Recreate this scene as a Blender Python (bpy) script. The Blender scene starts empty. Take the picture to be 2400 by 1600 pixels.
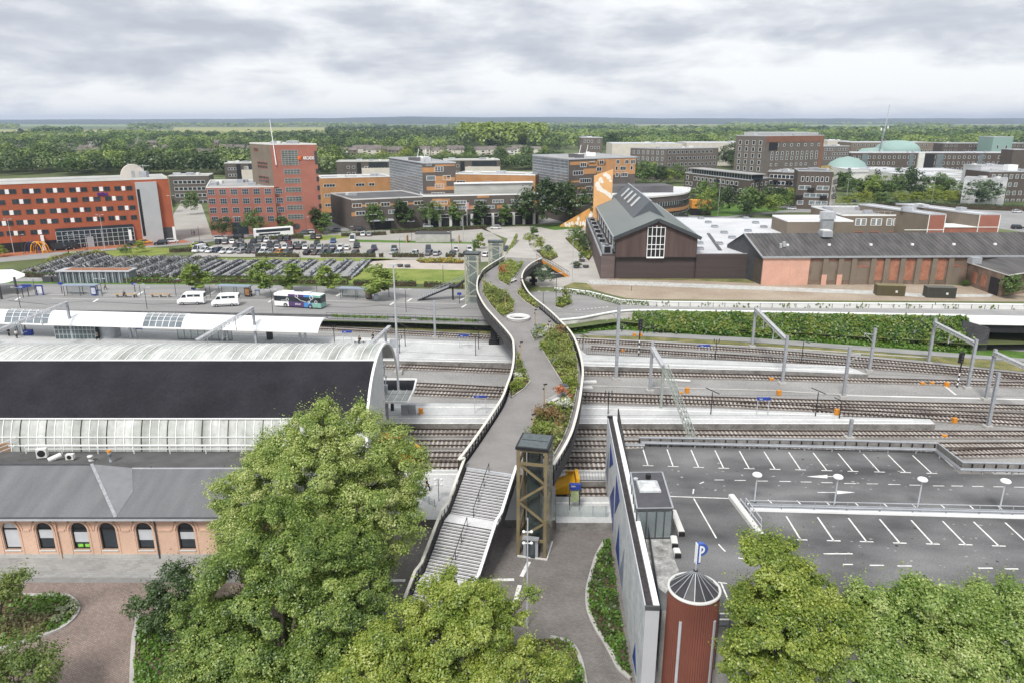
import bpy, math, random
import numpy as np
from mathutils import Vector as V, Matrix
random.seed(7); rng = np.random.default_rng(7)
R = math.radians
sc = bpy.context.scene
COL = sc.collection
# ------------------------------------------------------------------ camera
FPX, HC, TP = 1705.0, 42.0, 0.3032          # focal length in photo pixels, camera height, tan(pitch)
PIT = math.atan(TP); CP, SP = math.cos(PIT), math.sin(PIT)
cam = bpy.data.cameras.new("camera"); cam.lens = 36*FPX/2400; cam.sensor_width = 36
cam.clip_start = .5; cam.clip_end = 40000
camo = bpy.data.objects.new("camera", cam); COL.objects.link(camo)
camo.location = (0, 0, HC); camo.rotation_euler = (math.pi/2-PIT, 0, 0)
sc.camera = camo
# ------------------------------------------------------------------ light
SUN_EL, SUN_AZ = R(52), R(200)               # azimuth clockwise from +Y
sun = bpy.data.lights.new("sun", 'SUN'); sun.energy = 2.6; sun.angle = R(14); sun.color = (1, .965, .91)
suno = bpy.data.objects.new("sun", sun); COL.objects.link(suno)
sdir = V((math.sin(SUN_AZ)*math.cos(SUN_EL), math.cos(SUN_AZ)*math.cos(SUN_EL), math.sin(SUN_EL)))
suno.rotation_euler = sdir.to_track_quat('Z', 'Y').to_euler()
sc.view_settings.view_transform = 'Standard'; sc.view_settings.look = 'None'
sc.view_settings.exposure = 0.36; sc.view_settings.gamma = 1
sc.cycles.volume_bounces = 0; sc.cycles.max_bounces = 6; sc.cycles.transparent_max_bounces = 12
sc.cycles.diffuse_bounces = 4; sc.cycles.glossy_bounces = 2; sc.cycles.transmission_bounces = 4
w = bpy.data.worlds.new("World"); sc.world = w; w.use_nodes = True
def world():
    nt = w.node_tree; nt.nodes.clear(); N = nt.nodes.new; L = nt.links.new
    out = N('ShaderNodeOutputWorld'); bg = N('ShaderNodeBackground'); bg.inputs[1].default_value = .1
    sky = N('ShaderNodeTexSky'); sky.sky_type = 'NISHITA'; sky.sun_disc = False
    sky.sun_elevation = SUN_EL; sky.sun_rotation = SUN_AZ
    tc = N('ShaderNodeTexCoord'); sep = N('ShaderNodeSeparateXYZ'); L(tc.outputs['Generated'], sep.inputs[0])
    def noise(sx, sz, scale, det, ofs, dist=0.0):
        m = N('ShaderNodeMapping'); m.inputs['Scale'].default_value = (sx, sx, sz); m.inputs['Location'].default_value = ofs
        L(tc.outputs['Generated'], m.inputs[0])
        n = N('ShaderNodeTexNoise'); n.inputs['Scale'].default_value = scale; n.inputs['Detail'].default_value = det
        n.inputs['Roughness'].default_value = .56; n.inputs['Distortion'].default_value = dist
        L(m.outputs[0], n.inputs['Vector']); return n.outputs[0]
    def math_(op, a, b):
        m = N('ShaderNodeMath'); m.operation = op
        for i, x in enumerate((a, b)):
            if hasattr(x, 'is_output'): L(x, m.inputs[i])
            else: m.inputs[i].default_value = x
        return m.outputs[0]
    big = noise(1, 5.2, 2.3, 5, (3.1, 1.7, .35), .15)
    fine = noise(1, 3.4, 6.5, 12, (0, 4, .2), .2)
    # elevation term: bright low band, grey deck above it
    el = N('ShaderNodeValToRGB'); L(math_('MULTIPLY', sep.outputs[2], 4.0), el.inputs[0])
    e = el.color_ramp.elements
    stops = [(0.0, .80), (.07, .70), (.15, .72), (.27, .52), (.40, .32), (.50, .40), (.62, .62), (1, .6)]
    e[0].position, e[1].position = 0, 1
    for p, v in stops[1:-1]: e.new(p)
    for k, (p, v) in enumerate(stops): e[k].position = p; e[k].color = (v, v, v, 1)
    t = math_('ADD', el.outputs[0], math_('MULTIPLY', math_('SUBTRACT', big, .5), 1.6))
    t = math_('ADD', t, math_('MULTIPLY', math_('SUBTRACT', fine, .47), 2.0))
    cr = N('ShaderNodeValToRGB'); L(t, cr.inputs[0])
    e = cr.color_ramp.elements
    cs = [(.10, (4.3, 4.6, 5.2)), (.32, (5.1, 5.35, 5.85)), (.48, (6.1, 6.3, 6.7)), (.62, (7.2, 7.35, 7.6)), (.80, (8.2, 8.25, 8.3))]
    for _ in cs[2:]: e.new(.5)
    for k, (p, c) in enumerate(cs): e[k].position = p; e[k].color = (*[x/10 for x in c], 1)
    sc10 = N('ShaderNodeVectorMath'); sc10.operation = 'SCALE'; sc10.inputs[3].default_value = 10; L(cr.outputs[0], sc10.inputs[0])
    cov = N('ShaderNodeMapRange'); L(t, cov.inputs[0])     # small gaps where the blue shows through faintly
    cov.inputs[1].default_value = .42; cov.inputs[2].default_value = .6; cov.inputs[3].default_value = .97; cov.inputs[4].default_value = .93
    mx = N('ShaderNodeMix'); mx.data_type = 'RGBA'
    L(cov.outputs[0], mx.inputs[0]); L(sky.outputs[0], mx.inputs[6]); L(sc10.outputs[0], mx.inputs[7])
    L(mx.outputs[2], bg.inputs[0]); L(bg.outputs[0], out.inputs[0])
world()
# ------------------------------------------------------------------ measuring: photo pixel (2400 x 1600) -> world
def ray(u, v):
    a = (u-1200)/FPX; b = (v-800)/FPX
    return a, CP-b*SP, -(SP+b*CP)
def P(u, v, z=0.0):
    a, f, d = ray(u, v); t = (z-HC)/d
    return V((a*t, f*t, z))
def Q(u, v, Y):
    a, f, d = ray(u, v); t = Y/f
    return V((a*t, Y, HC+d*t))
class Fac:
    """A vertical plane through two points; s metres along it, z up, n towards the viewer."""
    def __init__(s, A, B):
        s.A = V((A[0], A[1], 0)); B = V((B[0], B[1], 0)); s.B = B
        s.L = (B-s.A).length; s.t = (B-s.A)/s.L; s.n = V((s.t.y, -s.t.x, 0))
        s.rz = math.atan2(s.t.y, s.t.x)
    def px(s, u, v):
        d = V(ray(u, v)); o = V((0, 0, HC))
        k = (s.A-o).dot(s.n)/d.dot(s.n); p = o+d*k
        return (p-s.A).dot(s.t), p.z
    def pt(s, a, z, off=0): return s.A+s.t*a+s.n*off+V((0, 0, z))
    def xy(s, a, off=0): p = s.pt(a, 0, off); return (p.x, p.y)
def FB(a, b, z=2): return Fac(P(*a, z), P(*b, z))
# ------------------------------------------------------------------ materials
MATS = {}
def mat(name, col, rough=.75, var=.12, scale=.6, metal=0, fine=0.0, fscale=8.0, bump=0, emit=None, spec=.3, col2=None, streak=None):
    if name in MATS: return MATS[name]
    m = bpy.data.materials.new(name); m.use_nodes = True; nt = m.node_tree; N = nt.nodes.new; L = nt.links.new
    b = nt.nodes['Principled BSDF']; b.inputs['Roughness'].default_value = rough; b.inputs['Metallic'].default_value = metal
    b.inputs['Specular IOR Level'].default_value = spec
    geo = N('ShaderNodeNewGeometry')
    n = N('ShaderNodeTexNoise'); n.inputs['Scale'].default_value = scale; n.inputs['Detail'].default_value = 5
    if streak:
        mp = N('ShaderNodeMapping'); mp.inputs['Scale'].default_value = streak; L(geo.outputs['Position'], mp.inputs[0]); L(mp.outputs[0], n.inputs['Vector'])
    else: L(geo.outputs['Position'], n.inputs['Vector'])
    r = N('ShaderNodeMapRange'); r.inputs[1].default_value = .3; r.inputs[2].default_value = .7
    L(n.outputs[0], r.inputs[0])
    mx = N('ShaderNodeMix'); mx.data_type = 'RGBA'; L(r.outputs[0], mx.inputs[0])
    lo = [c*(1-var) for c in col] if col2 is None else col; hi = [min(1, c*(1+var)) for c in col] if col2 is None else col2
    mx.inputs[6].default_value = (*lo, 1); mx.inputs[7].default_value = (*hi, 1)
    o = mx.outputs[2]
    if fine:
        f = N('ShaderNodeTexNoise'); f.inputs['Scale'].default_value = fscale; f.inputs['Detail'].default_value = 3; L(geo.outputs['Position'], f.inputs['Vector'])
        q=N('ShaderNodeMapRange');q.inputs[1].default_value=.3;q.inputs[2].default_value=.7;q.inputs[3].default_value=1-fine;q.inputs[4].default_value=1+fine
        L(f.outputs[0], q.inputs[0]); v = N('ShaderNodeVectorMath'); v.operation = 'SCALE'; L(o, v.inputs[0]); L(q.outputs[0], v.inputs[3]); o = v.outputs[0]
        if bump:
            bp = N('ShaderNodeBump'); bp.inputs['Strength'].default_value = bump; L(f.outputs[0], bp.inputs['Height']); L(bp.outputs[0], b.inputs['Normal'])
    L(o, b.inputs['Base Color'])
    if emit: b.inputs['Emission Color'].default_value = (*col, 1); b.inputs['Emission Strength'].default_value = emit
    MATS[name] = m; return m
def brickmat(name, c1, c2, mortar, size=(.22, .11), rough=.85, rot=0, plane='xy', var=.2, msize=.012):
    """A running-bond pattern laid in metres on the surface, with broad tonal drift."""
    if name in MATS: return MATS[name]
    m = bpy.data.materials.new(name); m.use_nodes = True; nt = m.node_tree; N = nt.nodes.new; L = nt.links.new
    b = nt.nodes['Principled BSDF']; b.inputs['Roughness'].default_value = rough; b.inputs['Specular IOR Level'].default_value = .2
    geo = N('ShaderNodeNewGeometry'); mp = N('ShaderNodeMapping'); L(geo.outputs['Position'], mp.inputs[0])
    mp.inputs['Rotation'].default_value = (R(90) if plane == 'xz' else 0, 0, rot)
    t = N('ShaderNodeTexBrick'); L(mp.outputs[0], t.inputs[0]); t.inputs['Scale'].default_value = 1
    t.inputs['Color1'].default_value = (*c1, 1); t.inputs['Color2'].default_value = (*c2, 1); t.inputs['Mortar'].default_value = (*mortar, 1)
    t.inputs['Brick Width'].default_value = size[0]; t.inputs['Row Height'].default_value = size[1]; t.inputs['Mortar Size'].default_value = msize
    n = N('ShaderNodeTexNoise'); n.inputs['Scale'].default_value = .35; n.inputs['Detail'].default_value = 6; L(geo.outputs['Position'], n.inputs['Vector'])
    q = N('ShaderNodeMapRange'); q.inputs[1].default_value = .3; q.inputs[2].default_value = .7; q.inputs[3].default_value = 1-var; q.inputs[4].default_value = 1+var
    L(n.outputs[0], q.inputs[0]); v = N('ShaderNodeVectorMath'); v.operation = 'SCALE'; L(t.outputs[0], v.inputs[0]); L(q.outputs[0], v.inputs[3])
    L(v.outputs[0], b.inputs['Base Color']); MATS[name] = m; return m
def glassmat(name, col, rough=.08, alpha=1.0, spec=.6):
    if name in MATS: return MATS[name]
    m = mat(name, col, rough, .25, .25, spec=spec)
    if alpha < 1:
        nt = m.node_tree; b = nt.nodes['Principled BSDF']; b.inputs['Alpha'].default_value = alpha
    return m
def leafmat(name, cols, trans=.35):
    """Foliage: colour varies per leaf and per clump; thin faces let some light through."""
    if name in MATS: return MATS[name]
    m = bpy.data.materials.new(name); m.use_nodes = True; nt = m.node_tree; N = nt.nodes.new; L = nt.links.new
    nt.nodes.clear(); out = N('ShaderNodeOutputMaterial')
    geo = N('ShaderNodeNewGeometry'); oi = N('ShaderNodeObjectInfo')
    n = N('ShaderNodeTexNoise'); n.inputs['Scale'].default_value = .55; n.inputs['Detail'].default_value = 3; L(geo.outputs['Position'], n.inputs['Vector'])
    a = N('ShaderNodeMath'); a.operation = 'MULTIPLY_ADD'; L(geo.outputs['Random Per Island'], a.inputs[0]); a.inputs[1].default_value = .5; 
    r=N('ShaderNodeMapRange');r.inputs[1].default_value=.3;r.inputs[2].default_value=.7;r.inputs[3].default_value=-.08;r.inputs[4].default_value=.42;L(n.outputs[0],r.inputs[0])
    L(r.outputs[0], a.inputs[2])
    a2 = N('ShaderNodeMath'); a2.operation = 'MULTIPLY_ADD'; L(oi.outputs['Random'], a2.inputs[0]); a2.inputs[1].default_value = .3; a2.inputs[2].default_value = -.1
    a3 = N('ShaderNodeMath'); a3.operation = 'ADD'; L(a.outputs[0], a3.inputs[0]); L(a2.outputs[0], a3.inputs[1])
    cr = N('ShaderNodeValToRGB'); L(a3.outputs[0], cr.inputs[0]); e = cr.color_ramp.elements
    for _ in cols[2:]: e.new(.5)
    for k, c in enumerate(cols): e[k].position = k/(len(cols)-1); e[k].color = (*c, 1)
    d = N('ShaderNodeBsdfDiffuse'); t = N('ShaderNodeBsdfTranslucent'); mx = N('ShaderNodeMixShader'); mx.inputs[0].default_value = trans
    g = N('ShaderNodeBsdfGlossy'); g.inputs['Roughness'].default_value = .45; mg = N('ShaderNodeMixShader'); mg.inputs[0].default_value = .05
    L(cr.outputs[0], d.inputs[0]); L(cr.outputs[0], t.inputs[0]); L(d.outputs[0], mx.inputs[1]); L(t.outputs[0], mx.inputs[2])
    L(mx.outputs[0], mg.inputs[1]); L(g.outputs[0], mg.inputs[2]); L(mg.outputs[0], out.inputs[0])
    MATS[name] = m; return m
# ------------------------------------------------------------------ mesh builder
class MB:
    def __init__(s): s.v = []; s.f = []; s.mi = []; s.mats = []; s.sm = []
    def m(s, mt):
        if mt not in s.mats: s.mats.append(mt)
        return s.mats.index(mt)
    def add(s, vs, fs, mt, smooth=False):
        o = len(s.v); k = s.m(mt); s.v += [tuple(x) for x in vs]
        for f in fs: s.f.append([o+i for i in f]); s.mi.append(k); s.sm.append(smooth)
        return s
    def box(s, c, d, mt, rz=0, rx=0, ry=0):
        M = Matrix.Rotation(rz, 3, 'Z') @ Matrix.Rotation(ry, 3, 'Y') @ Matrix.Rotation(rx, 3, 'X'); c = V(c)
        vs = [c+M @ V((x*d[0]/2, y*d[1]/2, z*d[2]/2)) for z in (-1, 1) for y in (-1, 1) for x in (-1, 1)]
        return s.add(vs, [(0, 2, 3, 1), (4, 5, 7, 6), (0, 1, 5, 4), (1, 3, 7, 5), (3, 2, 6, 7), (2, 0, 4, 6)], mt)
    def bar(s, p, q, w, h, mt, up=(0, 0, 1)):
        """A rectangular bar from p to q, w wide and h high."""
        p = V(p); q = V(q); d = (q-p)
        if d.length < 1e-6: return s
        d.normalize(); u = V(up)
        if abs(d.dot(u)) > .98: u = V((1, 0, 0))
        x = d.cross(u).normalized(); y = x.cross(d).normalized()
        vs = [e+x*a*w/2+y*b*h/2 for e in (p, q) for a, b in ((-1, -1), (1, -1), (1, 1), (-1, 1))]
        return s.add(vs, [(0, 1, 2, 3), (7, 6, 5, 4), (0, 4, 5, 1), (1, 5, 6, 2), (2, 6, 7, 3), (3, 7, 4, 0)], mt)
    def poly(s, pts, mt): return s.add(pts, [list(range(len(pts)))], mt)
    def prism(s, xy, z0, z1, mt, mtop=None, bottom=True):
        n = len(xy); a = sum(xy[i][0]*xy[(i+1) % n][1]-xy[(i+1) % n][0]*xy[i][1] for i in range(n))
        if a < 0: xy = xy[::-1]
        z0s = z0 if isinstance(z0, (list, tuple)) else [z0]*n; z1s = z1 if isinstance(z1, (list, tuple)) else [z1]*n
        if a < 0: z0s = z0s[::-1]; z1s = z1s[::-1]
        vs = [(x, y, z) for (x, y), z in zip(xy, z0s)]+[(x, y, z) for (x, y), z in zip(xy, z1s)]
        s.add(vs, [(i, (i+1) % n, n+(i+1) % n, n+i) for i in range(n)]+([list(range(n))[::-1]] if bottom else []), mt)
        return s.add(vs[n:], [list(range(n))], mtop or mt)
    def tube(s, p, q, r, mt, n=8, r2=None, caps=True, smooth=True):
        p = V(p); q = V(q); d = (q-p).normalized(); r2 = r if r2 is None else r2
        u = V((0, 0, 1)) if abs(d.z) < .95 else V((1, 0, 0)); x = d.cross(u).normalized(); y = x.cross(d).normalized()
        c = [(math.cos(2*math.pi*i/n), math.sin(2*math.pi*i/n)) for i in range(n)]
        vs = [p+(x*a+y*b)*r for a, b in c]+[q+(x*a+y*b)*r2 for a, b in c]
        s.add(vs, [(i, n+i, n+(i+1) % n, (i+1) % n) for i in range(n)], mt, smooth)
        if caps: s.add(vs, [list(range(n)), [n+i for i in range(n)][::-1]], mt)
        return s
    def lathe(s, c, prof, mt, n=20, smooth=True, sx=1, sy=1):
        """Profile [(r, z)] turned round the vertical through c."""
        c = V(c); k = len(prof)
        vs = [c+V((r*sx*math.cos(2*math.pi*i/n), r*sy*math.sin(2*math.pi*i/n), z)) for r, z in prof for i in range(n)]
        return s.add(vs, [(j*n+i, j*n+(i+1) % n, (j+1)*n+(i+1) % n, (j+1)*n+i) for j in range(k-1) for i in range(n)], mt, smooth)
    def path(s, pts, w, h, mt, up=(0, 0, 1), closed=False):
        """A mitred rectangular strip along pts."""
        pts = [V(p) for p in pts]; n = len(pts); vs = []
        for i, p in enumerate(pts):
            a = pts[i-1] if i or closed else p; b = pts[(i+1) % n] if i < n-1 or closed else p
            d = (b-a); d.z = 0; d.normalize(); x = V((d.y, -d.x, 0))
            vs += [p-x*w/2, p+x*w/2, p+x*w/2+V((0, 0, h)), p-x*w/2+V((0, 0, h))]
        fs = []
        for i in range(n if closed else n-1):
            a, b = i*4, ((i+1) % n)*4
            fs += [(a+j, b+j, b+(j+1) % 4, a+(j+1) % 4) for j in range(4)]
        if not closed: fs += [(0, 1, 2, 3), ((n-1)*4+3, (n-1)*4+2, (n-1)*4+1, (n-1)*4)]
        return s.add(vs, fs, mt)
    def build(s, name, parent=None, smooth=False):
        me = bpy.data.meshes.new(name); o = wpos(parent) if parent else V((0, 0, 0))
        me.from_pydata([(x-o.x, y-o.y, z-o.z) for x, y, z in s.v], [], s.f)
        for mt in s.mats: me.materials.append(mt)
        me.polygons.foreach_set('material_index', s.mi); me.polygons.foreach_set('use_smooth', s.sm); me.update()
        ob = bpy.data.objects.new(name, me); COL.objects.link(ob)
        if parent: ob.parent = parent
        return ob
def wpos(o):
    p = V((0, 0, 0))
    while o: p += o.location; o = o.parent
    return p
def thing(name, label, cat, loc=(0, 0, 0), group=None):
    o = bpy.data.objects.new(name, None); COL.objects.link(o); o.location = loc; o.empty_display_size = .2
    return tag(o, label, cat, group)
def tag(o, label=None, cat=None, group=None, kind=None):
    if label: o['label'] = label
    if cat: o['category'] = cat
    if group: o['group'] = group
    if kind: o['kind'] = kind
    return o
def struct(name, mb, parent=None): return tag(mb.build(name, parent), kind='structure')
KIDS = {}
def kids(o):
    return [c for c in bpy.data.objects if c.parent == o]
def tree_of(o): return [(c, tree_of(c)) for c in kids(o)]
def dup(o, loc=None, rz=None, label=None, group=None, scale=None, tr=None):
    """A copy of a thing with copies of its parts and sub-parts (meshes shared)."""
    if o.name not in KIDS: KIDS[o.name] = tree_of(o)
    def rec(src, sub, par):
        c = src.copy(); COL.objects.link(c); c.parent = par
        for a, b in sub: rec(a, b, c)
        return c
    c = rec(o, KIDS[o.name], None)
    if loc is not None: c.location = loc
    if rz is not None: c.rotation_euler = (0, 0, rz)
    if scale is not None: c.scale = (scale,)*3 if not hasattr(scale, '__len__') else scale
    if label: c['label'] = label
    if group: c['group'] = group
    return c
ORD = ['first', 'second', 'third', 'fourth', 'fifth', 'sixth', 'seventh', 'eighth', 'ninth', 'tenth', 'eleventh', 'twelfth', 'thirteenth', 'fourteenth',
       'fifteenth', 'sixteenth', 'seventeenth', 'eighteenth', 'nineteenth', 'twentieth']
ORD += ['twenty-'+x for x in ORD[:9]]+['thirtieth']+['thirty-'+x for x in ORD[:9]]+['fortieth']+['forty-'+x for x in ORD[:9]]
def lerp(a, b, t): return a+(b-a)*t
def resample(pts, step):
    """Points every step metres along a polyline."""
    pts = [V(p) for p in pts]; out = [pts[0]]; acc = 0
    for a, b in zip(pts, pts[1:]):
        L = (b-a).length; d = step-acc
        while d <= L: out.append(a+(b-a)*(d/L)); d += step
        acc = L-(d-step)
    return out
def spline(pts, k=6):
    """Catmull-Rom through pts."""
    p = [V(x) for x in pts]; p = [p[0]*2-p[1]]+p+[p[-1]*2-p[-2]]; out = []
    for i in range(1, len(p)-2):
        for j in range(k):
            t = j/k; a, b, c, d = p[i-1:i+3]
            out.append(.5*((2*b)+(c-a)*t+(2*a-5*b+4*c-d)*t*t+(3*b-a-3*c+d)*t**3))
    out.append(p[-2]); return out
def text(parent, body, fac, u0, v0, u1, v1, mt, name='lettering', off=.12, depth=.05, bold=0):
    """Real letters standing on a facade, fitted to the pixel box of the writing."""
    s0, z0 = fac.px(u0, v1); s1, z1 = fac.px(u1, v0)
    return text_at(parent, body, fac.pt((s0+s1)/2, (z0+z1)/2, off), fac.rz, abs(s1-s0), abs(z1-z0), mt, name, depth, bold)
def text_at(parent, body, loc, rz, wd, ht, mt, name='lettering', depth=.03, bold=0, tilt=math.pi/2):
    cu = bpy.data.curves.new(name, 'FONT'); cu.body = body; cu.align_x = 'CENTER'; cu.align_y = 'CENTER'; cu.extrude = depth; cu.offset = bold; cu.size = 1
    cu.materials.append(mt); o = bpy.data.objects.new(name, cu); COL.objects.link(o)
    n = max(1, len(body)); o.scale = (wd/(n*.6), ht/.72, 1); o.rotation_euler = (tilt, 0, rz)
    me = bpy.data.meshes.new_from_object(o); m2 = bpy.data.objects.new(name, me); COL.objects.link(m2)
    m2.scale = o.scale; m2.rotation_euler = o.rotation_euler; bpy.data.objects.remove(o); bpy.data.curves.remove(cu)
    m2.location = V(loc)-(wpos(parent) if parent else V((0, 0, 0))); m2.parent = parent
    return m2
def reps(t, name, pts, d, mt, rz=0):
    """One small upright per point, each a part of its own, sharing one mesh."""
    b = MB(); b.box((0, 0, d[2]/2), d, mt); o = b.build(name); me = o.data; bpy.data.objects.remove(o); w_ = wpos(t)
    for p in pts: o = bpy.data.objects.new(name, me); COL.objects.link(o); o.parent = t; o.location = V(p)-w_; o.rotation_euler = (0, 0, rz)
def wallpoly(b, fac, sz, d0, d1, mt):
    """Extrude an outline in a facade's plane between two offsets along its normal."""
    n = len(sz); vs = [fac.pt(s, z, d1) for s, z in sz]+[fac.pt(s, z, d0) for s, z in sz]
    b.add(vs, [list(range(n)), list(range(n, 2*n))[::-1]]+[(i, n+i, n+(i+1) % n, (i+1) % n) for i in range(n)], mt); return b
def fbox(b, fac, s0, z0, s1, z1, d0, d1, mt):
    if s0 > s1: s0, s1 = s1, s0
    if z0 > z1: z0, z1 = z1, z0
    return wallpoly(b, fac, [(s0, z0), (s1, z0), (s1, z1), (s0, z1)], d0, d1, mt)
# common materials
M = {}
M['white'] = mat('white_paint', (.86, .87, .87), .5, .05, .5)
M['offwhite'] = mat('off_white_panel', (.66, .66, .64), .6, .08, .4)
M['black'] = mat('black_metal', (.022, .022, .024), .5, .2, 2)
M['dgrey'] = mat('dark_grey_metal', (.07, .072, .077), .5, .2, 1)
M['galv'] = mat('galvanised_steel', (.40, .42, .45), .45, .12, 1.5, metal=.3)
M['lgrey'] = mat('light_grey_metal', (.52, .54, .57), .45, .1, 1, metal=.2)
M['alu'] = mat('aluminium', (.62, .63, .65), .35, .1, 1, metal=.5)
M['orange'] = mat('orange_paint', (.62, .25, .03), .5, .1, 2)
M['yellow'] = mat('yellow_paint', (.85, .45, .02), .5, .1, 2)
M['blue'] = mat('sign_blue', (.03, .06, .30), .4, .1, 2)
M['glass'] = glassmat('dark_window_glass', (.035, .045, .055), .06)
M['glassl'] = glassmat('pale_window_glass', (.16, .19, .21), .1)
M['gclear'] = glassmat('clear_glass', (.45, .52, .50), .05, .28)
M['wood'] = mat('weathered_wood', (.42, .30, .17), .8, .25, 3, streak=(1, 1, .2))
M['asph'] = mat('asphalt_dark', (.06, .06, .06), .9, .2, .3, fine=.2, fscale=12)
M['line'] = mat('road_marking_white', (.72, .72, .70), .7, .2, 2.5)
M['conc'] = mat('concrete', (.42, .41, .39), .85, .15, .5, fine=.1, fscale=6)
M['soil'] = mat('dark_soil', (.09, .06, .045), .95, .3, 1.5, fine=.3, fscale=9)
# ================================================================== ground, railway yard, bridge
ZN = 1.5                                     # level of everything north of the railway
M['ballast'] = mat('ballast_gravel', (.235, .23, .225), .95, col2=(.34, .335, .325), scale=.12, fine=.3, fscale=5, bump=.3)
M['ballast2'] = mat('track_ballast', (.17, .16, .15), .95, col2=(.26, .24, .22), scale=.25, fine=.35, fscale=5, bump=.3)
M['plat'] = mat('platform_paving', (.50, .51, .51), .8, .1, .35, fine=.09, fscale=3)
M['platwall'] = mat('platform_edge_concrete', (.22, .21, .20), .9, .3, .7, fine=.2, fscale=3)
M['rail'] = mat('rusty_rail', (.07, .05, .042), .55, .3, 1, metal=.3)
M['sleeper'] = mat('concrete_sleeper', (.22, .18, .155), .9, col2=(.58, .54, .50), scale=.3, fine=.15, fscale=4)
M['grassdry'] = mat('rough_grass', (.10, .12, .035), .95, col2=(.26, .23, .10), scale=.35, fine=.35, fscale=4)
M['grass'] = mat('lawn_grass', (.13, .19, .035), .95, col2=(.25, .28, .07), scale=.25, fine=.25, fscale=5)
M['grassd'] = mat('bank_grass', (.055, .13, .018), .95, col2=(.12, .21, .04), scale=.5, fine=.35, fscale=4)
M['path'] = mat('cycle_path_grey', (.30, .30, .30), .9, .1, .3, fine=.08)
M['plaza'] = mat('plaza_paving', (.42, .40, .37), .9, .12, .15, fine=.1, fscale=2)
M['bus'] = mat('bus_station_asphalt', (.265, .262, .26), .9, .14, .09, fine=.08, fscale=3, streak=(.5, 2.5, 1))
M['sand'] = mat('bare_sandy_ground', (.30, .235, .175), .95, col2=(.40, .34, .27), scale=.12, fine=.15, fscale=3)
M['field'] = mat('meadow', (.07, .10, .035), .95, col2=(.15, .17, .07), scale=.004, fine=.3, fscale=.08)
def gpoly(name, px, z, mt, kind='structure'):
    b = MB(); pts = [P(u, v, z) for u, v in px]
    a = sum(pts[i].x*pts[(i+1) % len(pts)].y-pts[(i+1) % len(pts)].x*pts[i].y for i in range(len(pts)))
    b.poly(pts if a > 0 else pts[::-1], mt); return tag(b.build(name), kind=kind)
# north terrain, one sheet to the horizon, its front edge hidden behind the retaining walls
wall_front = [(-400, 741), (300, 747), (766, 756), (960, 761), (1160, 768), (1343, 772), (1455, 757), (1519, 764), (1800, 780), (2183, 803), (2285, 812)]
fr = [P(u, v, ZN) + V((0, 1.2, 0)) for u, v in wall_front]
b = MB(); edge = [V((-9000, fr[0].y, ZN))]+fr+[V((150, 134, ZN)), V((9000, 134, ZN))]
vs = []
for p in edge: vs += [p, V((p.x if abs(p.x) > 8000 else p.x*1.0, 320, ZN))]
b.add(vs, [(2*i, 2*i+2, 2*i+3, 2*i+1) for i in range(len(edge)-1)], M['field'])
b.add([(-9000, 320, ZN), (9000, 320, ZN), (14000, 14000, ZN), (-14000, 14000, ZN)], [(0, 1, 2, 3)], M['field'])
struct('terrain', b)
b = MB(); b.poly([(-300, -60, -.03), (300, -60, -.03), (300, 175, -.03), (-300, 175, -.03)], M['ballast']); struct('ground', b)
# rail bed surfaces
def strip(name, line, w, z, mt):
    b = MB(); pts = [P(u, v, 0) for u, v in line]; b.path([V((p.x, p.y, z-.06)) for p in pts], w, .06, mt); return tag(b.build(name), kind='structure')
gpoly('grass_verge', [(560, 752), (766, 759), (1160, 774), (1190, 785), (960, 773), (760, 762), (560, 757)], .02, M['grassdry'])
gpoly('grass_bank',[(1335,768),(1455,757),(1519,762),(1800,778),(2183,803),(2285,812),(2420,826),(2420,842),(2183,825),(1800,797),(1519,780),(1455,774),(1343,784)],.03,M['grassd'])
gpoly('cycle_path',[(1370,777),(1455,773),(1519,778),(1800,794),(2183,823),(2420,841),(2420,848),(2183,833),(1800,804),(1519,788),(1400,784)],.05,M['path'])
gpoly('grass_verge',[(1360,786),(1519,789),(1800,805),(2183,834),(2420,850),(2420,872),(2280,858),(2183,846),(1800,812),(1519,797),(1360,790)],.025,M['grassdry'])
# tracks
TRACKS = {
 'far': [(520, 757), (760, 770), (960, 781), (1190, 793), (1353, 799), (1560, 810), (1800, 825), (2060, 847), (2250, 866), (2400, 882), (2520, 898)],
 'bay': [(1385, 816), (1560, 827), (1800, 842), (2010, 857), (2183, 871), (2400, 887.5), (2520, 897)],
 'third': [(500, 846), (932, 859), (1197, 870), (1366, 874), (1800, 884.5), (2400, 902), (2520, 906)],
 'upper_mid': [(650, 893), (975, 903), (1187, 914), (1366, 925), (1800, 940), (2400, 956), (2520, 959)],
 'lower_mid': [(650, 905), (967, 919), (1176, 928), (1366, 935), (1700, 946), (1800, 952), (2100, 964), (2400, 976), (2520, 980)],
 'siding': [(1900, 958), (1985, 966), (2183, 979), (2400, 993), (2520, 1001)],
 'a': [(200, 1010), (930, 1013), (1430, 1014), (1800, 1016.5), (2520, 1018)],
 'b': [(200, 1038), (930, 1040), (1430, 1041), (1800, 1044), (2250, 1046), (2520, 1044)],
 'c': [(200, 1066), (930, 1068), (1430, 1068.5), (1800, 1069), (2250, 1062), (2520, 1056)],
 'd': [(200, 1090), (930, 1091), (1440, 1092)],
 'bay_near': [(1330, 1152), (1440, 1152), (1520, 1152)]}
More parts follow.
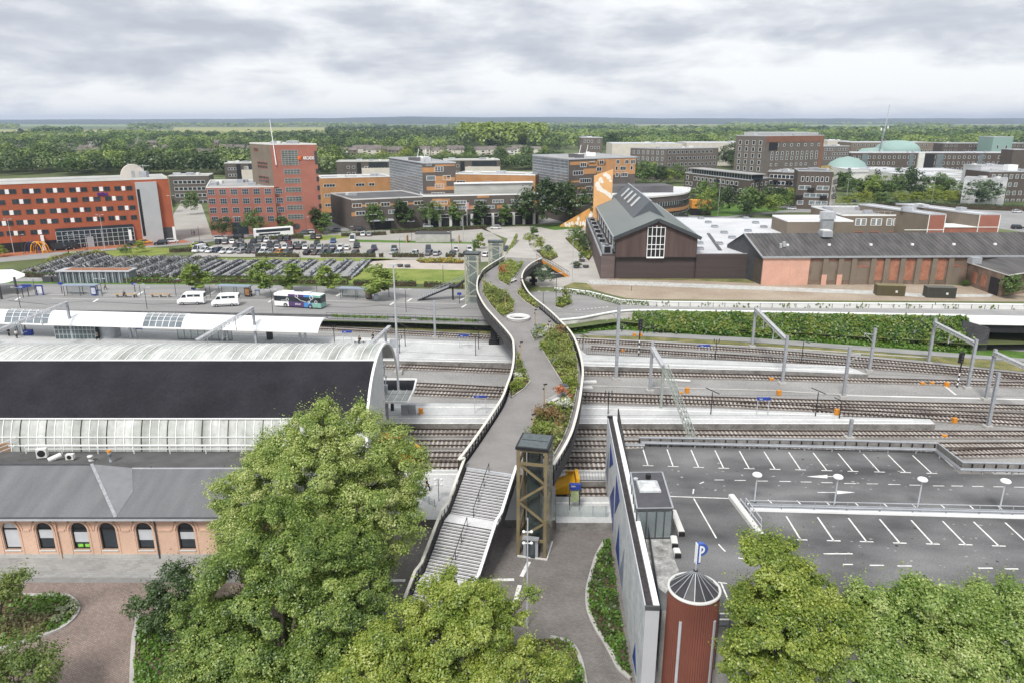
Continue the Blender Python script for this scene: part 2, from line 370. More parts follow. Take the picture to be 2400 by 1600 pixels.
TL = {'far': 'railway track farthest off, along the ivy wall of the bus station', 'bay': 'railway track ending at the fenced far edge of the upper platform',
 'third': 'single railway track below the concrete edge of the upper platform', 'upper_mid': 'upper of the two rusty tracks that run between the two platforms',
 'lower_mid': 'lower of the two rusty tracks, against the far edge of the middle platform', 'siding': 'short railway track starting beside the tapered tip of the middle platform',
 'a': 'railway track directly below the concrete edge of the middle platform', 'b': 'second railway track below the middle platform, with brown ballast',
 'c': 'railway track with pale sleepers, second from the station building platform', 'd': 'brown railway track beside the platform of the old station building',
 'bay_near': 'short track ending at the yellow buffer stop by the lift tower'}
for k, px in TRACKS.items():
    pts = [P(u, v, 0) for u, v in px]; cl = resample(spline([(p.x, p.y, 0) for p in pts], 8), .6)
    t = thing('railway_track', TL[k], 'railway track', cl[0], 'railway tracks')
    bed = MB(); bed.path([V((p.x, p.y, -.02)) for p in cl[::6]], 3.1, .07, M['ballast2']); bed.build('track_bed', t)
    rail = [MB(), MB()]; sl = MB(); sl2 = None
    tan = [(cl[min(i+1, len(cl)-1)]-cl[max(i-1, 0)]).normalized() for i in range(len(cl))]
    for s, r_ in ((-1, rail[0]), (1, rail[1])):
        r_.path([cl[i]+V((tan[i].y, -tan[i].x, 0))*s*.7525+V((0, 0, .13)) for i in range(0, len(cl), 4)], .17, .15, M['rail']); r_.build('rail', t)
    for i, p in enumerate(cl): sl.box(p+V((0, 0, .09)), (.26, 2.5, .1), M['sleeper'], math.atan2(tan[i].y, tan[i].x))
    tag(sl.build('sleepers', t), kind='stuff')
# platforms
PZ = .9
def platform(name, label, px, lines, wallm=M['platwall']):
    xy = [(P(u, v, PZ).x, P(u, v, PZ).y) for u, v in px]
    t = thing(name, label, 'platform', (xy[0][0], xy[0][1], 0), 'station platforms')
    b = MB(); b.prism(xy, -.02, PZ, M['platwall'], M['plat']); b.build('platform_slab', t)
    for ln, wd in lines:
        b = MB(); b.path([P(u, v, PZ+.004) for u, v in ln], wd, .003, M['line']); b.build('edge_line', t)
platform('station_platform', 'long grey platform tapering to a point in the middle of the tracks',
 [(250, 992), (880, 992), (1400, 992), (2192, 993), (2180, 981), (1980, 976), (1965, 968), (1800, 961), (1366, 948), (1200, 945), (880, 943), (250, 941)],
 [([(250, 979), (1400, 979.5), (2140, 984)], .35), ([(250, 951), (1200, 953), (1366, 955), (1800, 967), (1950, 973)], .35), ([(250, 990), (2185, 991.5)], .25)])
platform('station_platform', 'far grey platform carrying the white curved canopy, fenced at its far edge',
 [(-150, 838), (500, 841), (925, 845), (1195, 850), (1366, 857), (1800, 868), (2035, 877), (1985, 857), (1800, 849), (1375, 831), (1350, 812), (1190, 804), (750, 787), (300, 769), (-150, 756)],
 [([(-150, 831), (925, 838), (1366, 849), (1800, 861), (2000, 870)], .35), ([(300, 774), (750, 792), (1190, 810)], .3), ([(500, 840), (925, 844), (1195, 849), (1366, 856), (1800, 867)], .25)])
platform('station_platform', 'near platform beside the old station building and lift tower',
 [(-200, 1098), (900, 1098), (1480, 1101), (1480, 1127), (1302, 1127), (1302, 1218), (960, 1216), (960, 1213), (-200, 1213)],
 [([(600, 1109), (1000, 1110), (1480, 1112)], .4), ([(600, 1100), (1480, 1103)], .2)])
platform('station_platform', 'small platform with glass fence between the yellow buffer stop and the lift tower',
 [(1303, 1163), (1480, 1163), (1480, 1224), (1303, 1224)], [([(1303, 1177), (1480, 1177)], .35)])
# cable troughs and service path across the gravel
b = MB()
b.path([P(1366,903,.0),P(1800,914,.0),P(1976,924,.0)],.45,.05,M['conc']);tag(b.build('cable_trough'),'thin dark cable duct running along the gravel between tracks','cable duct')
b=MB();b.path([P(1980,926,.0),P(2400,936,.0)],.5,.07,M['offwhite']);tag(b.build('cable_trough'),'pale concrete cable duct on gravel beside the gantry masts','cable duct')
b=MB();b.path([P(2215,905,.0),P(2240,925,.0)],.4,.06,M['offwhite']);tag(b.build('cable_trough'),'short pale duct slanting down from the orange box','cable duct')
b=MB();b.path([P(600,762,0),P(900,775,0),P(1190,787,0)],.5,.08,M['conc']);tag(b.build('cable_trough'),'concrete duct between the far track and the ivy wall','cable duct')
b=MB();b.path([P(1353,792,0),P(1800,814,0),P(2175,838,0)],.5,.08,M['conc']);tag(b.build('cable_trough'),'concrete duct between the far track and the cycle path','cable duct')
for u, v, c in ((1370, 908, 'beside the bridge'), (1380, 894, 'nearer the third track')):
    b = MB(); b.box(P(u, v, .12), (2.6, .9, .24), M['offwhite'], .1); tag(b.build('concrete_slab'), 'pale concrete slab lying on gravel '+c, 'slab')
b = MB(); b.box(P(1588, 890, .15), (4.2, .5, .2), M['offwhite'], -.2); tag(b.build('concrete_beam'), 'white beam lying on gravel beside the lattice gantry', 'beam')
# orange trackside boxes
OB = [(1610, 919, 1.0, 'upright orange trackside box below the lattice gantry'), (1459, 824, .5, 'low orange box between the fenced platform and far track'),
 (1487, 788, .7, 'orange box left of the striped signal post'), (1501, 788, .7, 'orange box right of the striped signal post'), (1808, 890, .45, 'low orange box at the foot of a gantry mast'),
 (1825, 925, 1.0, 'upright orange trackside box on the gravel by the black pole'), (2162, 900, .4, 'smallest orange box on the gravel'), (2184, 899, .4, 'flat orange box beside the smallest one'),
 (2218, 905, .9, 'orange box beside the foot of the tall signal'), (1961, 971, 1.1, 'orange box standing at the platform fence corner'), (2236, 990, .95, 'orange box on gravel beyond the platform tip'),
 (2213, 1023, .35, 'flat orange cover beside the track behind the car park'), (986.5, 968, 1.0, 'orange grit box on the middle platform'), (1595, 921, .3, 'low orange cover beside the upright orange box')]
for u, v, h, lb in OB:
    z = PZ if v in (971, 968) else 0
    t = thing('trackside_box', lb, 'trackside box', P(u, v, z), 'orange trackside boxes')
    p = P(u, v, z); b = MB(); h *= .8; b.box(p+V((0, 0, h*.45)), (.62, .5, h*.9), M['orange'], .1); b.build('body', t)
    b = MB(); b.box(p+V((0, 0, h*.95)), (.68, .56, h*.1+.02), M['orange'], .1); b.build('lid', t)
# ------------------------------------------------------------------ masts, gantries, lamps
def hbeam(b, p, q, s, mt):
    d=(q-p);b.bar(p,q,s,.05,mt,(0,1,0));o=V((0,s*.45,0));b.bar(p+o,q+o,s,.04,mt,(0,1,0));b.bar(p-o,q-o,s,.04,mt,(0,1,0));b.bar(p,q,.05,s*.9,mt,(0,1,0))
MAST = {}
def mast(key, base, top, label, s=.42, mt=None, arm=None):
    p = P(*base, 0); z = Q(*top, p.y).z; mt = mt or M['galv']
    t = thing('catenary_mast', label, 'catenary mast', p, 'overhead line masts'); MAST[key] = (p, z, t)
    b = MB(); hbeam(b, p+V((0, 0, .3)), p+V((0, 0, z)), s, mt); b.build('post', t)
    b = MB(); b.box(p+V((0, 0, .15)), (1.2, 1.0, .34), M['conc']); b.build('footing', t)
    if arm:
        b = MB(); q = p+V((0, 0, z-1.2))
        b.tube(q,q+V(arm),.05,M['lgrey'],6);b.tube(q+V((0,0,-1.4)),q+V(arm),.05,M['lgrey'],6);b.tube(q+V(arm),q+V(arm)+V((0,0,-.7)),.04,M['lgrey'],5);b.build('cantilever_arm',t)
mast(1, (1443.6, 889), (1454, 718), 'tall grey steel mast nearest the planted footbridge', .5, arm=(-1.2, -1.6, .4))
mast(2, (1522.7, 916), (1529, 802), 'grey steel mast carrying the far end of the lattice gantry')
mast(3, (1762.5, 812.5), (1771, 719.5), 'grey mast in front of the ivy wall holding a white gantry beam')
mast(4, (1833, 899), (1845, 786), 'grey mast at the near end of the white gantry beam')
mast(5, (1976, 930), (1995, 812.5), 'grey mast on open gravel right of the cable duct end', arm=(1.5, -.6, .2))
mast(6, (2037, 870), (2051, 769), 'single grey mast beside the platform ramp', arm=(-1.6, .3, .2))
mast(7, (2175, 852), (2194, 746), 'grey mast on the verge before the ivy wall, far end of a gantry')
mast(8, (2267, 909.5), (2288, 795), 'grey mast right of the tall signal, near end of a gantry')
mast(9, (2310, 936), (2333, 817.6), 'grey mast with a beam running off to the edge')
mast(10, (2315, 1001), (2341, 872), 'grey mast nearest the car park corner')
mast(11, (1990, 1027), (1995, 981.6), 'short grey mast rising behind the car park parapet')
mast(12, (1020, 792), (1018, 705), 'grey mast with white crossarms left of the footbridge', arm=(-.9, -1.2, .3))
mast(14, (906, 826), (905, 772), 'grey mast holding a white truss at the hall mouth', .4)
mast(15, (1548, 967.6), (1553, 857), 'green grey lattice mast standing on the middle platform', .34, mat('green_grey_steel', (.30, .33, .30), .6, .15, 2))
def truss(b, p, q, w, h, mt, n=10, r=.06):
    p = V(p); q = V(q); d = (q-p).normalized(); x = d.cross(V((0, 0, 1))).normalized()*w/2; y = V((0, 0, h/2))
    cs = [x+y, x-y, -x-y, -x+y]
    for c in cs: b.bar(p+c, q+c, r, r, mt)
    for i in range(n):
        a = p.lerp(q, i/n); e = p.lerp(q, (i+1)/n)
        for j in range(4):
            c1, c2 = cs[j], cs[(j+1) % 4]; b.bar(a+c1, e+c2, r*.7, r*.7, mt); b.bar(a+c1, a+c2, r*.7, r*.7, mt)
def gantry(label, p, q, kind='box', mt=None, hang=()):
    t = thing('overhead_gantry', label, 'gantry beam', p, 'overhead line gantries'); b = MB(); mt = mt or M['alu']
    if kind == 'box':
        truss(b, p, q, .55, .5, mt, 12, .09); x = (V(q)-V(p)).normalized(); b.bar(V(p)+V((0, 0, .2)), V(q)+V((0, 0, .2)), .5, .05, mt)
    else: truss(b, p, q, .7, .9, mt, 14, .07)
    b.build('beam', t)
    for f in hang:
        c=V(p).lerp(V(q),f);h=MB();h.bar(c,c-V((0,0,2.2)),.14,.14,mt);h.bar(c-V((0,0,2)),c-V((-.9,0,1.7)),.06,.06,mt);h.build('dropper',t)
a=MAST[3];c=MAST[4];gantry('white gantry beam between two masts in front of the ivy wall',a[0]+V((0,0,a[1]-.4)),c[0]+V((0,0,a[1]-.4)),hang=(.3,.62))
a = MAST[7]; c = MAST[8]; gantry('white gantry beam above the tall signal', a[0]+V((0, 0, a[1]-.9)), c[0]+V((0, 0, a[1]-.9)), hang=(.4,))
a = MAST[9]; gantry('white gantry beam running out past the edge', a[0]+V((0, 0, a[1]-.7)), P(2470, 890, a[1]-.7))
a = MAST[2]; c = MAST[15]; gantry('grey solid gantry beam from mast to lattice mast', a[0]+V((0, 0, a[1]-.9)), c[0]+V((0, 0, a[1]-.9)))
zz = MAST[2][1]-.9; gantry('green grey lattice gantry reaching down to the car park', c[0]+V((.3, -.3, zz)), P(1624, 1026, zz), 'lattice', MATS['green_grey_steel'])
b=MB();q=P(1624,1026,zz);hbeam(b,V((q.x,q.y,0)),q+V((0,0,.5)),.35,MATS['green_grey_steel']);tag(b.build('catenary_mast'),'lattice gantry mast hidden behind the car park parapet','catenary mast','overhead line masts')
a = MAST[14]; gantry('white truss poking out beside the hall mouth', a[0]+V((.2, 3.5, a[1]-.5)), a[0]+V((-1.9, -12, a[1]-.5)))
for lb,e0,e1,zb in(('white overhead beam crossing the canopy at the picture edge',(156,710),(-40,790),8.2),('white overhead beam crossing the canopy midway along',(592,722),(462,799),8.2)):
    p, q = P(*e0, zb), P(*e1, zb); gantry(lb, p, q, hang=(.35, .6, .85))
    b=MB();hbeam(b,V((p.x,p.y,0)),p,.4,M['galv']);tag(b.build('catenary_mast'),'grey post rising through the canopy under the '+('edge' if e0[0]<300 else 'midway')+' beam','catenary mast','overhead line masts')
# contact wires
wires = [('far', 5.8), ('third', 5.8), ('upper_mid', 5.8), ('lower_mid', 5.8), ('a', 5.8), ('c', 5.8)]
for k, h in wires:
    b = MB(); pts = [P(u, v, 0)+V((0, 0, h)) for u, v in TRACKS[k]]
    for p, q in zip(pts, pts[1:]): b.tube(p, q, .014, M['black'], 4, caps=False)
    tag(b.build('overhead_wire'), 'thin overhead wire above the '+' '.join(TL[k].split(',')[0].split(' with')[0].split()[:11]), 'overhead wire', 'overhead wires')
def lamp_pole(u, v0, v1, z, label, style='Y'):
    p = P(u, v1, z); top = Q(u, v0, p.y).z; t = thing('platform_lamp', label, 'platform lamp', p, 'black platform poles')
    b = MB(); b.tube(p, p+V((0, 0, top-z)), .08, M['black'], 6, .06); b.build('pole', t)
    b = MB(); e = V((p.x, p.y, top))
    if style == 'Y':
        for sx in(-.45,.45):b.tube(e-V((0,0,.9)),e+V((sx,0,-.5)),.04,M['black'],5);b.tube(e+V((sx,0,-.5)),e+V((sx,0,.1)),.07,M['black'],6)
    else: b.bar(e+V((-.9, .5, .5)), e+V((.9, -.5, -.1)), .16, .08, M['black'])
    b.build('head', t)
for u, v0, v1, z, lb, st in ((784, 761.5, 801, PZ, 'black lamp pole at the end of the white canopy', 'Y'), (950, 766, 811, PZ, 'black lamp pole by the track left of the footbridge pillar', 'T'),
 (937, 787, 828, PZ, 'black lamp pole beside the tall white light mast', 'Y'), (1121.7, 769, 817.6, PZ, 'black forked lamp pole near the footbridge pillar', 'Y'), (1115, 789.6, 833, PZ, 'plain black pole near the footbridge pillar', 'T'),
 (1366, 787, 819, PZ, 'black pole where the fenced platform meets the footbridge', 'T'), (1676, 795, 842, PZ, 'black pole on the fenced platform beside the blue name sign', 'Y'), (1878, 801, 848, PZ, 'black pole at the thin end of the fenced platform', 'T'),
 (1425, 916, 969, PZ, 'black forked pole on the middle platform near the footbridge', 'Y'), (1665.6, 918, 970, PZ, 'black pole with slanted top on the middle platform', 'T'), (1911, 918, 974, PZ, 'black slanted top pole near the middle platform fence', 'T'),
 (1967, 941, 979, PZ, 'black pole at the middle platform fence corner', 'T'), (1172, 905, 935, PZ, 'black lamp pole beside the footbridge and blue sign', 'Y')): lamp_pole(u, v0, v1, z, lb, st)
b = MB(); p = P(934, 876, 0); zt = Q(920, 621, p.y).z; b.tube(p, p+V((0, 0, zt)), .26, M['lgrey'], 10, .1)
t=thing('light_mast','very tall pale light mast beside the arched hall mouth','light mast',p);b.build('mast',t);b=MB();b.box(p+V((0,0,.3)),(1.3,1.1,.7),M['conc']);b.build('footing',t)
b = MB(); b.box(p+V((0, 0, zt)), (1.1, .5, .3), M['lgrey']); b.build('lamp_head', t)
def name_sign(u0, u1, v0, v1, vb, z, label):
    p0 = P(u0, vb, z); p1 = P(u1, vb, z); Y = p0.y; zt = Q(u0, v0, Y).z; zb = Q(u0, v1, Y).z
    t = thing('station_sign', label, 'station sign', p0, 'blue station name signs')
    for p in (p0, p1): b = MB(); b.tube(p, V((p.x, p.y, zt)), .06, M['lgrey'], 6); b.build('post', t)
    b = MB(); b.box(((p0.x+p1.x)/2, Y, (zt+zb)/2), (p1.x-p0.x+.3, .16, zt-zb), M['blue']); b.build('board', t)
    text_at(t, 'Zwolle', ((p0.x+p1.x)/2-.25*(p1.x-p0.x), Y-.1, (zt+zb)/2), 0, (p1.x-p0.x)*.35, (zt-zb)*.4, M['white'], 'lettering', .01)
name_sign(805, 824, 775, 780, 801, PZ, 'blue station name sign at the end of the white canopy')
name_sign(1077, 1097, 784, 789, 815, PZ, 'blue station name sign near the footbridge pillar')
name_sign(1113, 1139, 926, 931, 967, PZ, 'blue station name sign on the middle platform left of the footbridge')
name_sign(1637, 1660, 807, 812, 839, PZ, 'blue station name sign on the fenced platform')
name_sign(1773, 1799, 930, 937, 971, PZ, 'blue station name sign on the middle platform right of the footbridge')
name_sign(317, 335, 767, 771, 792, PZ, 'blue station name sign hanging in the canopy gap')
for key,(u,v0,v1),lb in((0,(1497,750,832),'black and white striped signal post before the cycle path'),(1,(2243,828,907),'tall striped signal with black oval head on gravel')):
    p = P(u, v1, 0); zt = Q(u, v0, p.y).z; t = thing('railway_signal', lb, 'signal', p)
    b = MB(); n = 10
    for i in range(n): b.tube(p+V((0, 0, zt*.72*i/n)), p+V((0, 0, zt*.72*(i+1)/n)), .11, M['black'] if i % 2 == 0 or i > 6 else M['white'], 8)
    b.build('post', t)
    b=MB();b.box(p+V((-.2*key,0,zt*.86)),(.75,.3,zt*.28),M['black']);b.tube(p+V((-.2*key,-.25,zt*.98)),p+V((-.2*key,.15,zt*.98)),.37,M['black'],12)
    for i in range(3): b.tube(p+V((-.2*key, -.4, zt*(.78+.08*i))), p+V((-.2*key, -.15, zt*(.78+.08*i))), .14, M['dgrey'], 8)
    b.build('signal_head', t)
# platform fences
def fence(label, px, z, h, step, mt, name='platform_fence', rails=(1.0, .1), rt=.05, post=.05, mesh=None, cat='fence', grp=None):
    pts = [P(u, v, z) for u, v in px]; t = thing(name, label, cat, pts[0], grp)
    b = MB()
    for f in rails: b.path([p+V((0, 0, h*f-rt)) for p in pts], rt, rt, mt)
    b.build('rails', t); b = MB()
    if step >= .6: reps(t, 'post', resample(pts, step), (post, post, h), mt); return t
    for p in resample(pts, step): b.bar(p, p+V((0, 0, h)), post, post, mt)
    b.build('bar_grille', t); return t
fence('low black railing along the far edge of the fenced platform', [(1375, 830), (1800, 848), (1995, 857)], PZ, 1.2, .35, M['black'], post=.035)
fence('black railing at the tapered tip of the middle platform', [(1968, 976), (2180, 980)], PZ, 1.1, .6, M['black'])
fence('black barred railing on the near platform between lift and car park', [(1300, 1126), (1425, 1126)], PZ, 1.25, .18, M['black'], post=.035)
fence('wire fence on top of the ivy wall left of the footbridge', [(766, 748), (960, 753), (1150, 759)], ZN+.3, 1.4, 1.2, M['black'], post=.04)
# buffer stop, info board, glass fence
p = P(1333, 1163, 0); t = thing('buffer_stop', 'big yellow buffer stop at the end of the short track by the lift tower', 'buffer stop', p)
b=MB();q=P(1322,1150,0);b.prism([(q.x-1.1,q.y-1.3),(q.x+1.2,q.y-1.3),(q.x+1.2,q.y+1.3),(q.x-1.1,q.y+1.3)],.3,[.9,1.9,1.9,.9],M['yellow']);b.build('wedge',t)
b = MB(); b.box((q.x+1.5, q.y, 1.5), (.4, 2.6, 1.5), M['yellow']); b.box((q.x+1.0, q.y+1.2, 1.9), (1.5, .25, .3), M['yellow']); b.build('bumper_beam', t)
p = P(1346, 1194, PZ); t = thing('info_board', 'blue topped departure board on two legs next to the yellow buffer stop', 'info board', p)
b = MB(); b.box(p+V((0, 0, 2.9)), (1.25, .5, .62), M['blue']); b.build('hood', t)
b = MB(); b.box(p+V((0, 0, 1.75)), (.85, .14, 1.4), mat('poster_green', (.36, .42, .22), .5, .2, 3)); b.build('poster', t)
for s in (-.55, .55): b = MB(); b.box(p+V((s, 0, 1.5)), (.12, .16, 3.0), M['dgrey']); b.build('leg', t)
text_at(t, 'Zwolle', p+V((-.2, -.27, 3.05)), 0, .6, .2, M['white'], 'lettering', .01)
def glass_fence(label, px, z, h, step):
    pts = [P(u, v, z) for u, v in px]; t = thing('glass_fence', label, 'glass fence', pts[0])
    reps(t, 'post', resample(pts, step), (.09, .09, h), M['galv']); b = MB(); b.path([p+V((0, 0, .1)) for p in pts], .02, h-.15, M['gclear']); b.build('glass', t)
    b = MB(); b.path([p for p in pts], .12, .08, M['lgrey']); b.build('kerb', t)
glass_fence('glass fence with steel posts beside the lift tower', [(1298, 1226), (1425, 1228)], 0, 2.3, 1.4)
glass_fence('glass fence with thin posts beside the footbridge stairs', [(977, 1185), (990, 1187), (1020, 1205)], 0, 1.9, 1.0)
# train nose under the trees
p = P(992, 1082, 0); t = thing('passenger_train', 'yellow nosed train standing at the near platform behind the tree', 'train', p)
b = MB(); secs = []
for x,hw,z0,z1 in((-75,1.42,.9,3.9),(-6,1.42,.9,3.9),(-4.2,1.4,.8,3.75),(-2.6,1.35,.7,3.3),(-1.2,1.2,.6,2.5),(-.3,1.0,.6,1.9),(0,.8,.8,1.5)):
    secs.append([(p.x+x,p.y-hw,z0),(p.x+x,p.y-hw,lerp(z0,z1,.75)),(p.x+x,p.y-hw*.6,z1),(p.x+x,p.y+hw*.6,z1),(p.x+x,p.y+hw,lerp(z0,z1,.75)),(p.x+x,p.y+hw,z0)])
ty = mat('train_yellow', (.80, .36, .01), .3, .08, 1)
for i in range(len(secs)-1):
    vs = secs[i]+secs[i+1]; b.add(vs, [(j, 6+j, 6+(j+1) % 6, (j+1) % 6) for j in range(6)], M['white'] if i in (0,) else ty)
b.poly(secs[-1], ty); b.build('body', t)
b = MB(); vs = [V(v)*1+V((.06, 0, .07)) for v in (secs[3][2], secs[4][2], secs[4][3], secs[3][3])]; b.poly(vs, M['glass']); b.build('windscreen', t)
b = MB(); b.box((p.x-1.5, p.y, .45), (3, 2.0, .5), M['black']); b.box((p.x+.2, p.y, .7), (.5, 1.6, .3), M['black']); b.build('coupler', t)
# ================================================================== walls north of the yard
M['ivy'] = leafmat('ivy_leaves', [(.03, .085, .01), (.075, .17, .02), (.16, .25, .03), (.28, .29, .05)], .3)
M['stonedark'] = brickmat('dark_wall_stone', (.05, .05, .055), (.075, .075, .08), (.10, .10, .10), (.6, .3), plane='xz')
def leaf_cloud(name, pts, nrm, size, mt, parent=None, jit=.5):
    """Leaf-sized quads at pts, each tilted about nrm."""
    pts = np.asarray(pts, float); n = len(pts); nrm = np.asarray(nrm, float)
    nn = nrm+rng.normal(0, jit, (n, 3)); nn /= np.linalg.norm(nn, axis=1)[:, None]+1e-9
    a = np.cross(nn, rng.normal(0, 1, (n, 3))); a /= np.linalg.norm(a, axis=1)[:, None]+1e-9; c = np.cross(nn, a)
    s = size*rng.uniform(.6, 1.35, (n, 1)); o = np.array(wpos(parent)) if parent else np.zeros(3)
    q = np.stack([pts-a*s*.5, pts-c*s*.32+nn*s*.08, pts+a*s*.5, pts+c*s*.32+nn*s*.08], 1)-o
    me=bpy.data.meshes.new(name);me.vertices.add(n*4);me.vertices.foreach_set('co',q.reshape(-1));me.loops.add(n*4);me.loops.foreach_set('vertex_index',np.arange(n*4))
    me.polygons.add(n);me.polygons.foreach_set('loop_start',np.arange(0,n*4,4));me.polygons.foreach_set('loop_total',np.full(n,4));me.materials.append(mt);me.update();me.validate()
    ob = bpy.data.objects.new(name, me); COL.objects.link(ob); ob.parent = parent; return ob
# retaining wall left of the bridge
pl = [P(u, v, 0) for u, v in ((-400, 741), (300, 748), (766, 757), (960, 762), (1160, 771))]
t = thing('retaining_wall', 'low dark retaining wall with patches of ivy left of the footbridge', 'wall', pl[3])
b = MB(); b.path(pl, .5, ZN+.35, mat('dark_concrete', (.12, .12, .125), .9, .3, .6, fine=.15)); b.build('wall', t)
pts = []
for _ in range(2600):
    k = rng.uniform(0, 1); p = P(lerp(766, 1165, k), lerp(757, 771, k), 0); c = math.sin(p.x*1.3)+math.sin(p.x*.37+1)+.6*math.sin(p.x*3.1)
    if c > rng.uniform(-1.2, .9): pts.append((p.x, p.y-.35-rng.uniform(0, .3), (ZN+.5)*min(1, rng.beta(2, 1))))
leaf_cloud('ivy', pts, [(0, -1, .4)]*len(pts), .45, M['ivy'], t)
# curved wall and ivy bank right of the bridge
ST = [((1325, 774), (1312, 750)), ((1355, 769), (1363, 745)), ((1404, 762), (1404, 737)), ((1442, 759), (1442, 730)), ((1481, 762), (1481, 727)), ((1532, 770), (1532, 727)),
      ((1800, 784), (1800, 731)), ((2055, 798), (2055, 736)), ((2234, 809), (2234, 738.6)), ((2285, 812), (2262, 739))]
base = [P(u, v, .5) for (u, v), _ in ST]; top = [Q(u, v, p.y+.9) for (_, (u, v)), p in zip(ST, base)]
t = thing('retaining_wall', 'curving bus road wall clad in thick green ivy with a white coping', 'wall', base[4])
b = MB(); n = len(base)
b.add([p-V((0, 0, .7)) for p in base]+top, [(i, i+1, n+i+1, n+i) for i in range(n-1)], M['conc']); b.build('wall', t)
b = MB(); b.path([p-V((0, 0, .1)) for p in top], .6, .22, M['white']); b.build('coping', t)
pts = []; nr = []
for i in range(n-1):
    L = (base[i+1]-base[i]).length; dens = (10, 8, 8, 14, 60, 130, 130, 130, 130)[i]
    for _ in range(int(L*dens)):
        a, z = rng.uniform(), rng.beta(1.3, 1.0); lim = .55 if i < 4 else 1
        if i < 4: z = rng.uniform(0, .5)
        p = base[i].lerp(base[i+1], a).lerp(top[i].lerp(top[i+1], a), z); bul = .35+.5*math.sin(p.x*.9+2*z)*math.sin(p.x*.31)
        pts.append((p.x, p.y-.2-max(0, bul)-rng.uniform(0, .5)-(1-z)*.8*rng.uniform(), p.z+rng.normal(0, .12))); nr.append((0, -1, .7))
leaf_cloud('ivy', pts, nr, .6, M['ivy'], t)
# grass slope foot
pts = []
for _ in range(9000):
    k=rng.uniform();u=lerp(1340,2285,k);v=np.interp(u,[1340,1455,1519,1800,2183,2285],[782,772,777,794,822,830]);v0=np.interp(u,[1340,1455,1519,1800,2183,2285],[772,758,766,783,806,812])
    f = rng.beta(1, 1.2); p = P(u, lerp(v0, v, f), .4*(1-f)); pts.append((p.x, p.y, p.z+rng.uniform(0, .35)))
M['tuft'] = leafmat('grass_blades', [(.06, .15, .012), (.12, .24, .025), (.20, .29, .05)], .3)
tag(leaf_cloud('grass', pts, [(0, -.3, 1)]*len(pts), .55, M['tuft'], None, .9), kind='stuff')
# rising bus road and its white barrier
RD = [((1442, 730), (1455, 713)), ((1532, 727), (1542, 717.6)), ((1800, 731), (1800, 721)), ((2055, 736), (2055, 722.5)), ((2234, 738.6), (2234, 723.5))]
near = [top[3], top[5], top[6], top[7], top[8]]; z_r = [ZN+.3]+[p.z-.75 for p in near[1:]]
far = [P(u, v, z) for (_, (u, v)), z in zip(RD, z_r)]; nr2 = [V((p.x, p.y+.4, z)) for p, z in zip(near, z_r)]
d = (nr2[-1]-nr2[-2]).normalized()
for _ in range(3): nr2.append(nr2[-1]+d*18); far.append(far[-1]+d*18)
b = MB(); k = len(far); b.add(nr2+far, [(i, i+1, k+i+1, k+i) for i in range(k-1)], M['path'])
b.add([V((p.x, p.y, 0)) for p in far]+far, [(i+1, i, k+i, k+i+1) for i in range(k-1)], M['conc']); struct('bus_road', b)
bl = [P(u, v, ZN) for u, v in ((1299, 685), (1322, 686), (1379, 693), (1422, 704))]+far
t = thing('road_barrier', 'long white parapet curving along the far side of the bus road', 'barrier', bl[4])
b = MB(); b.path(bl, .3, .95, M['offwhite']); b.build('parapet', t); b = MB(); b.path([p+V((0, 0, .95)) for p in bl], .45, .16, M['white']); b.build('coping', t)
reps(t, 'post', [p+V((0, -.2, 0)) for p in resample(bl, 2.4)], (.07, .07, .95), M['dgrey'])
pts = []
for p in resample(bl, .12):
    if rng.uniform() < (.95 if p.x < 30 else .35 if math.sin(p.x*.8) > .5 else .06): pts.append((p.x, p.y-rng.uniform(.2, .5), p.z+rng.uniform(.0, 1.1)))
leaf_cloud('creeper', pts*4, [(0, -1, .5)]*len(pts)*4, .4, M['ivy'], t, 1.0)
b = MB(); b.path([p+V((0, -.05, .0))+V((0, -1.0, .04)) for p in far], .12, .01, M['line']); struct('road_line', b)
# viaduct at the edge
q = nr2[4]; t = thing('railway_viaduct', 'white sided bus viaduct leaving the ivy bank above a dark opening', 'viaduct', q)
b = MB(); g = [q+d*s for s in (0, 30, 54)]
b.path([p+V((0, -.9, -.9)) for p in g], .35, 1.75, M['white']); b.build('girder', t)
b = MB(); b.path([p+V((0, 2.2, -2.6)) for p in g], 5, 1.7, M['black']); b.build('shaded_underside', t)  # viaduct underside; its black colour holds the shadow beneath the girder
b=MB();e=P(2300,812,0);b.prism([(q.x+1,q.y-2.2),(q.x+5.6,q.y-3.4),(q.x+5.6,q.y+3),(q.x+1,q.y+3)],0,[5.6,4.4,5.0,5.6],M['stonedark']);b.build('abutment',t)
# ================================================================== planted footbridge
DZ, RZ = 7.0, 8.15
LP=[(1075,1077),(1100,1045),(1143,984),(1176,933),(1189,900),(1199,872),(1204,842),(1204,815),(1201,795),(1187,775),(1161,746),(1136,717),(1121,689),(1118,672),(1120,654),(1130,636),(1144,624),(1165,611),(1182,601)]
RP=[(1297,1089),(1327.5,1038),(1343,1002),(1356,951),(1363,905),(1366,868),(1361,835),(1350.5,802),(1338,779),(1320,759),(1297,736),(1274,716),(1251,698),(1236,682),(1225.5,662),(1223.5,647),(1231,631),(1248,616),(1271,605)]
Lw = spline([P(u, v, RZ) for u, v in LP], 4); Rw = spline([P(u, v, RZ) for u, v in RP], 4)
br = thing('planted_footbridge', 'curving planted footbridge over the tracks with white topped railings', 'footbridge', (Lw[20].x, Lw[20].y, 0))
M['deck'] = brickmat('bridge_deck_paving', (.235, .225, .22), (.275, .265, .26), (.20, .19, .185), (.3, .1), rot=.35, var=.1)
M['steel'] = mat('bridge_edge_steel', (.055, .05, .05), .6, .25, .6)
M['railtop'] = mat('pale_handrail', (.70, .67, .60), .5, .1, 1)
stL = P(1087, 1094, DZ); stR = P(1212, 1111, DZ)
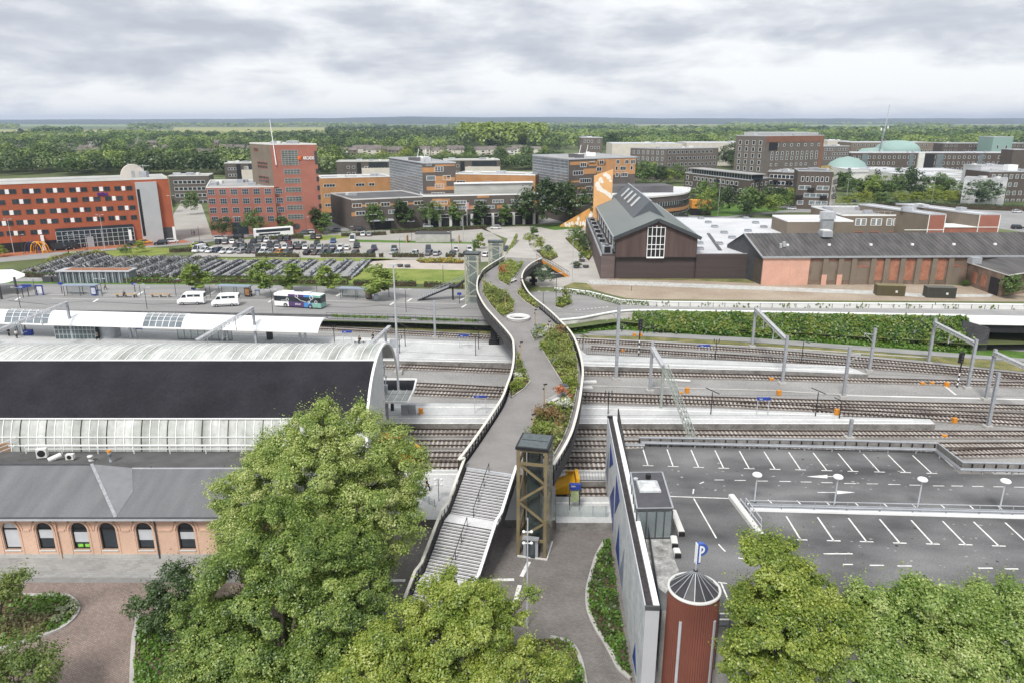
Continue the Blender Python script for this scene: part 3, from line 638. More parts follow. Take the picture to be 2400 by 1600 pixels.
inner = lambda p, s: V((p.x+s, p.y, DZ))
deck = [inner(p, .25) for p in Lw][::-1]+[stL, stR, P(1275, 1118, DZ)]+[inner(p, -.25) for p in Rw]
b = MB(); b.prism([(p.x, p.y) for p in deck], DZ-.9, DZ, M['steel'], M['deck']); b.build('deck', br)
for side, W_ in (('l', Lw), ('r', Rw)):
    s = -1 if side == 'l' else 1
    b = MB(); b.path([p+V((s*.05, 0, DZ-1.2-RZ)) for p in W_], .14, 1.35, M['steel']); b.build('edge_beam', br)
    b = MB(); b.path(W_, .3, .1, M['railtop']); b.build('handrail', br)
    b = MB()
    for p in resample(W_, 1.15):
        q = V((p.x, p.y, DZ+.1)); b.bar(q, p, .1, .3, M['black'], (0, 1, 0))
    b.build('baluster_grille', br)
    b = MB(); b.path([V((p.x, p.y, DZ+.15)) for p in W_], .03, .85, glassmat('railing_mesh', (.12, .12, .12), .5, .35)); b.build('railing_mesh', br)
for (u, v), w_ in (((1158, 815), 1.2), ((1250, 668), 1.0)):
    p=P(u,v,0 if v>700 else ZN);b=MB();b.box((p.x,p.y,DZ/2),(w_,1.2,DZ-1),M['black']);b.box((p.x,p.y,(0 if v>700 else ZN)+1.15),(2.0,1.8,.6),M['black']);b.build('pillar',br)
# planting beds on the deck
M['shrub'] = leafmat('bridge_shrub_leaves', [(.08, .15, .025), (.17, .23, .04), (.26, .29, .08), (.33, .31, .13)], .3)
M['sedge'] = leafmat('bridge_grasses', [(.17, .25, .035), (.30, .37, .065), (.42, .43, .14)], .3)
M['rust'] = leafmat('rust_red_leaves', [(.20, .11, .05), (.28, .17, .07), (.30, .24, .09)], .3)
M['redl'] = leafmat('orange_red_leaves', [(.42, .14, .05), (.55, .22, .09)], .3)
M['whitefl'] = leafmat('white_blossom', [(.45, .5, .38), (.7, .7, .62)], .2)
M['lime'] = leafmat('lime_leaves', [(.16, .22, .03), (.26, .32, .05)], .35)
M['silver'] = leafmat('silver_green_leaves', [(.18, .24, .17), (.30, .38, .30)], .3)
M['yellowfl'] = leafmat('yellow_flowers', [(.35, .25, .03), (.55, .38, .04)], .3)
def inside(x, y, poly):
    c = False; n = len(poly); j = n-1
    for i in range(n):
        if (poly[i][1] > y) != (poly[j][1] > y) and x < (poly[j][0]-poly[i][0])*(y-poly[i][1])/(poly[j][1]-poly[i][1])+poly[i][0]: c = not c
        j = i
    return c
def scatter(poly, n):
    xs = [p[0] for p in poly]; ys = [p[1] for p in poly]; out = []; tries = 0
    while len(out) < n and tries < n*40:
        tries += 1; x, y = rng.uniform(min(xs), max(xs)), rng.uniform(min(ys), max(ys))
        if inside(x, y, poly): out.append((x, y))
    return out
def bed(label, px, z, dens=26, mats=('sedge',), kerb=True, h=.75, name='planting_bed', soil='soil', size=.32, kz=.22):
    w_ = [P(u, v, z) for u, v in px]; xy = [(p.x, p.y) for p in w_]; c = sum(w_, V())/len(w_)
    t = thing(name, label, 'planting bed', (c.x, c.y, z))
    b = MB(); b.prism(xy, z-.02, z+kz-.05, M[soil]); b.build('soil', t)
    if kerb: b = MB(); b.path([p for p in w_], .14, kz, M['conc'], closed=True); b.build('kerb', t)
    A = abs(sum(xy[i][0]*xy[(i+1) % len(xy)][1]-xy[(i+1) % len(xy)][0]*xy[i][1] for i in range(len(xy))))/2
    pts = scatter(xy, int(A*dens)); g = {m: [] for m in mats}
    for x, y in pts:
        k = (math.sin(x*.9+y*.5)+math.sin(y*.7-x*.3+2)+rng.normal(0, .5)+2)/4
        m = mats[min(len(mats)-1, max(0, int(k*len(mats))))]; hh = h*(.5+.8*abs(math.sin(x*1.1)*math.cos(y*.8)))
        g[m].append((x, y, z+kz+rng.uniform(0, 1)**.7*hh))
    for m, q in g.items():
        if q: leaf_cloud('plants', q, [(0, 0, 1)]*len(q), size, M[m], t, .9)
    return t
def bush(label, u, v, z, r, h, mt, n=700, size=.28, name='shrub', cat='shrub', group=None, stems=5):
    """A shrub: several stems and an uneven cloud of leaves made of clumps."""
    p = P(u, v, z); t = thing(name, label, cat, p, group); pts = []; nr = []
    cl = [(rng.normal(0, .45)*r, rng.normal(0, .45)*r, h*rng.uniform(.35, .95), r*rng.uniform(.3, .55)) for _ in range(9)]
    for i in range(n):
        cx, cy, cz, cr = cl[i % 9]; d_ = rng.normal(0, 1, 3); d_ /= np.linalg.norm(d_); k = cr*rng.uniform(.55, 1.05)
        q = (p.x+cx+d_[0]*k, p.y+cy+d_[1]*k, p.z+max(.08, cz+d_[2]*k*.8)); pts.append(q); nr.append(d_+np.array((0, 0, .5)))
    leaf_cloud('leaves', pts, nr, size, mt, t, .6)
    b = MB()
    for i in range(stems): cx, cy, cz, cr = cl[i]; b.tube(p, p+V((cx*.8, cy*.8, cz)), .035, M['bark'], 5, .015)
    b.build('stems', t); return t
M['bark'] = mat('bark', (.10, .085, .065), .95, .3, 2, fine=.2)
bed('long planting bed of grasses and shrubs along the outer curve of the footbridge',[(1264,810),(1322,905),(1326,925),(1345,945),(1352,910),(1355,870),(1350,838),(1340,808),(1330,788),(1318,774),(1300,770),(1283,790)],DZ,30,('sedge','shrub','sedge','lime'))
bed('near planting bed of low shrubs beside the lift tower',[(1326,928),(1318,940),(1290,953),(1262,968),(1250,990),(1244,1030),(1275,1060),(1297,1070),(1316,1037),(1331,1002),(1345,950)],DZ,30,('sedge','shrub','lime','shrub'))
bed('small triangular planting bed beside the bridge bench', [(1242, 782), (1276, 762), (1285, 775), (1282, 790), (1252, 801)], DZ, 30, ('sedge', 'silver', 'lime'))
bed('pointed planting bed on the inner curve beyond the elevator side path',[(1211,832),(1216,834),(1226,861),(1242,896),(1228,912),(1199,932),(1194,925),(1200,905),(1209,872)],DZ,30,('sedge','lime','shrub'))
bed('tall bushy planting bed left of the round bridge bench',[(1130,660),(1160,678),(1189,690),(1206,712),(1204,733),(1180,745),(1172,741),(1150,717),(1134,692)],DZ,30,('sedge','shrub','lime'))
bed('diamond planting bed in the middle of the bridge path',[(1170,622),(1197,612),(1215,622),(1214,640),(1200,660),(1192,672),(1170,660),(1167,655)],DZ,30,('sedge','shrub','sedge'))
bed('narrow planting bed along the far railing of the bridge',[(1211,690),(1221,679),(1236,696),(1258,714),(1263,727),(1250,722),(1230,708)],DZ,30,('sedge','sedge','shrub'))
bed('thin planting strip left of the path where the bridge ends',[(1202,640),(1219,620),(1224,615),(1228,620),(1215,640),(1207,652)],DZ,26,('sedge','shrub'))
for lb, u, v, r, h, m in (('big olive green shrub in the long bridge bed', 1300, 832, 1.9, 2.2, 'shrub'), ('large round shrub low in the long bridge bed', 1325, 858, 2.0, 2.0, 'shrub'),
    ('brownish shrub topping the long bridge bed beside the railing', 1318, 784, 1.2, 1.5, 'rust'), ('feathery shrub at the upper tip of the long bridge bed', 1300, 800, 1.5, 2.0, 'shrub'), ('bright lime plant at the path edge of the long bed', 1274, 818, 1.3, .9, 'lime'),
    ('silver green plant at the path edge of the long bed', 1304, 850, .9, .7, 'silver'), ('lime plant at the lower end of the long bed', 1334, 905, 1.3, .9, 'lime'), ('orange red shrub beside the small bridge bench', 1320, 935, 1.0, 1.9, 'redl'),
    ('white flowering shrub below the orange red one', 1325, 957, 1.0, 1.5, 'whitefl'), ('large rust brown shrub left of the white flowering one', 1290, 982, 1.7, 1.6, 'rust'), ('rust brown shrub hugging the path edge', 1272, 972, 1.0, 1.0, 'rust'),
    ('bright yellow green shrub behind the lift tower roof', 1262, 1020, 1.5, 1.4, 'lime'), ('green shrub between lime shrub and railing', 1298, 1020, 1.3, 1.3, 'shrub'), ('orange tinted shrub beside the lift tower roof', 1306, 1008, .7, .9, 'rust'),
    ('orange red young tree in the diamond bridge bed', 1182, 650, 1.2, 3.2, 'redl'), ('green shrub below the orange red young tree', 1190, 662, 1.0, 1.1, 'sedge'), ('leafy shrub in the left bed near the railing', 1152, 695, 1.7, 2.4, 'shrub'),
    ('taller leafy shrub in the left bed near the round bench', 1178, 715, 1.7, 2.6, 'shrub'), ('white flowering plant in the pointed bed', 1216, 885, .7, .7, 'whitefl'), ('dense green plant in the pointed bed', 1209, 908, 1.1, .9, 'lime')):
    bush(lb, u, v, DZ+.15, r, h, M[m], 520 if r > 1.2 else 300, group='shrubs in the bridge beds')
# round bench
p = P(1215, 748, DZ); t = thing('round_bench', 'round white stone bench ring on the footbridge', 'bench', p)
b = MB(); b.lathe(p, [(2.05, .05), (2.1, .38), (2.2, .45), (2.2, .52), (1.6, .52), (1.55, .4), (1.5, .05)], M['offwhite'], 32); b.build('ring', t)
b = MB(); b.lathe(p, [(1.5, .06), (.1, .08)], M['path'], 24); b.build('inner_paving', t)
b = MB(); b.lathe(p, [(1.0, .09), (.98, .13), (.5, .13), (.45, .09)], M['dgrey'], 24); b.build('drain_ring', t)
def bench(label, u, v, z, rz, L=2.0, name='bench'):
    p = P(u, v, z); t = thing(name, label, 'bench', p, 'benches'); X = V((math.cos(rz), math.sin(rz), 0)); Y = V((-X.y, X.x, 0))
    b = MB()
    for k in (-.18, 0, .18): b.bar(p+Y*k-X*L/2+V((0, 0, .46)), p+Y*k+X*L/2+V((0, 0, .46)), .14, .05, M['offwhite'])
    b.build('seat', t); b = MB()
    for k in (.62, .8): b.bar(p+Y*.28-X*L/2+V((0, 0, k)), p+Y*.28+X*L/2+V((0, 0, k)), .05, .12, M['offwhite'])
    b.build('backrest', t)
    for s in (-1, 1): b = MB(); b.box(p+X*s*L*.38+V((0, 0, .22)), (.08, .5, .44), M['dgrey'], rz); b.build('leg', t)
    return t
bench('pale bench facing the path beside the triangular bridge bed', 1276, 787, DZ, 1.0, 3.2)
bench('pale bench behind two seated people at the bridge railing', 1286, 775, DZ, 1.1, 2.6)
bench('small pale bench beside the orange red shrub', 1296, 945, DZ, .9, 2.6)
bench('white bench at the left tip of the far bridge bed', 1203, 662, DZ, 1.1, 3.0)
# litter bin by orange shrub
p=P(1322,920,DZ+.2);b=MB();b.box(p+V((0,0,.55)),(.9,.8,1.1),M['galv'],.3);b.box(p+V((0,0,1.14)),(1.0,.9,.08),M['dgrey'],.3);tag(b.build('utility_box'),'grey metal box standing behind the orange red shrub','utility box')
# wooden lamp posts on the bridge
LW = [(1220, 855, 800), (1275, 960, 898), (1254, 769, 725), (1286, 800, 752), (1248, 1012, 968), (1221, 692, 653), (1184, 733, 685), (1135, 680, 640)]
for i, (u, vb, vt) in enumerate(LW):
    p = P(u, vb, DZ); h = Q(u, vt, p.y).z-DZ
    t = thing('wooden_lamp_post', ['slim wooden lamp post on the bridge path beside the pointed bed', 'slim wooden lamp post beside the small bench and rust shrubs', 'slim wooden lamp post right of the round bench', 'slim wooden lamp post at the seated couple bench',
        'slim wooden lamp post behind the lift tower', 'slim wooden lamp post by the narrow far bed', 'slim wooden lamp post in the bushy left bed', 'slim wooden lamp post at the left railing near the far lift'][i], 'lamp post', p, 'wooden lamp posts on the footbridge')
    b = MB(); b.tube(p, p+V((0, 0, .8)), .09, M['black'], 8); b.tube(p+V((0, 0, .8)), p+V((0, 0, h)), .085, M['wood'], 8, .06); b.build('post', t)
    b = MB(); b.box(p+V((.12, 0, h-.1)), (.45, .16, .16), M['black'], .4); b.box(p+V((-.1, 0, h-.7)), (.2, .16, .16), M['black']); b.build('spotlights', t)
# ------------------------------------------------------------------ staircase at the near end
t = thing('bridge_staircase', 'wide grey staircase with two landings leading down from the footbridge', 'staircase', (-7, 62, 0))
D = V((-.308, -.951, 0)); X = V((.951, -.308, 0)); O = V((stL.x, stL.y, 0))+X*.35; WID = 5.35
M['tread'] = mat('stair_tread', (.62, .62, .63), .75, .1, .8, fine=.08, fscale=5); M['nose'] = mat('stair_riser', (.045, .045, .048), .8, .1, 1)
z = DZ; s = 0.0; n1 = 17; rise = 2.75/17; go = .285; prof = [(0, DZ)]; fl = 0
treads = MB(); risers = MB()
def stairbox(b, s0, s1, z0, z1, mt, a=0, w_=None):
    w_ = WID if w_ is None else w_; p = [O+D*s0+X*a, O+D*s0+X*(a+w_), O+D*s1+X*(a+w_), O+D*s1+X*a]
    b.prism([(q.x, q.y) for q in p], z0, z1, mt)
land = []
for cnt, lnd in ((17, 1.55), (17, 1.45), (8, 0)):
    for i in range(cnt):
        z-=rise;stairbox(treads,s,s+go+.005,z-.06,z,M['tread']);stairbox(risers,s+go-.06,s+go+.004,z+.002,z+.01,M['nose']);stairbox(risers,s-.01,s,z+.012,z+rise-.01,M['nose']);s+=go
    prof.append((s, z))
    if lnd: land.append((s, s+lnd, z)); stairbox(treads, s, s+lnd, z-.2, z, M['tread']); s += lnd; prof.append((s, z))
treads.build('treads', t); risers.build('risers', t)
for a in (-.3, WID+.02):
    b = MB()
    for (s0, z0), (s1, z1) in zip(prof, prof[1:]):
        p = O+D*s0+X*(a+.13); q = O+D*s1+X*(a+.13); b.bar(p+V((0, 0, z0-.1)), q+V((0, 0, z1-.1)), .16, .8, M['steel'])
    b.build('stringer', t)
stairbox_b = MB(); stairbox(stairbox_b, -.1, .12, DZ-.15, DZ+.012, M['lgrey']); stairbox_b.build('top_nosing', t)
for a, nm, hgt in ((-.22, 'l', 1.1), (WID+.15, 'r', 1.1)):
    b = MB(); g = MB(); po = MB()
    for (s0, z0), (s1, z1) in zip(prof, prof[1:]):
        p = O+D*s0+X*a+V((0, 0, z0+hgt)); q = O+D*s1+X*a+V((0, 0, z1+hgt)); b.bar(p, q, .26, .12, M['railtop'] if nm == 'l' else M['white'])
        g.add([p-V((0, 0, 1)), q-V((0, 0, 1)), q-V((0, 0, .06)), p-V((0, 0, .06))], [(0, 1, 2, 3)], M['gclear'])
        m = max(2, int((s1-s0)/1.1))
        for i in range(m): e = p.lerp(q, i/m); po.bar(e-V((0, 0, 1.3)), e-V((0, 0, .05)), .07, .12, M['black'], (0, 1, 0))
    b.build('handrail', t); g.build('glass_panel', t); po.build('baluster_grille', t)
b = MB()
for a, b2 in ((0, 1), (2, 3)):
    (s0, z0), (s1, z1) = prof[a], prof[b2]
    p = O+D*(s0+.1)+X*WID*.47+V((0, 0, z0+.95)); q = O+D*(s1-.1)+X*WID*.47+V((0, 0, z1+.95)); b.bar(p, q, .055, .055, M['black'])
    for i in range(4): e = p.lerp(q, i/3); b.bar(e-V((0, 0, .95)), e, .06, .06, M['black'])
b.build('centre_handrail', t)
# the deck railing joins down to the stair railings
p0 = O+X*(-.22)+V((0, 0, DZ+1.1)); b = MB(); b.path([Lw[0], p0], .28, .1, M['railtop']); b.build('handrail', br)
b = MB(); b.path([Lw[0]-V((0, 0, 1.9)), p0-V((0, 0, 1.9))], .14, 1.0, M['steel']); b.build('edge_beam', br)
b = MB(); q = O+D*5.6+X*2.6; b.box((q.x, q.y, 1.7), (3.6, .4, 3.4), M['steel'], -.31); b.build('support', t)
# ------------------------------------------------------------------ lift towers
M['bronze'] = mat('bronze_frame', (.205, .165, .095), .5, .18, .8)
M['pgreen'] = mat('pale_green_frame', (.42, .40, .29), .6, .12, .8)
def lift(label, o, ax, w_, dpt, z0, z1, fm, door=True):
    """A braced glass lift shaft: o is the near-left foot, ax its front direction."""
    ax = V((ax[0], ax[1], 0)).normalized(); ay = V((-ax.y, ax.x, 0)); o = V((o[0], o[1], 0))
    t = thing('lift_tower', label, 'lift tower', (o.x, o.y, z0), 'lift towers'); c = [o, o+ax*w_, o+ax*w_+ay*dpt, o+ay*dpt]; zt = z1-.35; H_ = zt-z0
    fr_ = MB()
    for p in c: fr_.bar(p+V((0, 0, z0)), p+V((0, 0, zt)), .32, .32, fm, (0, 1, 0))
    lv = [z0+H_*f for f in (.16, .87)]
    for i in range(4):
        p, q = c[i], c[(i+1) % 4]
        for z_ in lv+[zt-.1]: fr_.bar(p+V((0, 0, z_)), q+V((0, 0, z_)), .2, .26, fm)
        k = 4; zs = [lerp(lv[0], lv[1], j/k) for j in range(k+1)]
        for j in range(k):
            a, e = (p, q) if (j+i) % 2 == 0 else (q, p); fr_.bar(a+V((0, 0, zs[j])), e+V((0, 0, zs[j+1])), .17, .2, fm)
    fr_.build('frame', t)
    g = MB(); of = .22
    for i in range(4):
        p, q = c[i], c[(i+1) % 4]; nrm = (q-p).normalized().cross(V((0, 0, 1)))*of
        if i!=0 or not door:g.add([p+nrm+V((0,0,z0)),q+nrm+V((0,0,z0)),q+nrm+V((0,0,zt)),p+nrm+V((0,0,zt))],[(0,1,2,3)],M['gclear'])
    g.build('glass', t)
    s=MB();cc=o+ax*w_*.5+ay*dpt*.55;s.box(cc+V((0,0,z0+H_*.5)),(w_*.5,dpt*.45,H_*.93),glassmat('lift_shaft_glass',(.05,.065,.06),.2,.75),math.atan2(ax.y,ax.x))
    for a in (.3, .7): s.bar(o+ax*w_*a+ay*dpt*.35+V((0, 0, z0)), o+ax*w_*a+ay*dpt*.35+V((0, 0, zt)), .12, .12, M['black'])
    s.build('shaft', t)
    r_ = MB(); m = o+ax*w_*.5+ay*dpt*.5; rz = math.atan2(ax.y, ax.x)
    r_.box(m+V((0,0,zt+.14)),(w_+.5,dpt+.5,.28),M['black'],rz);r_.box(m+V((0,0,zt+.29)),(w_+.1,dpt+.1,.05),mat('lift_roof_membrane',(.10,.12,.125),.6,.2,2),rz)
    r_.box(m+V((0, 0, zt+.33)), (w_-.1, .05, .03), M['black'], rz); r_.build('roof', t)
    if door:
        d_=MB();d_.box(o+ax*w_*.5-ay*.25+V((0,0,z0+1.15)),(w_*.55,.12,2.2),M['galv'],rz);d_.box(o+ax*w_*.5-ay*.33+V((0,0,z0+1.05)),(w_*.34,.06,2.0),M['glass'],rz);d_.box(o+ax*w_*.5-ay*.35+V((0,0,z0+2.3)),(w_*.6,.5,.2),M['galv'],rz);d_.build('door',t)
        k=MB();k.path([c[0]-ay*.3+V((0,0,z0)),c[1]-ay*.3+ax*.3+V((0,0,z0)),c[2]+ax*.3+V((0,0,z0))],.14,.16,M['offwhite']);k.build('kerb',t)
    # landing bridge to the deck
    return t
A_,B_=P(1214,1299,0),P(1276,1307,0);lift('near bronze framed glass lift tower at the foot of the footbridge',A_,B_-A_,(B_-A_).length,3.0,0,12.1,M['bronze'])
A_,B_=P(1092,712,ZN),P(1121,713,ZN);lift('pale green framed lift tower rising from the bus platform',A_,B_-A_,(B_-A_).length,2.8,ZN,Q(1106,594,A_.y).z,M['pgreen'],False)
A_,B_=P(1146,640,ZN),P(1178,640,ZN);lift('second pale green lift tower behind the bus platform one',A_,B_-A_,(B_-A_).length,2.8,ZN,Q(1162,566,A_.y).z,M['pgreen'],False)
# stairs from the bus platform to the left lift
a0 = P(980, 703, ZN); a1 = Q(1058, 671, a0.y); a2 = Q(1090, 657, a0.y)
t = thing('platform_stairs', 'dark metal stairs climbing from the bus platform to the pale lift tower', 'staircase', a0)
b=MB();b.bar(a0,a1,2.2,.35,M['black']);b.bar(a1-V((.6,0,0)),a1+V((1.2,0,0)),2.2,.3,M['black']);b.bar(a1+V((1.2,0,0)),a2,2.2,.35,M['black']);b.build('flight',t)
b = MB()
for i in range(16): q = a0.lerp(a1, (i+.5)/16); b.box(q+V((0, 0, .22)), (.26, 2.0, .06), M['galv'])
b.build('treads', t); b = MB()
for sy in (-1.1, 1.1):
    for f in(.55,1.05):b.bar(a0+V((0,sy,f+.2)),a1+V((0,sy,f+.2)),.05,.05,M['galv']);b.bar(a1+V((0,sy,f+.2)),a2+V((0,sy,f+.2)),.05,.05,M['galv'])
    for i in range(12): q = a0.lerp(a2, i/11); b.bar(q+V((0, sy, .1)), q+V((0, sy, 1.3)), .05, .05, M['galv'])
b.build('handrails', t); b = MB(); b.box((a1.x+.3, a1.y, (ZN+a1.z)/2), (.35, .35, a1.z-ZN), M['black']); b.build('pillar', t)
# stairs at the far right end of the bridge with orange timber sides
s0 = P(1271, 610, DZ); s1 = P(1334, 648, ZN); dd = V((s1.x-s0.x, s1.y-s0.y, 0)); LL = dd.length; dd.normalize(); xx = V((-dd.y, dd.x, 0))
t = thing('bridge_staircase', 'orange edged stairs leading down from the far end of the footbridge', 'staircase', s1)
b = MB()
for i in range(24):
    q = s0.lerp(s1, (i+.5)/24); b.box(q+xx*1.2, (LL/24+.02, 2.4, .18), M['path'], math.atan2(dd.y, dd.x))
b.build('treads',t);b=MB();b.bar(s0-V((0,0,.35)),s1-V((0,0,.35)),.2,.75,M['orange']);b.bar(s0-V((0,0,.35))+xx*2.5,s1-V((0,0,.35))+xx*2.5,.2,.75,M['orange']);b.build('side_panel',t)
b = MB()
for o_ in (V((0, 0, 0)), xx*2.5):
    b.bar(s0+o_+V((0, 0, 1.2)), s1+o_+V((0, 0, 1.2)), .08, .08, M['black'])
    for i in range(18): q = s0.lerp(s1, i/17)+o_; b.bar(q, q+V((0, 0, 1.2)), .06, .06, M['black'])
b.build('handrails', t)
b=MB();fs_=Fac((s0.x,s0.y),(s1.x,s1.y));wallpoly(b,fs_,[(LL*.4,ZN),(LL,ZN),(LL*.4,lerp(DZ,ZN,.4)-.7)],-2.3,-.1,M['stonedark']);b.build('stone_base',t)
b = MB(); b.path([P(1244, 636, DZ-1.6), P(1258, 626, DZ-1.1), P(1271, 618, DZ-.9)], .3, .5, M['orange']); b.build('orange_soffit', br)
# ================================================================== station hall, old station building, canopies, car park
HX0, HX1, HY, HA, HZ, HH = -78.0, -16.3, 86.0, 11.5, 6.0, 9.0
pr = lambda th, k=0: (HY-(HA+k)*math.cos(R(th)), HZ+(HH+k)*math.sin(R(th)))
M['panel'] = mat('grimy_translucent_panel', (.27, .285, .26), .45, col2=(.60, .62, .59), scale=.5, streak=(1.2, .25, .25), fine=.12, fscale=1.5)
M['dark'] = mat('dark_roof_membrane', (.017, .017, .021), .85, spec=.15, col2=(.030, .030, .036), scale=.25, fine=.15, fscale=3)
hall = thing('station_hall', 'arched station hall with a dark barrel roof between two pale translucent strips', 'station hall', (-40, HY, 0))
def shell(name, t0, t1, mt, k=0, n=24):
    b = MB(); ts = [lerp(t0, t1, i/n) for i in range(n+1)]
    vs = [(x, *pr(t, k)) for x in (HX0, HX1) for t in ts]; m = n+1
    b.add(vs, [(i, m+i, m+i+1, i+1) for i in range(n)], mt, True); b.build(name, hall)
shell('translucent_strip', -6, 26.5, M['panel']); shell('dark_roof', 26.5, 72.3, M['dark'], .06); shell('translucent_strip', 72.3, 150, M['panel'])
def arcbar(b, x, t0, t1, w_, h, mt, k=0, n=14):
    p = [V((x, *pr(lerp(t0, t1, i/n), k))) for i in range(n+1)]
    for a, c in zip(p, p[1:]): b.bar(a, c, h, w_, mt, (1, 0, 0))
b = MB(); b2 = MB(); x = HX1-.95; i = 0
while x > HX0:
    arcbar(b2 if i%7 in(1,4)else b,x,-6,26.5,.07,.07,M['black']if i%7 in(1,4)else M['white'],.05,6);arcbar(b,x,72.3,128,.07,.08,M['white'],.05,8);x-=.97;i+=1
b.build('ribs', hall); b2.build('dark_ribs', hall)
b = MB()
for t_, mt_, s_ in ((26.5, 'white', .22), (72.3, 'white', .22), (14, 'white', .06), (8, 'white', .06), (-5, 'lgrey', .15)):
    q = pr(t_, .1); b.bar((HX0, *q), (HX1, *q), s_, .1, M[mt_])
b.build('edge_trims', hall)
b = MB(); arcbar(b, HX1+.05, -8, 188, .28, .26, M['white'], .06, 44); b.build('arch_rim', hall)
b = MB(); arcbar(b, HX1-2.6, 60, 180, .25, .9, M['dgrey'], -1.3, 24)
for i in range(9):
    a,c=66+i*13,72.5+i*13;b.bar((HX1-1.5,*pr(a,-.2)),(HX1-1.5,*pr(c,-1.6)),.14,.14,M['lgrey']);b.bar((HX1-1.5,*pr(c,-1.6)),(HX1-1.5,*pr(a+13,-.2)),.14,.14,M['lgrey'])
b.build('inner_truss', hall)
b = MB(); g = MB()
for i in range(24):
    y = HY-HA+.6+i*.62; zt = HZ+HH*math.sqrt(max(0, 1-((y-HY)/HA)**2))-.2; b.bar((HX1-.5, y, 4.2), (HX1-.5, y, zt), .09, .12, M['white'], (0, 1, 0))
ys = [HY-HA+.4+i*(14.6)/20 for i in range(21)]; pts = [(HX1-.55, y, HZ+HH*math.sqrt(max(0, 1-((y-HY)/HA)**2))-.15) for y in ys]
g.poly([(HX1-.55,ys[0],4.2)]+pts+[(HX1-.55,ys[-1],4.2)],glassmat('gable_glass',(.30,.34,.335),.15,.85));b.build('gable_mullions',hall);g.build('gable_glass',hall)
b = MB()
for x in (-18, -30, -42, -54, -66): b.box((x, HY+HA-.2, 3.4), (.5, .5, 5.4), M['lgrey'])
b.build('columns', hall)
b = MB(); b.box(((HX0+HX1)/2, HY-HA-.1, 2.7), (HX1-HX0, .3, 5.4), M['conc']); b.build('rear_wall', hall)
# platform canopy poking out of the hall
t = thing('platform_canopy', 'small translucent platform canopy with white frame at the hall mouth', 'canopy', P(925, 940, PZ))
c = [P(900, 889, 5.6), P(976, 889, 5.6), P(956, 943, 5.0), P(868, 943, 5.0)]; m0 = c[0].lerp(c[3], .33)-V((0, 0, .5)); m1 = c[1].lerp(c[2], .33)-V((0, 0, .5))
b = MB(); b.poly([c[3], c[2], m1, m0], M['panel']); b.poly([m0, m1, c[1], c[0]], M['dark']); b.build('roof', t)
b = MB()
for p, q in ((c[0], c[1]), (c[1], m1), (m1, c[2]), (c[2], c[3])): b.bar(p+V((0, 0, .06)), q+V((0, 0, .06)), .22, .24, M['white'])
for i in range(1, 5): b.bar(m0.lerp(m1, i/5)+V((0, 0, .06)), c[3].lerp(c[2], i/5)+V((0, 0, .06)), .07, .07, M['white'])
b.build('frame',t);b=MB();q=P(920,960,PZ);b.bar(q,q+V((0,0,4.2)),.45,.45,M['dgrey'],(0,1,0));b.bar(q+V((-1.2,0,0)),q+V((-1.2,0,4.2)),.2,.2,M['black'],(0,1,0));b.build('column',t)
p = P(959, 968, PZ); t = thing('equipment_cabinet', 'grey metal cabinets left of the orange grit box on the platform', 'cabinet', p); b = MB()
for s in (-.6, .5): b.box(p+V((s, 0, .75)), (1.0, .8, 1.5), M['galv'])
b.build('body', t)
# ------------------------------------------------------------------ old station building
fac = Fac((P(-140, 1305).x, 63.7), (-16.5, 63.7)); EZ = 4.75
M['salmon'] = mat('salmon_stucco', (.63, .43, .325), .85, .08, .35, fine=.06, fscale=4)
M['zinc'] = mat('zinc_roof', (.125, .128, .135), .5, col2=(.175, .178, .185), scale=.3, streak=(2.2, .35, 1), fine=.08, fscale=6)
sta = thing('station_building', 'old salmon station building with arched windows and grey hipped roof', 'building', (-40, 68, 0))
WX = [(100, 1), (415, 2), (735, 3), (995, 4), (1330, 5), (1712, 6), (2068, 7)]
WC = [fac.px(x/3.92, 1257)[0] for x, _ in WX]; WC = [WC[0]-5.6]+WC+[WC[-1]+5.2, WC[-1]+10.4]
zs, _z = fac.px(100, 1287)[1], 0; hw = .82; zspr = fac.px(380, 1241)[1]
b = MB(); prev = 0
for c in WC:
    fbox(b, fac, prev, .45, c-hw, EZ, -.4, 0, M['salmon']); fbox(b, fac, c-hw, .45, c+hw, zs, -.4, 0, M['salmon'])
    arc = [(c-hw*math.cos(math.pi*i/14), zspr+hw*math.sin(math.pi*i/14)) for i in range(15)]
    wallpoly(b, fac, [(c-hw, EZ)]+arc+[(c+hw, EZ)], -.4, 0, M['salmon']); prev = c+hw
fbox(b, fac, prev, .45, fac.L, EZ, -.4, 0, M['salmon']); fbox(b, fac, 0, 0, fac.L, .45, -.4, .06, M['conc'])
b.box((-16.7, 68.8, EZ/2), (.4, 9.8, EZ), M['salmon']); b.build('wall', sta)
b = MB(); prev = 0
for c in WC:
    for r_, pr_, th in ((hw+.12, .12, .14), (hw+.42, .07, .12)):
        ring=[(c-r_*math.cos(math.pi*i/16),zspr+r_*math.sin(math.pi*i/16))for i in range(17)];ring2=[(c-(r_+th)*math.cos(math.pi*i/16),zspr+(r_+th)*math.sin(math.pi*i/16))for i in range(17)]
        for i in range(16): wallpoly(b, fac, [ring[i], ring[i+1], ring2[i+1], ring2[i]], 0, pr_, M['salmon'])
        for sg in (-1, 1) if r_ < 1 else (): fbox(b, fac, c+sg*r_, .5, c+sg*(r_+th), zspr, 0, .05, M['salmon'])
    fbox(b, fac, prev, zspr-.12, c-hw-.6, zspr+.1, 0, .08, M['salmon']); prev = c+hw+.6
    fbox(b, fac, c-hw, zs-.12, c+hw, zs, -.05, .1, M['offwhite'])
fbox(b, fac, 0, EZ-.28, fac.L, EZ-.1, 0, .14, M['salmon']); fbox(b, fac, 0, EZ-.7, fac.L, EZ-.55, 0, .07, M['salmon']); b.build('mouldings', sta)
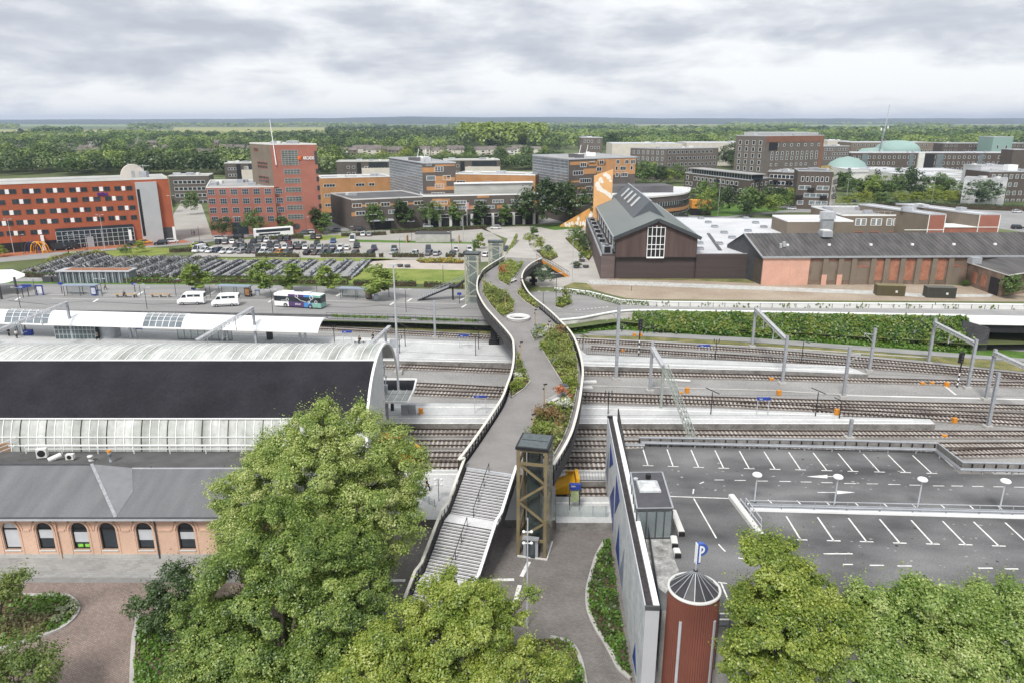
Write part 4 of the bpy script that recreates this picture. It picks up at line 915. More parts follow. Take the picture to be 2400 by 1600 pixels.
bl = [1.0, .45, .5, 0, .55, .35, .5, .4]; M['blind'] = mat('pale_blind', (.52, .54, .57), .7, .06, 1)
for i, c in enumerate(WC):
    b = MB(); arc = [(c+hw*math.cos(math.pi*j/14), zspr+hw*math.sin(math.pi*j/14)) for j in range(15)]
    wallpoly(b, fac, [(c-hw, zs), (c+hw, zs)]+arc, -.34, -.3, M['glass']); wn = b.build('window', sta)
    f = MB(); fbox(f, fac, c-hw, zspr-.05, c+hw, zspr+.07, -.3, -.2, M['black'])
    for s_ in (-hw, hw-.1): fbox(f, fac, c+s_, zs, c+s_+.1, zspr, -.3, -.22, M['black'])
    fbox(f, fac, c-hw+.1, zs, c+hw-.1, zs+.14, -.3, -.21, M['black']); f.build('frame', wn)
    h = (zspr-zs)*bl[(i+7) % 8]
    if i==1:h=zspr-zs-.1;a2=MB();wallpoly(a2,fac,[(c-hw+.1,zspr+.08),(c+hw-.1,zspr+.08)]+[(c+(hw-.1)*math.cos(math.pi*j/14),zspr+.08+(hw-.12)*math.sin(math.pi*j/14))for j in range(15)],-.299,-.28,M['blind']);a2.build('blind',wn)
    if h > .1: a2 = MB(); z_ = zspr-.06 if i % 3 else zspr-.4; fbox(a2, fac, c-hw+.1, max(zs+.15, z_-h), c+hw-.1, z_, -.299, -.28, M['blind']); a2.build('blind', wn)
    if i == 3:
        gm = mat('bright_green', (.25, .6, .08), .5, .3, 4); a2 = MB()
        for s_ in (-.25, .45): fbox(a2, fac, c+s_-.25, zs+.16, c+s_+.25, zs+.5, -.29, -.24, gm)
        a2.build('window_display', wn)
b = MB()
for u in (137, 368): s_ = fac.px(u, 1257)[0]; b.tube(fac.pt(s_, 0, .12), fac.pt(s_, EZ, .12), .07, M['salmon'] if u < 200 else M['dgrey'], 6)
b.build('downpipe', sta)
E0, E1 = -80, -16.2; EY = 63.2; zr = 7.1
rL = P(-200, 1090, zr); L_ = P(215, 1087, zr); Rr = P(310, 1096, 6.75); RE = V((-16.2, Rr.y, 6.75)); Ec = P(282, 1201, EZ+.1); RY = L_.y
b = MB(); zb = EZ+.1
b.poly([(E0, EY, zb), (Ec.x, EY, zb), L_, (E0, RY, zr)], M['zinc']); b.poly([(Ec.x, EY, zb), (E1, EY, zb), RE, Rr], M['zinc'])
mid=V((Ec.x,EY,zb)).lerp(Rr,.5)+V((.9,0,0));b.poly([(Ec.x,EY+.02,zb+.03),mid+V((.0,0,.03)),Rr+V((0,0,.04)),L_+V((0,0,.02))],mat('zinc_hip',(.20,.205,.215),.5,.1,1))
b.poly([L_, Rr, RE, (E1, 74.4, 6.6), (E0, 74.4, 6.6), (E0, RY, zr)], mat('bitumen_roof', (.10, .10, .10), .9, .2, .5))
b.build('roof', sta)
b = MB(); b.bar((E0, EY-.1, zb-.12), (E1, EY-.1, zb-.12), .4, .2, M['lgrey']); b.bar((E0, EY-.1, zb), (E1, EY-.1, zb), .3, .06, M['dgrey']); b.build('gutter', sta)
b=MB();b.bar(V((Ec.x,EY,zb+.05)),L_+V((0,0,.05)),.3,.08,mat('lead_flashing',(.33,.34,.36),.6,.25,3));b.bar(L_,V((E0,RY,zr)),.3,.12,M['dgrey']);b.bar(Rr,RE,.25,.1,M['lgrey']);b.build('ridge_flashing',sta)
b=MB();p=P(0,1080,6.6);b.box((p.x-2.6,p.y+3.4,6.7),(5.6,3,1.7),brickmat('ochre_brick',(.30,.17,.09),(.36,.22,.13),(.3,.25,.2),plane='xz'),.35);b.build('roof_house',sta)
b = MB()
for f in (.0, .45, .9):
    b.bar(P(-10, 1062, 8.0)+V((0, 0, f)), P(45, 1040, 8.0)+V((0, 0, f)), .06, .06, M['white'])
b.bar(P(50, 1044, 7.9), P(275, 1044, 7.9), .06, .06, M['white'])
for h in (7.2, 7.7): b.bar((-54, 73.8, h), (-17, 73.8, h), .06, .06, M['white'])
for x in range(-54, -16, 4): b.bar((x, 73.8, 6.6), (x, 73.8, 7.7), .06, .06, M['white'])
b.build('roof_railing', sta)
def roof_unit(name, label, u, v, z, d, mt=M['offwhite'], rz=0, cat='roof unit', kind='ac'):
    p = P(u, v, z); t = thing(name, label, cat, p, 'roof equipment'); b = MB()
    if kind == 'ac':
        b.box(p+V((0, 0, d[2]/2+.12)), d, mt, rz); b.build('casing', t); f = MB(); M3 = Matrix.Rotation(rz, 3, 'Z')
        f.tube(p+M3 @ V((0, -d[1]/2-.02, d[2]*.52+.12)), p+M3 @ V((0, -d[1]/2+.05, d[2]*.52+.12)), min(d[0], d[2])*.4, M['black'], 14); f.build('fan', t)
        l = MB(); l.box(p+V((0, 0, .06)), (d[0]*.9, d[1]*.9, .12), M['dgrey'], rz); l.build('feet', t)
    elif kind == 'vent':
        b.lathe(p, [(d[0]*.8, 0), (d[0]*.5, .08), (d[0]*.45, d[2]*.7), (d[0]*.7, d[2]*.72), (d[0]*.7, d[2]*.95), (.01, d[2])], mt, 12); b.build('stack', t)
    elif kind == 'hatch':
        b.box(p+V((0,0,d[2]*.4)),(d[0],d[1],d[2]*.8),mt,rz);b.build('curb',t);f=MB();f.box(p+V((0,0,d[2]*.9)),(d[0]*.86,d[1]*.86,d[2]*.25),M['glassl'],rz);f.build('dome',t)
    return t
roof_unit('air_conditioner', 'white air conditioner with dark fan on the station roof, left of the tank', 101, 1072, 6.7, (1.0, .6, 1.0), rz=.25)
roof_unit('air_conditioner', 'smaller white air conditioner on the station roof right of the tank', 166, 1077, 6.7, (.8, .5, .6), rz=.1)
roof_unit('roof_vent', 'squat white mushroom vent on the station roof', 213, 1080, 6.7, (.42, .7, .7), kind='vent')
roof_unit('roof_vent', 'thin steel flue with orange cap on the station roof', 260, 1083, 6.7, (.28, .28, 1.3), M['galv'], kind='vent')
b=MB();q=P(260,1083,6.7)+V((0,0,1.25));b.tube(q,q+V((0,0,.2)),.24,M['orange'],10);tag(b.build('flue_cap'),'orange cap on top of the thin steel flue','flue cap')
b=MB();q=P(113,1078,7.0);b.tube(q,q+V((.9,.9,.25)),.28,M['offwhite'],12);tag(b.build('roof_tank'),'slanted cream cylinder tank on the station roof','tank')
for u, v, lb in ((155, 1096, 'left'), (355, 1101, 'middle'), (527, 1100, 'right')):
    b=MB();q=P(u,v,6.5);b.lathe(q,[(.5,.02),(.45,.06),(.06,.08),(.05,.5),(.01,.52)],M['dgrey'],12);tag(b.build('roof_vent'),'small pipe vent with round flashing, '+lb+' one on the zinc slope','vent','roof equipment')
# paving in front of the station, brick square, planters
M['pave'] = brickmat('grey_paving', (.29, .29, .285), (.36, .36, .35), (.24, .24, .235), (.6, .3), var=.12)
M['pave2'] = brickmat('dark_paving_band', (.22, .22, .215), (.26, .26, .25), (.18, .18, .18), (.6, .3), var=.1)
M['clink'] = brickmat('red_brown_clinkers', (.215, .165, .145), (.30, .235, .205), (.16, .135, .12), (.3, .15), rot=.5, var=.16, msize=.02)
M['clinkg'] = brickmat('grey_clinkers', (.17, .16, .15), (.235, .215, .20), (.13, .12, .115), (.3, .15), rot=.3, var=.16, msize=.02)
b = MB(); b.poly([(-90, 20, -.012), (60, 20, -.012), (60, 84, -.012), (-90, 84, -.012)], M['clinkg']); struct('square_paving', b)
gpoly('brick_paving', [(-500, 1364), (700, 1364), (760, 1500), (760, 1720), (-500, 1720)], .004, M['clink'])
gpoly('pavement',[(-500,1300),(930,1300),(900,1352),(-500,1352)],.006,M['pave']);gpoly('pavement_band',[(-500,1352),(900,1352),(880,1364),(-500,1364)],.01,M['pave2'])
gpoly('pavement', [(930, 1216), (1300, 1218), (1300, 1300), (925, 1300)], .006, M['clinkg'])
for i, px in enumerate((((915, 1359), (950, 1359)), ((1150, 1358), (1205, 1357)), ((1222, 1350), (1240, 1315)), ((1207, 1410), (1218, 1370)))):
    b = MB(); b.path([P(*q, .012) for q in px], .4, .004, M['line']); tag(b.build('paving_line'), kind='structure')
def planter(label, px, closed, gpx, cols):
    t = thing('planting_bed', label, 'planting bed', P(*px[0], 0)); k = [P(u, v, 0) for u, v in px]
    b = MB(); b.path(spline(k, 4), .34, .18, M['conc']); b.build('kerb', t); xy = [(P(u, v, 0).x, P(u, v, 0).y) for u, v in gpx]
    b = MB(); b.prism(xy, -.03, .1, M['soil']); b.build('soil', t)
    A = abs(sum(xy[i][0]*xy[(i+1) % len(xy)][1]-xy[(i+1) % len(xy)][0]*xy[i][1] for i in range(len(xy))))/2
    pts = [(x, y, .1+rng.uniform(0, .45)*abs(math.sin(x*.8+y))) for x, y in scatter(xy, int(A*55))]
    sp = {m: [] for m in cols}
    for q in pts: k_ = (math.sin(q[0]*.7)+math.sin(q[1]*.9+1)+rng.normal(0, .4)+2)/4; sp[cols[min(len(cols)-1, max(0, int(k_*len(cols))))]].append(q)
    for m, q in sp.items():
        if q: leaf_cloud('plants', q, [(0, -.2, 1)]*len(q), .3, M[m], t, .8)
M['drygr'] = leafmat('dry_grass_blades', [(.16, .15, .05), (.26, .23, .11)], .3)
kl = [(-60, 1398), (25, 1396), (143, 1396), (163, 1400), (178, 1412), (184, 1425), (178, 1441), (163, 1458), (143, 1472), (108, 1487), (60, 1502), (-60, 1540)]
planter('rounded planting bed with kerb in the brick square', kl, False, kl, ('tuft', 'drygr', 'tuft'))
kr = [(322, 1440), (321, 1466), (315, 1490), (311, 1545), (308, 1650)]
planter('planting bed under the big trees behind a straight pale kerb',kr,False,[(324,1445),(318,1490),(313,1650),(760,1650),(700,1450)],('tuft','tuft','drygr'))
kc = [(1290, 1494), (1310, 1498), (1333, 1506), (1350, 1524), (1363, 1557), (1372, 1605), (1376, 1650)]
planter('planting bed with a curved kerb ending the grey square', kc, False, [(1240, 1500)]+kc[1:]+[(1240, 1650)], ('tuft', 'shrub'))
M['green2'] = leafmat('dark_ground_cover', [(.025, .06, .012), (.05, .10, .018), (.09, .15, .025)], .25)
kg = [(1417, 1268), (1399, 1302), (1384, 1350), (1376, 1389), (1378.6, 1430), (1394, 1468), (1417, 1506), (1435, 1539), (1450, 1567), (1478, 1590)]
planter('strip of dark green ground cover along the car park wall', kg, False, kg+[(1482, 1600), (1450, 1420), (1434, 1300), (1428, 1262)], ('green2', 'tuft', 'green2'))
for u,v,r,lb in((160,1430,.8,'larger'),(146,1438,.5,'smaller'),(137,1458,.6,'lower')):bush('pale hydrangea, the %s one in the rounded bed'%lb,u,v,.1,r,.7,leafmat('hydrangea',[(.22,.28,.13),(.42,.46,.33)],.2),260,.2,'hydrangea','plant','hydrangeas')
# white slim lamp posts on the square
for u,vb,vt,lb in((551,1330,1228,'white lamp post with camera balls between the station and the big tree'),(1235,1470,1213,'white lamp post with camera balls in front of the lift tower')):
    p = P(u, vb, 0); h = Q(u-5 if u < 900 else u-1, vt, p.y).z; t = thing('lamp_post', lb, 'lamp post', p)
    b = MB(); b.tube(p, p+V((0, 0, h)), .1, M['lgrey'], 10, .05); b.build('pole', t); b = MB()
    for f in ((.55, .72, .9) if u < 900 else (.78, .88)):
        for s_ in(-.32,.32):b.bar(p+V((0,0,h*f)),p+V((s_,0,h*f)),.06,.06,M['white']);b.lathe(p+V((s_,0,h*f)),[(.01,-.13),(.12,-.06),(.14,.04),(.08,.12),(.01,.13)],M['white'],10)
    b.build('lamps', t)
p = P(1029, 1190, 0); t = thing('lamp_post', 'slim grey post with four white lamps beside the bridge stairs', 'lamp post', p); h = Q(1028, 1122, p.y).z
b = MB(); b.tube(p, p+V((0, 0, h)), .06, M['galv'], 8); b.build('pole', t); b = MB()
for s_ in (-.35, .35):
    for z_ in(h-.05,h-.7):b.bar(p+V((0,0,z_)),p+V((s_,0,z_)),.05,.05,M['galv']);b.tube(p+V((s_,0,z_-.1)),p+V((s_,0,z_+.1)),.16,M['white'],10)
b.build('lamps', t)
# ------------------------------------------------------------------ white platform canopies
def canopy(label, near, far, z0, z1, zc, lights, cols, name='platform_canopy'):
    """A shallow curved roof between a near and a far eave given by photo pixels at heights z0, z1."""
    n0, n1 = P(*near[0], z0), P(*near[1], z0); f0, f1 = P(*far[0], z1), P(*far[1], z1); t = thing(name, label, 'canopy', (n1.x, n1.y, PZ)); K = 10
    def pt(s, k): a = n0.lerp(n1, s).lerp(f0.lerp(f1, s), k); return a+V((0, 0, (zc-z0)*math.sin(math.pi*k)**.8 if 0 < k < 1 else 0))
    seg = [0]; 
    for a, c in lights: seg += [a, c]
    seg.append(1); ty = 0
    for a, c in zip(seg, seg[1:]):
        b = MB(); vs = [pt(s, k/K) for s in (a, c) for k in range(K+1)]; m = K+1; mt = M['white'] if ty % 2 == 0 else M['glassl']
        b.add(vs,[(k,m+k,m+k+1,k+1)for k in range(K)],mt,True);b.add([v-V((0,0,.3))for v in vs],[(k,k+1,m+k+1,m+k)for k in range(K)],M['lgrey'],True)
        b.add(vs+[v-V((0,0,.3))for v in vs],[(0,2*m,3*m,m),(K,m+K,3*m+K,2*m+K)]+[(m+k,3*m+k,3*m+k+1,m+k+1)for k in range(K)],M['white']);b.build('roof_panel' if ty%2==0 else 'skylight',t)
        if ty % 2:
            g = MB()
            for i in range(7):
                s = lerp(a, c, i/6); q = [pt(s, k/K)+V((0, 0, .04)) for k in range(K+1)]
                for p_, q_ in zip(q, q[1:]): g.bar(p_, q_, .1, .08, M['white'])
            for k in (2, 4, 6, 8): g.bar(pt(a, k/K)+V((0, 0, .03)), pt(c, k/K)+V((0, 0, .03)), .07, .06, M['white'])
            g.build('glazing_bars', t)
        ty += 1
    b = MB(); b.bar(f0+V((0, .1, .05)), f1+V((0, .1, .05)), .2, .25, M['black']); b.build('rear_gutter', t)
    for s in cols:
        b = MB(); q = pt(s, .42)
        for o_ in (-.5, .5): b.bar(V((q.x+o_, q.y, PZ)), V((q.x+o_, q.y, q.z-.25)), .38, .38, M['galv'], (0, 1, 0))
        b.build('column', t)
    return t
canopy('long white curved platform canopy with two glazed skylights',((-260,748),(745,777)),((-240,719),(768,746)),4.3,4.9,5.3,((.28,.385),(.605,.695)),(.12,.3,.5,.57,.78,.955))
b = MB(); p0, p1 = P(-40, 642, 5.5), P(58, 648, 5.5); t = thing('bus_canopy', 'white curved roof of the bus platform at the picture edge', 'canopy', P(10, 700, ZN))
b.add([P(-60,634,6.2),P(30,632,6.0),P(58,642,5.4),P(58,648,5.2),P(20,662,4.7),P(-60,672,4.6),P(-60,650,6.3),P(30,645,6.1)],[(0,6,7,1),(1,7,2),(6,5,4,7),(7,4,3,2)],M['white'],True);b.build('roof',t)
for u, v in ((4, 702), (41, 690)): b = MB(); q = P(u, v, ZN); b.tube(q, q+V((0, 0, 4.2)), .28, M['dgrey'], 10); b.build('column', t)
t = thing('waiting_room', 'glass waiting room with rounded grey end under the white canopy', 'waiting room', P(200, 790, PZ)); q0, q1 = P(132, 795, PZ), P(226, 795, PZ)
b = MB(); b.box((q0+q1)/2+V((0, 2, 1.35)), (q1.x-q0.x, 4, 2.7), glassmat('waiting_glass', (.07, .10, .10), .1)); b.build('glass_wall', t)
b = MB()
for i in range(11): e = q0.lerp(q1, i/10); b.bar(e-V((0, .04, 0)), e+V((0, -.04, 2.75)), .08, .08, M['lgrey'], (0, 1, 0))
for z_ in (.05, 1.0, 2.0, 2.7): b.bar(q0+V((0, -.05, z_)), q1+V((0, -.05, z_)), .06, .08, M['lgrey'])
b.build('mullions', t); b = MB(); b.lathe(P(250, 793, PZ)+V((0, 1.6, 0)), [(1.9, 0), (1.9, 3)], M['galv'], 20); b.build('rounded_end', t)
t=thing('waiting_room','small glass wind shelter under the far part of the canopy','waiting room',P(440,792,PZ));q0,q1=P(418,794,PZ),P(545,797,PZ);b=MB()
for z_ in (.05, 2.3): b.bar(q0+V((0, 0, z_)), q1+V((0, 0, z_)), .06, .08, M['dgrey'])
for i in range(9): e = q0.lerp(q1, i/8); b.bar(e, e+V((0, 0, 2.3)), .07, .07, M['dgrey'], (0, 1, 0))
b.build('frame', t); b = MB(); b.path([q0, q1], .03, 2.2, M['gclear']); b.build('glass', t)
b=MB();q=P(633,795,PZ);b.box(q+V((0,0,1.1)),(1.1,.6,2.2),M['dgrey']);tag(b.build('vending_machine'),'dark grey vending cabinet near the canopy end','cabinet')
b = MB(); q = P(68, 785, PZ); b.box(q+V((0, 0, .6)), (1.6, .7, 1.1), M['blue']); tag(b.build('kiosk_box'), 'blue box beside people waiting under the canopy', 'box')
bench('dark bench on platform near the hall mouth',842,803,PZ,0,2.2);b=MB();q=P(924,812,PZ);b.box(q+V((0,0,.7)),(1.5,.8,1.3),M['galv']);tag(b.build('equipment_cabinet'),'grey cabinet at the foot of the tall light mast','cabinet')
# ------------------------------------------------------------------ car park
GZ = 7.0; gar = thing('car_park', 'multi storey car park with dark asphalt roof deck and a white and blue wedge wall', 'car park', (25, 60, 0))
M['gdeck'] = mat('car_park_asphalt', (.070, .071, .073), .88, col2=(.20, .20, .203), scale=.24, fine=.18, fscale=7, streak=(.55, 1, 1))
far_ = [P(u, v, GZ) for u, v in ((1437, 1052), (1504, 1050), (1510, 1045), (1800, 1049), (2194, 1058), (2248, 1109), (2400, 1111), (2700, 1115))]
near_ = [V((46, 46.2, GZ)), V((9.9, 46.2, GZ))]; dk = [(p.x, p.y) for p in far_+near_]
b = MB(); b.prism(dk, 0, GZ, M['conc'], M['gdeck']); b.build('deck', gar)
G = lambda u, v, z=GZ: P(u, v, z)
par = [P(u, v, GZ+1.0) for u, v in ((1498, 1024), (1800, 1028), (1990, 1031), (2198, 1037), (2257, 1082), (2400, 1085), (2700, 1089))]
b=MB();b.path([p-V((0,0,1.0))for p in par],.22,.95,M['platwall']);b.path([p-V((0,0,.06))for p in par],.3,.08,M['galv']);b.build('parapet',gar)
reps(gar, 'parapet_post', [p+V((0, -.2, -1)) for p in resample(par, 1.2)], (.1, .12, .9), M['black'])
def guard(name, px, z, hgt=.7, parent=gar, posts=3.0):
    g=[P(u,v,z+hgt)for u,v in px];b=MB();b.path([p-V((0,0,.32))for p in g],.1,.34,M['galv']);b.path([p-V((0,.05,.19))for p in g],.16,.07,M['lgrey']);
    for p in resample(g, posts): b.bar(p-V((0, -.1, hgt)), p-V((0, -.1, .1)), .12, .12, M['galv'], (0, 1, 0))
    return b.build(name, parent)
guard('guard_rail', [(1445, 1038.5), (1511, 1039)], GZ); guard('guard_rail', [(1503, 1033), (1800, 1040), (2193, 1050), (2252, 1096), (2400, 1099), (2700, 1103)], GZ)
MK = MB()
def mark(a, c, w_=.13): MK.path([G(*a, GZ+.004), G(*c, GZ+.004)], w_, .003, M['line'])
tt=[(1507.4,1053),(1563.5,1051.8),(1619.6,1053),(1675.8,1054.3),(1733,1055.6),(1790.6,1056.9),(1848.5,1058.5),(1905.9,1060),(1964.5,1061.5),(2023,1062.8),(2081,1064.3),(2138.8,1066)]
tb=[(1518.9,1090),(1577.6,1091.8),(1637.5,1093.9),(1696,1096),(1756,1097),(1816.6,1098.5),(1876.5,1099.7),(1937.8,1101.5),(1999,1103.3),(2061.5,1104.8),(2122.7,1106),(2184,1108)]
for a, c in zip(tt, tb): mark(a, c); mark((c[0]-12.5, c[1]-.3), (c[0]+12.5, c[1]+.3))
lt = [(1843, 1208.5), (1916, 1210.5), (1988.5, 1212.8), (2061.5, 1215.3), (2135.5, 1217.6), (2209, 1219.6), (2282, 1221.5), (2356, 1223.5)]
lb_ = [(1876.5, 1263.5), (1954, 1265.8), (2031, 1268), (2109, 1271.2), (2186.5, 1273.5), (2263, 1275), (2341, 1278), (2419, 1281)]
for a, c in zip(lt, lb_): mark(a, c, .15); mark((c[0]-16, c[1]-.4), (c[0]+16, c[1]+.4), .15)
for i in range(9): u = 1800+i*67.5; mark((u, 1170+i*1.9), (u+9, 1178+i*1.9))
for x0,x1,v in((105,210,889),(300,400,894),(490,595,900),(700,808,908),(908,1010,911),(1105,1215,917),(1300,1400,923),(1515,1620,930),(1685,1790,931),(1875,1978,935),(2070,2165,938),(2260,2352,942)):mark((1800+x0/3.92,900+v/3.92),(1800+x1/3.92,900.3+v/3.92),.11)
for x0, x1, v in ((1860, 1945, 876), (2045, 2148, 880), (2255, 2352, 886)): mark((1200+x0/3.92, 900+v/3.92), (1200+x1/3.92, 900+v/3.92), .11)
for x0,x1,v in((510,778,378),(690,780,476),(935,1065,484),(1190,1320,490),(1930,2065,510),(2175,2300,517)):mark((1800+x0/3.92,1200+v/3.92),(1800+x1/3.92,1200+v/3.92),.15)
mark((1570,1162),(1712,1167));mark((1626,1167),(1679,1260));mark((1624,1156),(1626,1145));mark((1684,1274),(1692,1283));mark((1692,1283),(1700,1291));mark((1730,1306),(1755,1311));mark((1640,1132),(1650,1128));mark((1683,1363),(1704,1366));mark((1690,1365),(1722,1440))
for s_, (xa, xb, xc, v) in ((-1, (350, 545, 620, 845)), (1, (455, 635, 800, 990))):
    pu = lambda x, d=0: G(1800+x/3.92, 900+(v+d)/3.92, GZ+.004)
    if s_ < 0: MK.poly([pu(xa), pu(xb, 16), pu(xb, -16)], M['line']); MK.path([pu(xb), pu(xc)], .12, .003, M['line'])
    else: MK.poly([pu(xc), pu(xb, -16), pu(xb, 16)], M['line']); MK.path([pu(xa), pu(xb)], .12, .003, M['line'])
mk = MK.build('bay_markings', gar)
WPM = MB(); rr = random.Random(3)
for _ in range(170):
    u,v=rr.choice(((rr.uniform(1520,2380),rr.uniform(1100,1165)),(rr.uniform(1800,2390),rr.uniform(1225,1330)),(rr.uniform(1480,2150),rr.uniform(1062,1110))))
    p = G(u, v, GZ+.006); k = rr.randint(5, 8); r0 = rr.uniform(.05, .22); s_ = rr.uniform(.3, 1)
    WPM.poly([(p.x+r0*rr.uniform(.5,1)*math.cos(2*math.pi*i/k),p.y+s_*r0*rr.uniform(.5,1)*math.sin(2*math.pi*i/k),p.z)for i in range(k)],mat('worn_patch',(.33,.33,.32),.9,.4,3)if rr.random()<.8 else M['black'])
WPM.build('worn_patches', gar)
# median with guard rail
t=thing('median_kerb','white concrete median with a steel guard rail across the car park deck','kerb',G(1760,1192));md=[G(1752,1186),G(2400,1204),G(2700,1213)]
b=MB();b.path([p+V((0,-.3,0))for p in md],1.15,.22,M['white']);b.build('kerb',t);guard('guard_rail',[(1757,1179),(2400,1195.5),(2700,1203)],GZ,.75,t,3.0)
b = MB(); hr = [P(1757, 1172, GZ+1.1), P(2400, 1186, GZ+1.1), P(2700, 1194, GZ+1.1)]; b.path(hr, .06, .06, M['lgrey'])
for p in resample(hr, 3): b.bar(p-V((0, 0, 1.1)), p, .05, .05, M['galv'])
b.build('handrail', t)
for a,c,lb in(((1713,1166),(1784,1260),'long concrete ramp kerb left of the guard rail'),((1577,1203),(1597,1254),'short concrete kerb beside the glass stair house'),((1578,1264),(1581,1282),'worn white kerb block below the stair house'),((1584,1293),(1588,1305),'lowest white kerb block near the red tower')):
    p,q=G(*a),G(*c);t=thing('ramp_kerb',lb,'kerb',q);b=MB();b.bar(p+V((0,0,.2)),q+V((0,0,.2)),.55,.4,M['offwhite']);b.bar(p+V((0,0,.42)),q+V((0,0,.42)),.4,.06,M['offwhite']);b.build('kerb',t)
    b = MB(); b.box(q+V((0, -.1, .22)), (.5, .2, .36), M['black']); b.build('end_cap', t)
b = MB()
for a,c in(((1735,1167),(1785,1232)),((1748,1166),(1785,1215))):b.bar(P(*a,GZ+.9),P(*c,GZ+.9),.07,.07,M['lgrey']);[b.bar(P(*a,GZ+.9).lerp(P(*c,GZ+.9),f)-V((0,0,.9)),P(*a,GZ+.9).lerp(P(*c,GZ+.9),f),.06,.06,M['lgrey'])for f in(0,.5,1)]
tag(b.build('ramp_railing'), 'pale steel railing beside the long ramp kerb', 'railing')
for i, (u, vb, ut, vt) in enumerate(((1767, 1184, 1771, 1111), (1954, 1190, 1965, 1116), (2149, 1196, 2160, 1122), (2341, 1201, 2356, 1126))):
    p=G(u,vb);h=Q(ut,vt,p.y).z-GZ;t=thing('deck_lamp','%s of the white mushroom lamps along the car park median'%['leftmost','second from the left','third from the left','rightmost'][i],'lamp post',p,'mushroom lamps on the car park')
    b=MB();b.tube(p,p+V((0,0,h-.1)),.07,M['lgrey'],8);b.build('pole',t);b=MB();b.lathe(p+V((0,0,h)),[(.1,-.25),(.42,-.12),(.46,0),(.36,.12),(.01,.18)],M['white'],18);b.build('lamp_head',t)
    b = MB(); b.lathe(p+V((.0, -.25, 0)), [(.26, .22), (.2, .38), (.1, .5), (.01, .5)], M['black'], 8); b.build('foot', t)
# wedge wall
wf, wn_ = P(1422, 1158, 0), V((9.35, 44.2, 0)); TLf, TLn = V((11.25, 79.5, 8.55)), V((9.55, 44.3, 8.55)); TW = 1.0
t = thing('wedge_wall', 'tall white wedge shaped wall with blue triangles at the car park entrance', 'wall', wn_)
fw=Fac((TLf.x,TLf.y),(TLn.x,TLn.y));FLn=fw.L;b=MB();M['wwhite']=mat('weathered_white_panel',(.50,.53,.56),.7,col2=(.66,.68,.70),scale=.5,fine=.12,fscale=2)
p = [(0, 0), (FLn, 0), (FLn, 8.55), (0, 8.55)]; wallpoly(b, fw, p, -TW, 0, M['wwhite']); b.build('wall', t)
b = MB(); fbox(b, fw, .3, 8.55, FLn-.1, 8.62, -TW*.58, -.08, mat('dark_brick_capping', (.045, .04, .042), .9, .3, 2, fine=.3)); b.build('brick_capping', t)
b=MB();fbox(b,fw,.2,8.55,FLn-.1,8.8,-TW-.02,-TW*.6,M['white']);fbox(b,fw,0,8.55,.35,8.83,-TW*.6,.02,M['black']);fbox(b,fw,0,8.55,FLn,8.68,-.07,.02,M['lgrey']);b.build('coping',t)
b=MB();fbox(b,fw,FLn,0,FLn+.06,8.5,-TW,0,mat('grey_end_panel',(.45,.46,.48),.5,.04,.5));fbox(b,fw,FLn-.1,8.55,FLn+.1,8.85,-TW-.02,.02,M['dgrey']);b.build('end_panel',t)
b = MB(); bw = mat('blue_panel', (.035, .065, .26), .6, .2, 1); gw_ = mat('grey_blue_panel', (.25, .28, .36), .6, .15, 1)
for tri,mt_ in(([(5,4.5),(9,7),(5,7.6)],bw),([(7,2),(12,.5),(11,5.5)],bw),([(12.5,3),(16.5,6.8),(12.5,7.5)],bw),([(15,.5),(19,.6),(17,4.6)],bw),([(8,.3),(12,.3),(11.5,2)],gw_),([(19,.5),(22,.4),(22,5)],gw_),([(30.5,.5),(33,.8),(31.5,2.6)],bw),([(1,2),(4.5,2),(4,6.5)],gw_)):wallpoly(b,fw,tri,0,.03,mt_)
b.build('blue_pattern', t)
b=MB();fa=V((12.35,79.0,0));fb_=V((11.5,63.5,0));f2=Fac(fa,fb_);wallpoly(b,f2,[(0,GZ),(f2.L,GZ),(f2.L,8.4),(0,9.9)],-.12,0,mat('dark_fin',(.03,.03,.035),.6,.1,1));b.build('fin',t)
b = MB(); fi = Fac((TLf.x+TW+.15, 62), (TLn.x+TW+.2, 44.5)); fbox(b, fi, 0, 3.0, fi.L, 8.3, -.05, .0, M['glass']); b.build('stair_glazing', t)
# glass stair house
c4 = [P(u, v, 10.0) for u, v in ((1493, 1191), (1577, 1190), (1552, 1106), (1478, 1107))]
t = thing('stair_house', 'glazed stair house with a dark flat roof and a square dome rooflight', 'stair house', (c4[0].x, c4[0].y, GZ)); xy = [(p.x, p.y) for p in c4]
b=MB();b.prism(xy,9.75,10.0,M['dgrey'],mat('roof_felt',(.085,.085,.095),.8,.15,1));b.build('roof',t);b=MB();b.path([p for p in c4],.16,.08,M['galv'],closed=True);b.build('roof_edge',t)
b = MB()
for i in range(4):
    p, q = c4[i], c4[(i+1) % 4]
    for f in (0, .28, .55, .78): e = p.lerp(q, f); b.bar(V((e.x, e.y, GZ)), V((e.x, e.y, 9.75)), .1, .1, M['dgrey'], (0, 1, 0))
    b.bar(V((p.x, p.y, GZ+.1)), V((q.x, q.y, GZ+.1)), .1, .1, M['dgrey'])
b.build('frame',t);b=MB();b.path([V((x,y,GZ+.1))for x,y in xy],.03,2.6,glassmat('stair_glass',(.30,.35,.36),.05,.4),closed=True);b.build('glass',t)
b=MB();q=P(1520,1141,10.0);vs=[q+V((x*k,y*k,z))for k,z in((.98,0),(.95,.2),(.6,.42),(.25,.5))for x,y in((-1,-1),(1,-1),(1,1),(-1,1))];b.add(vs,[(i*4+j,i*4+(j+1)%4,i*4+4+(j+1)%4,i*4+4+j)for i in range(3)for j in range(4)]+[(12,13,14,15)],mat('dome_acrylic',(.55,.57,.58),.25,.25,2));o=b.build('dome_rooflight',t);
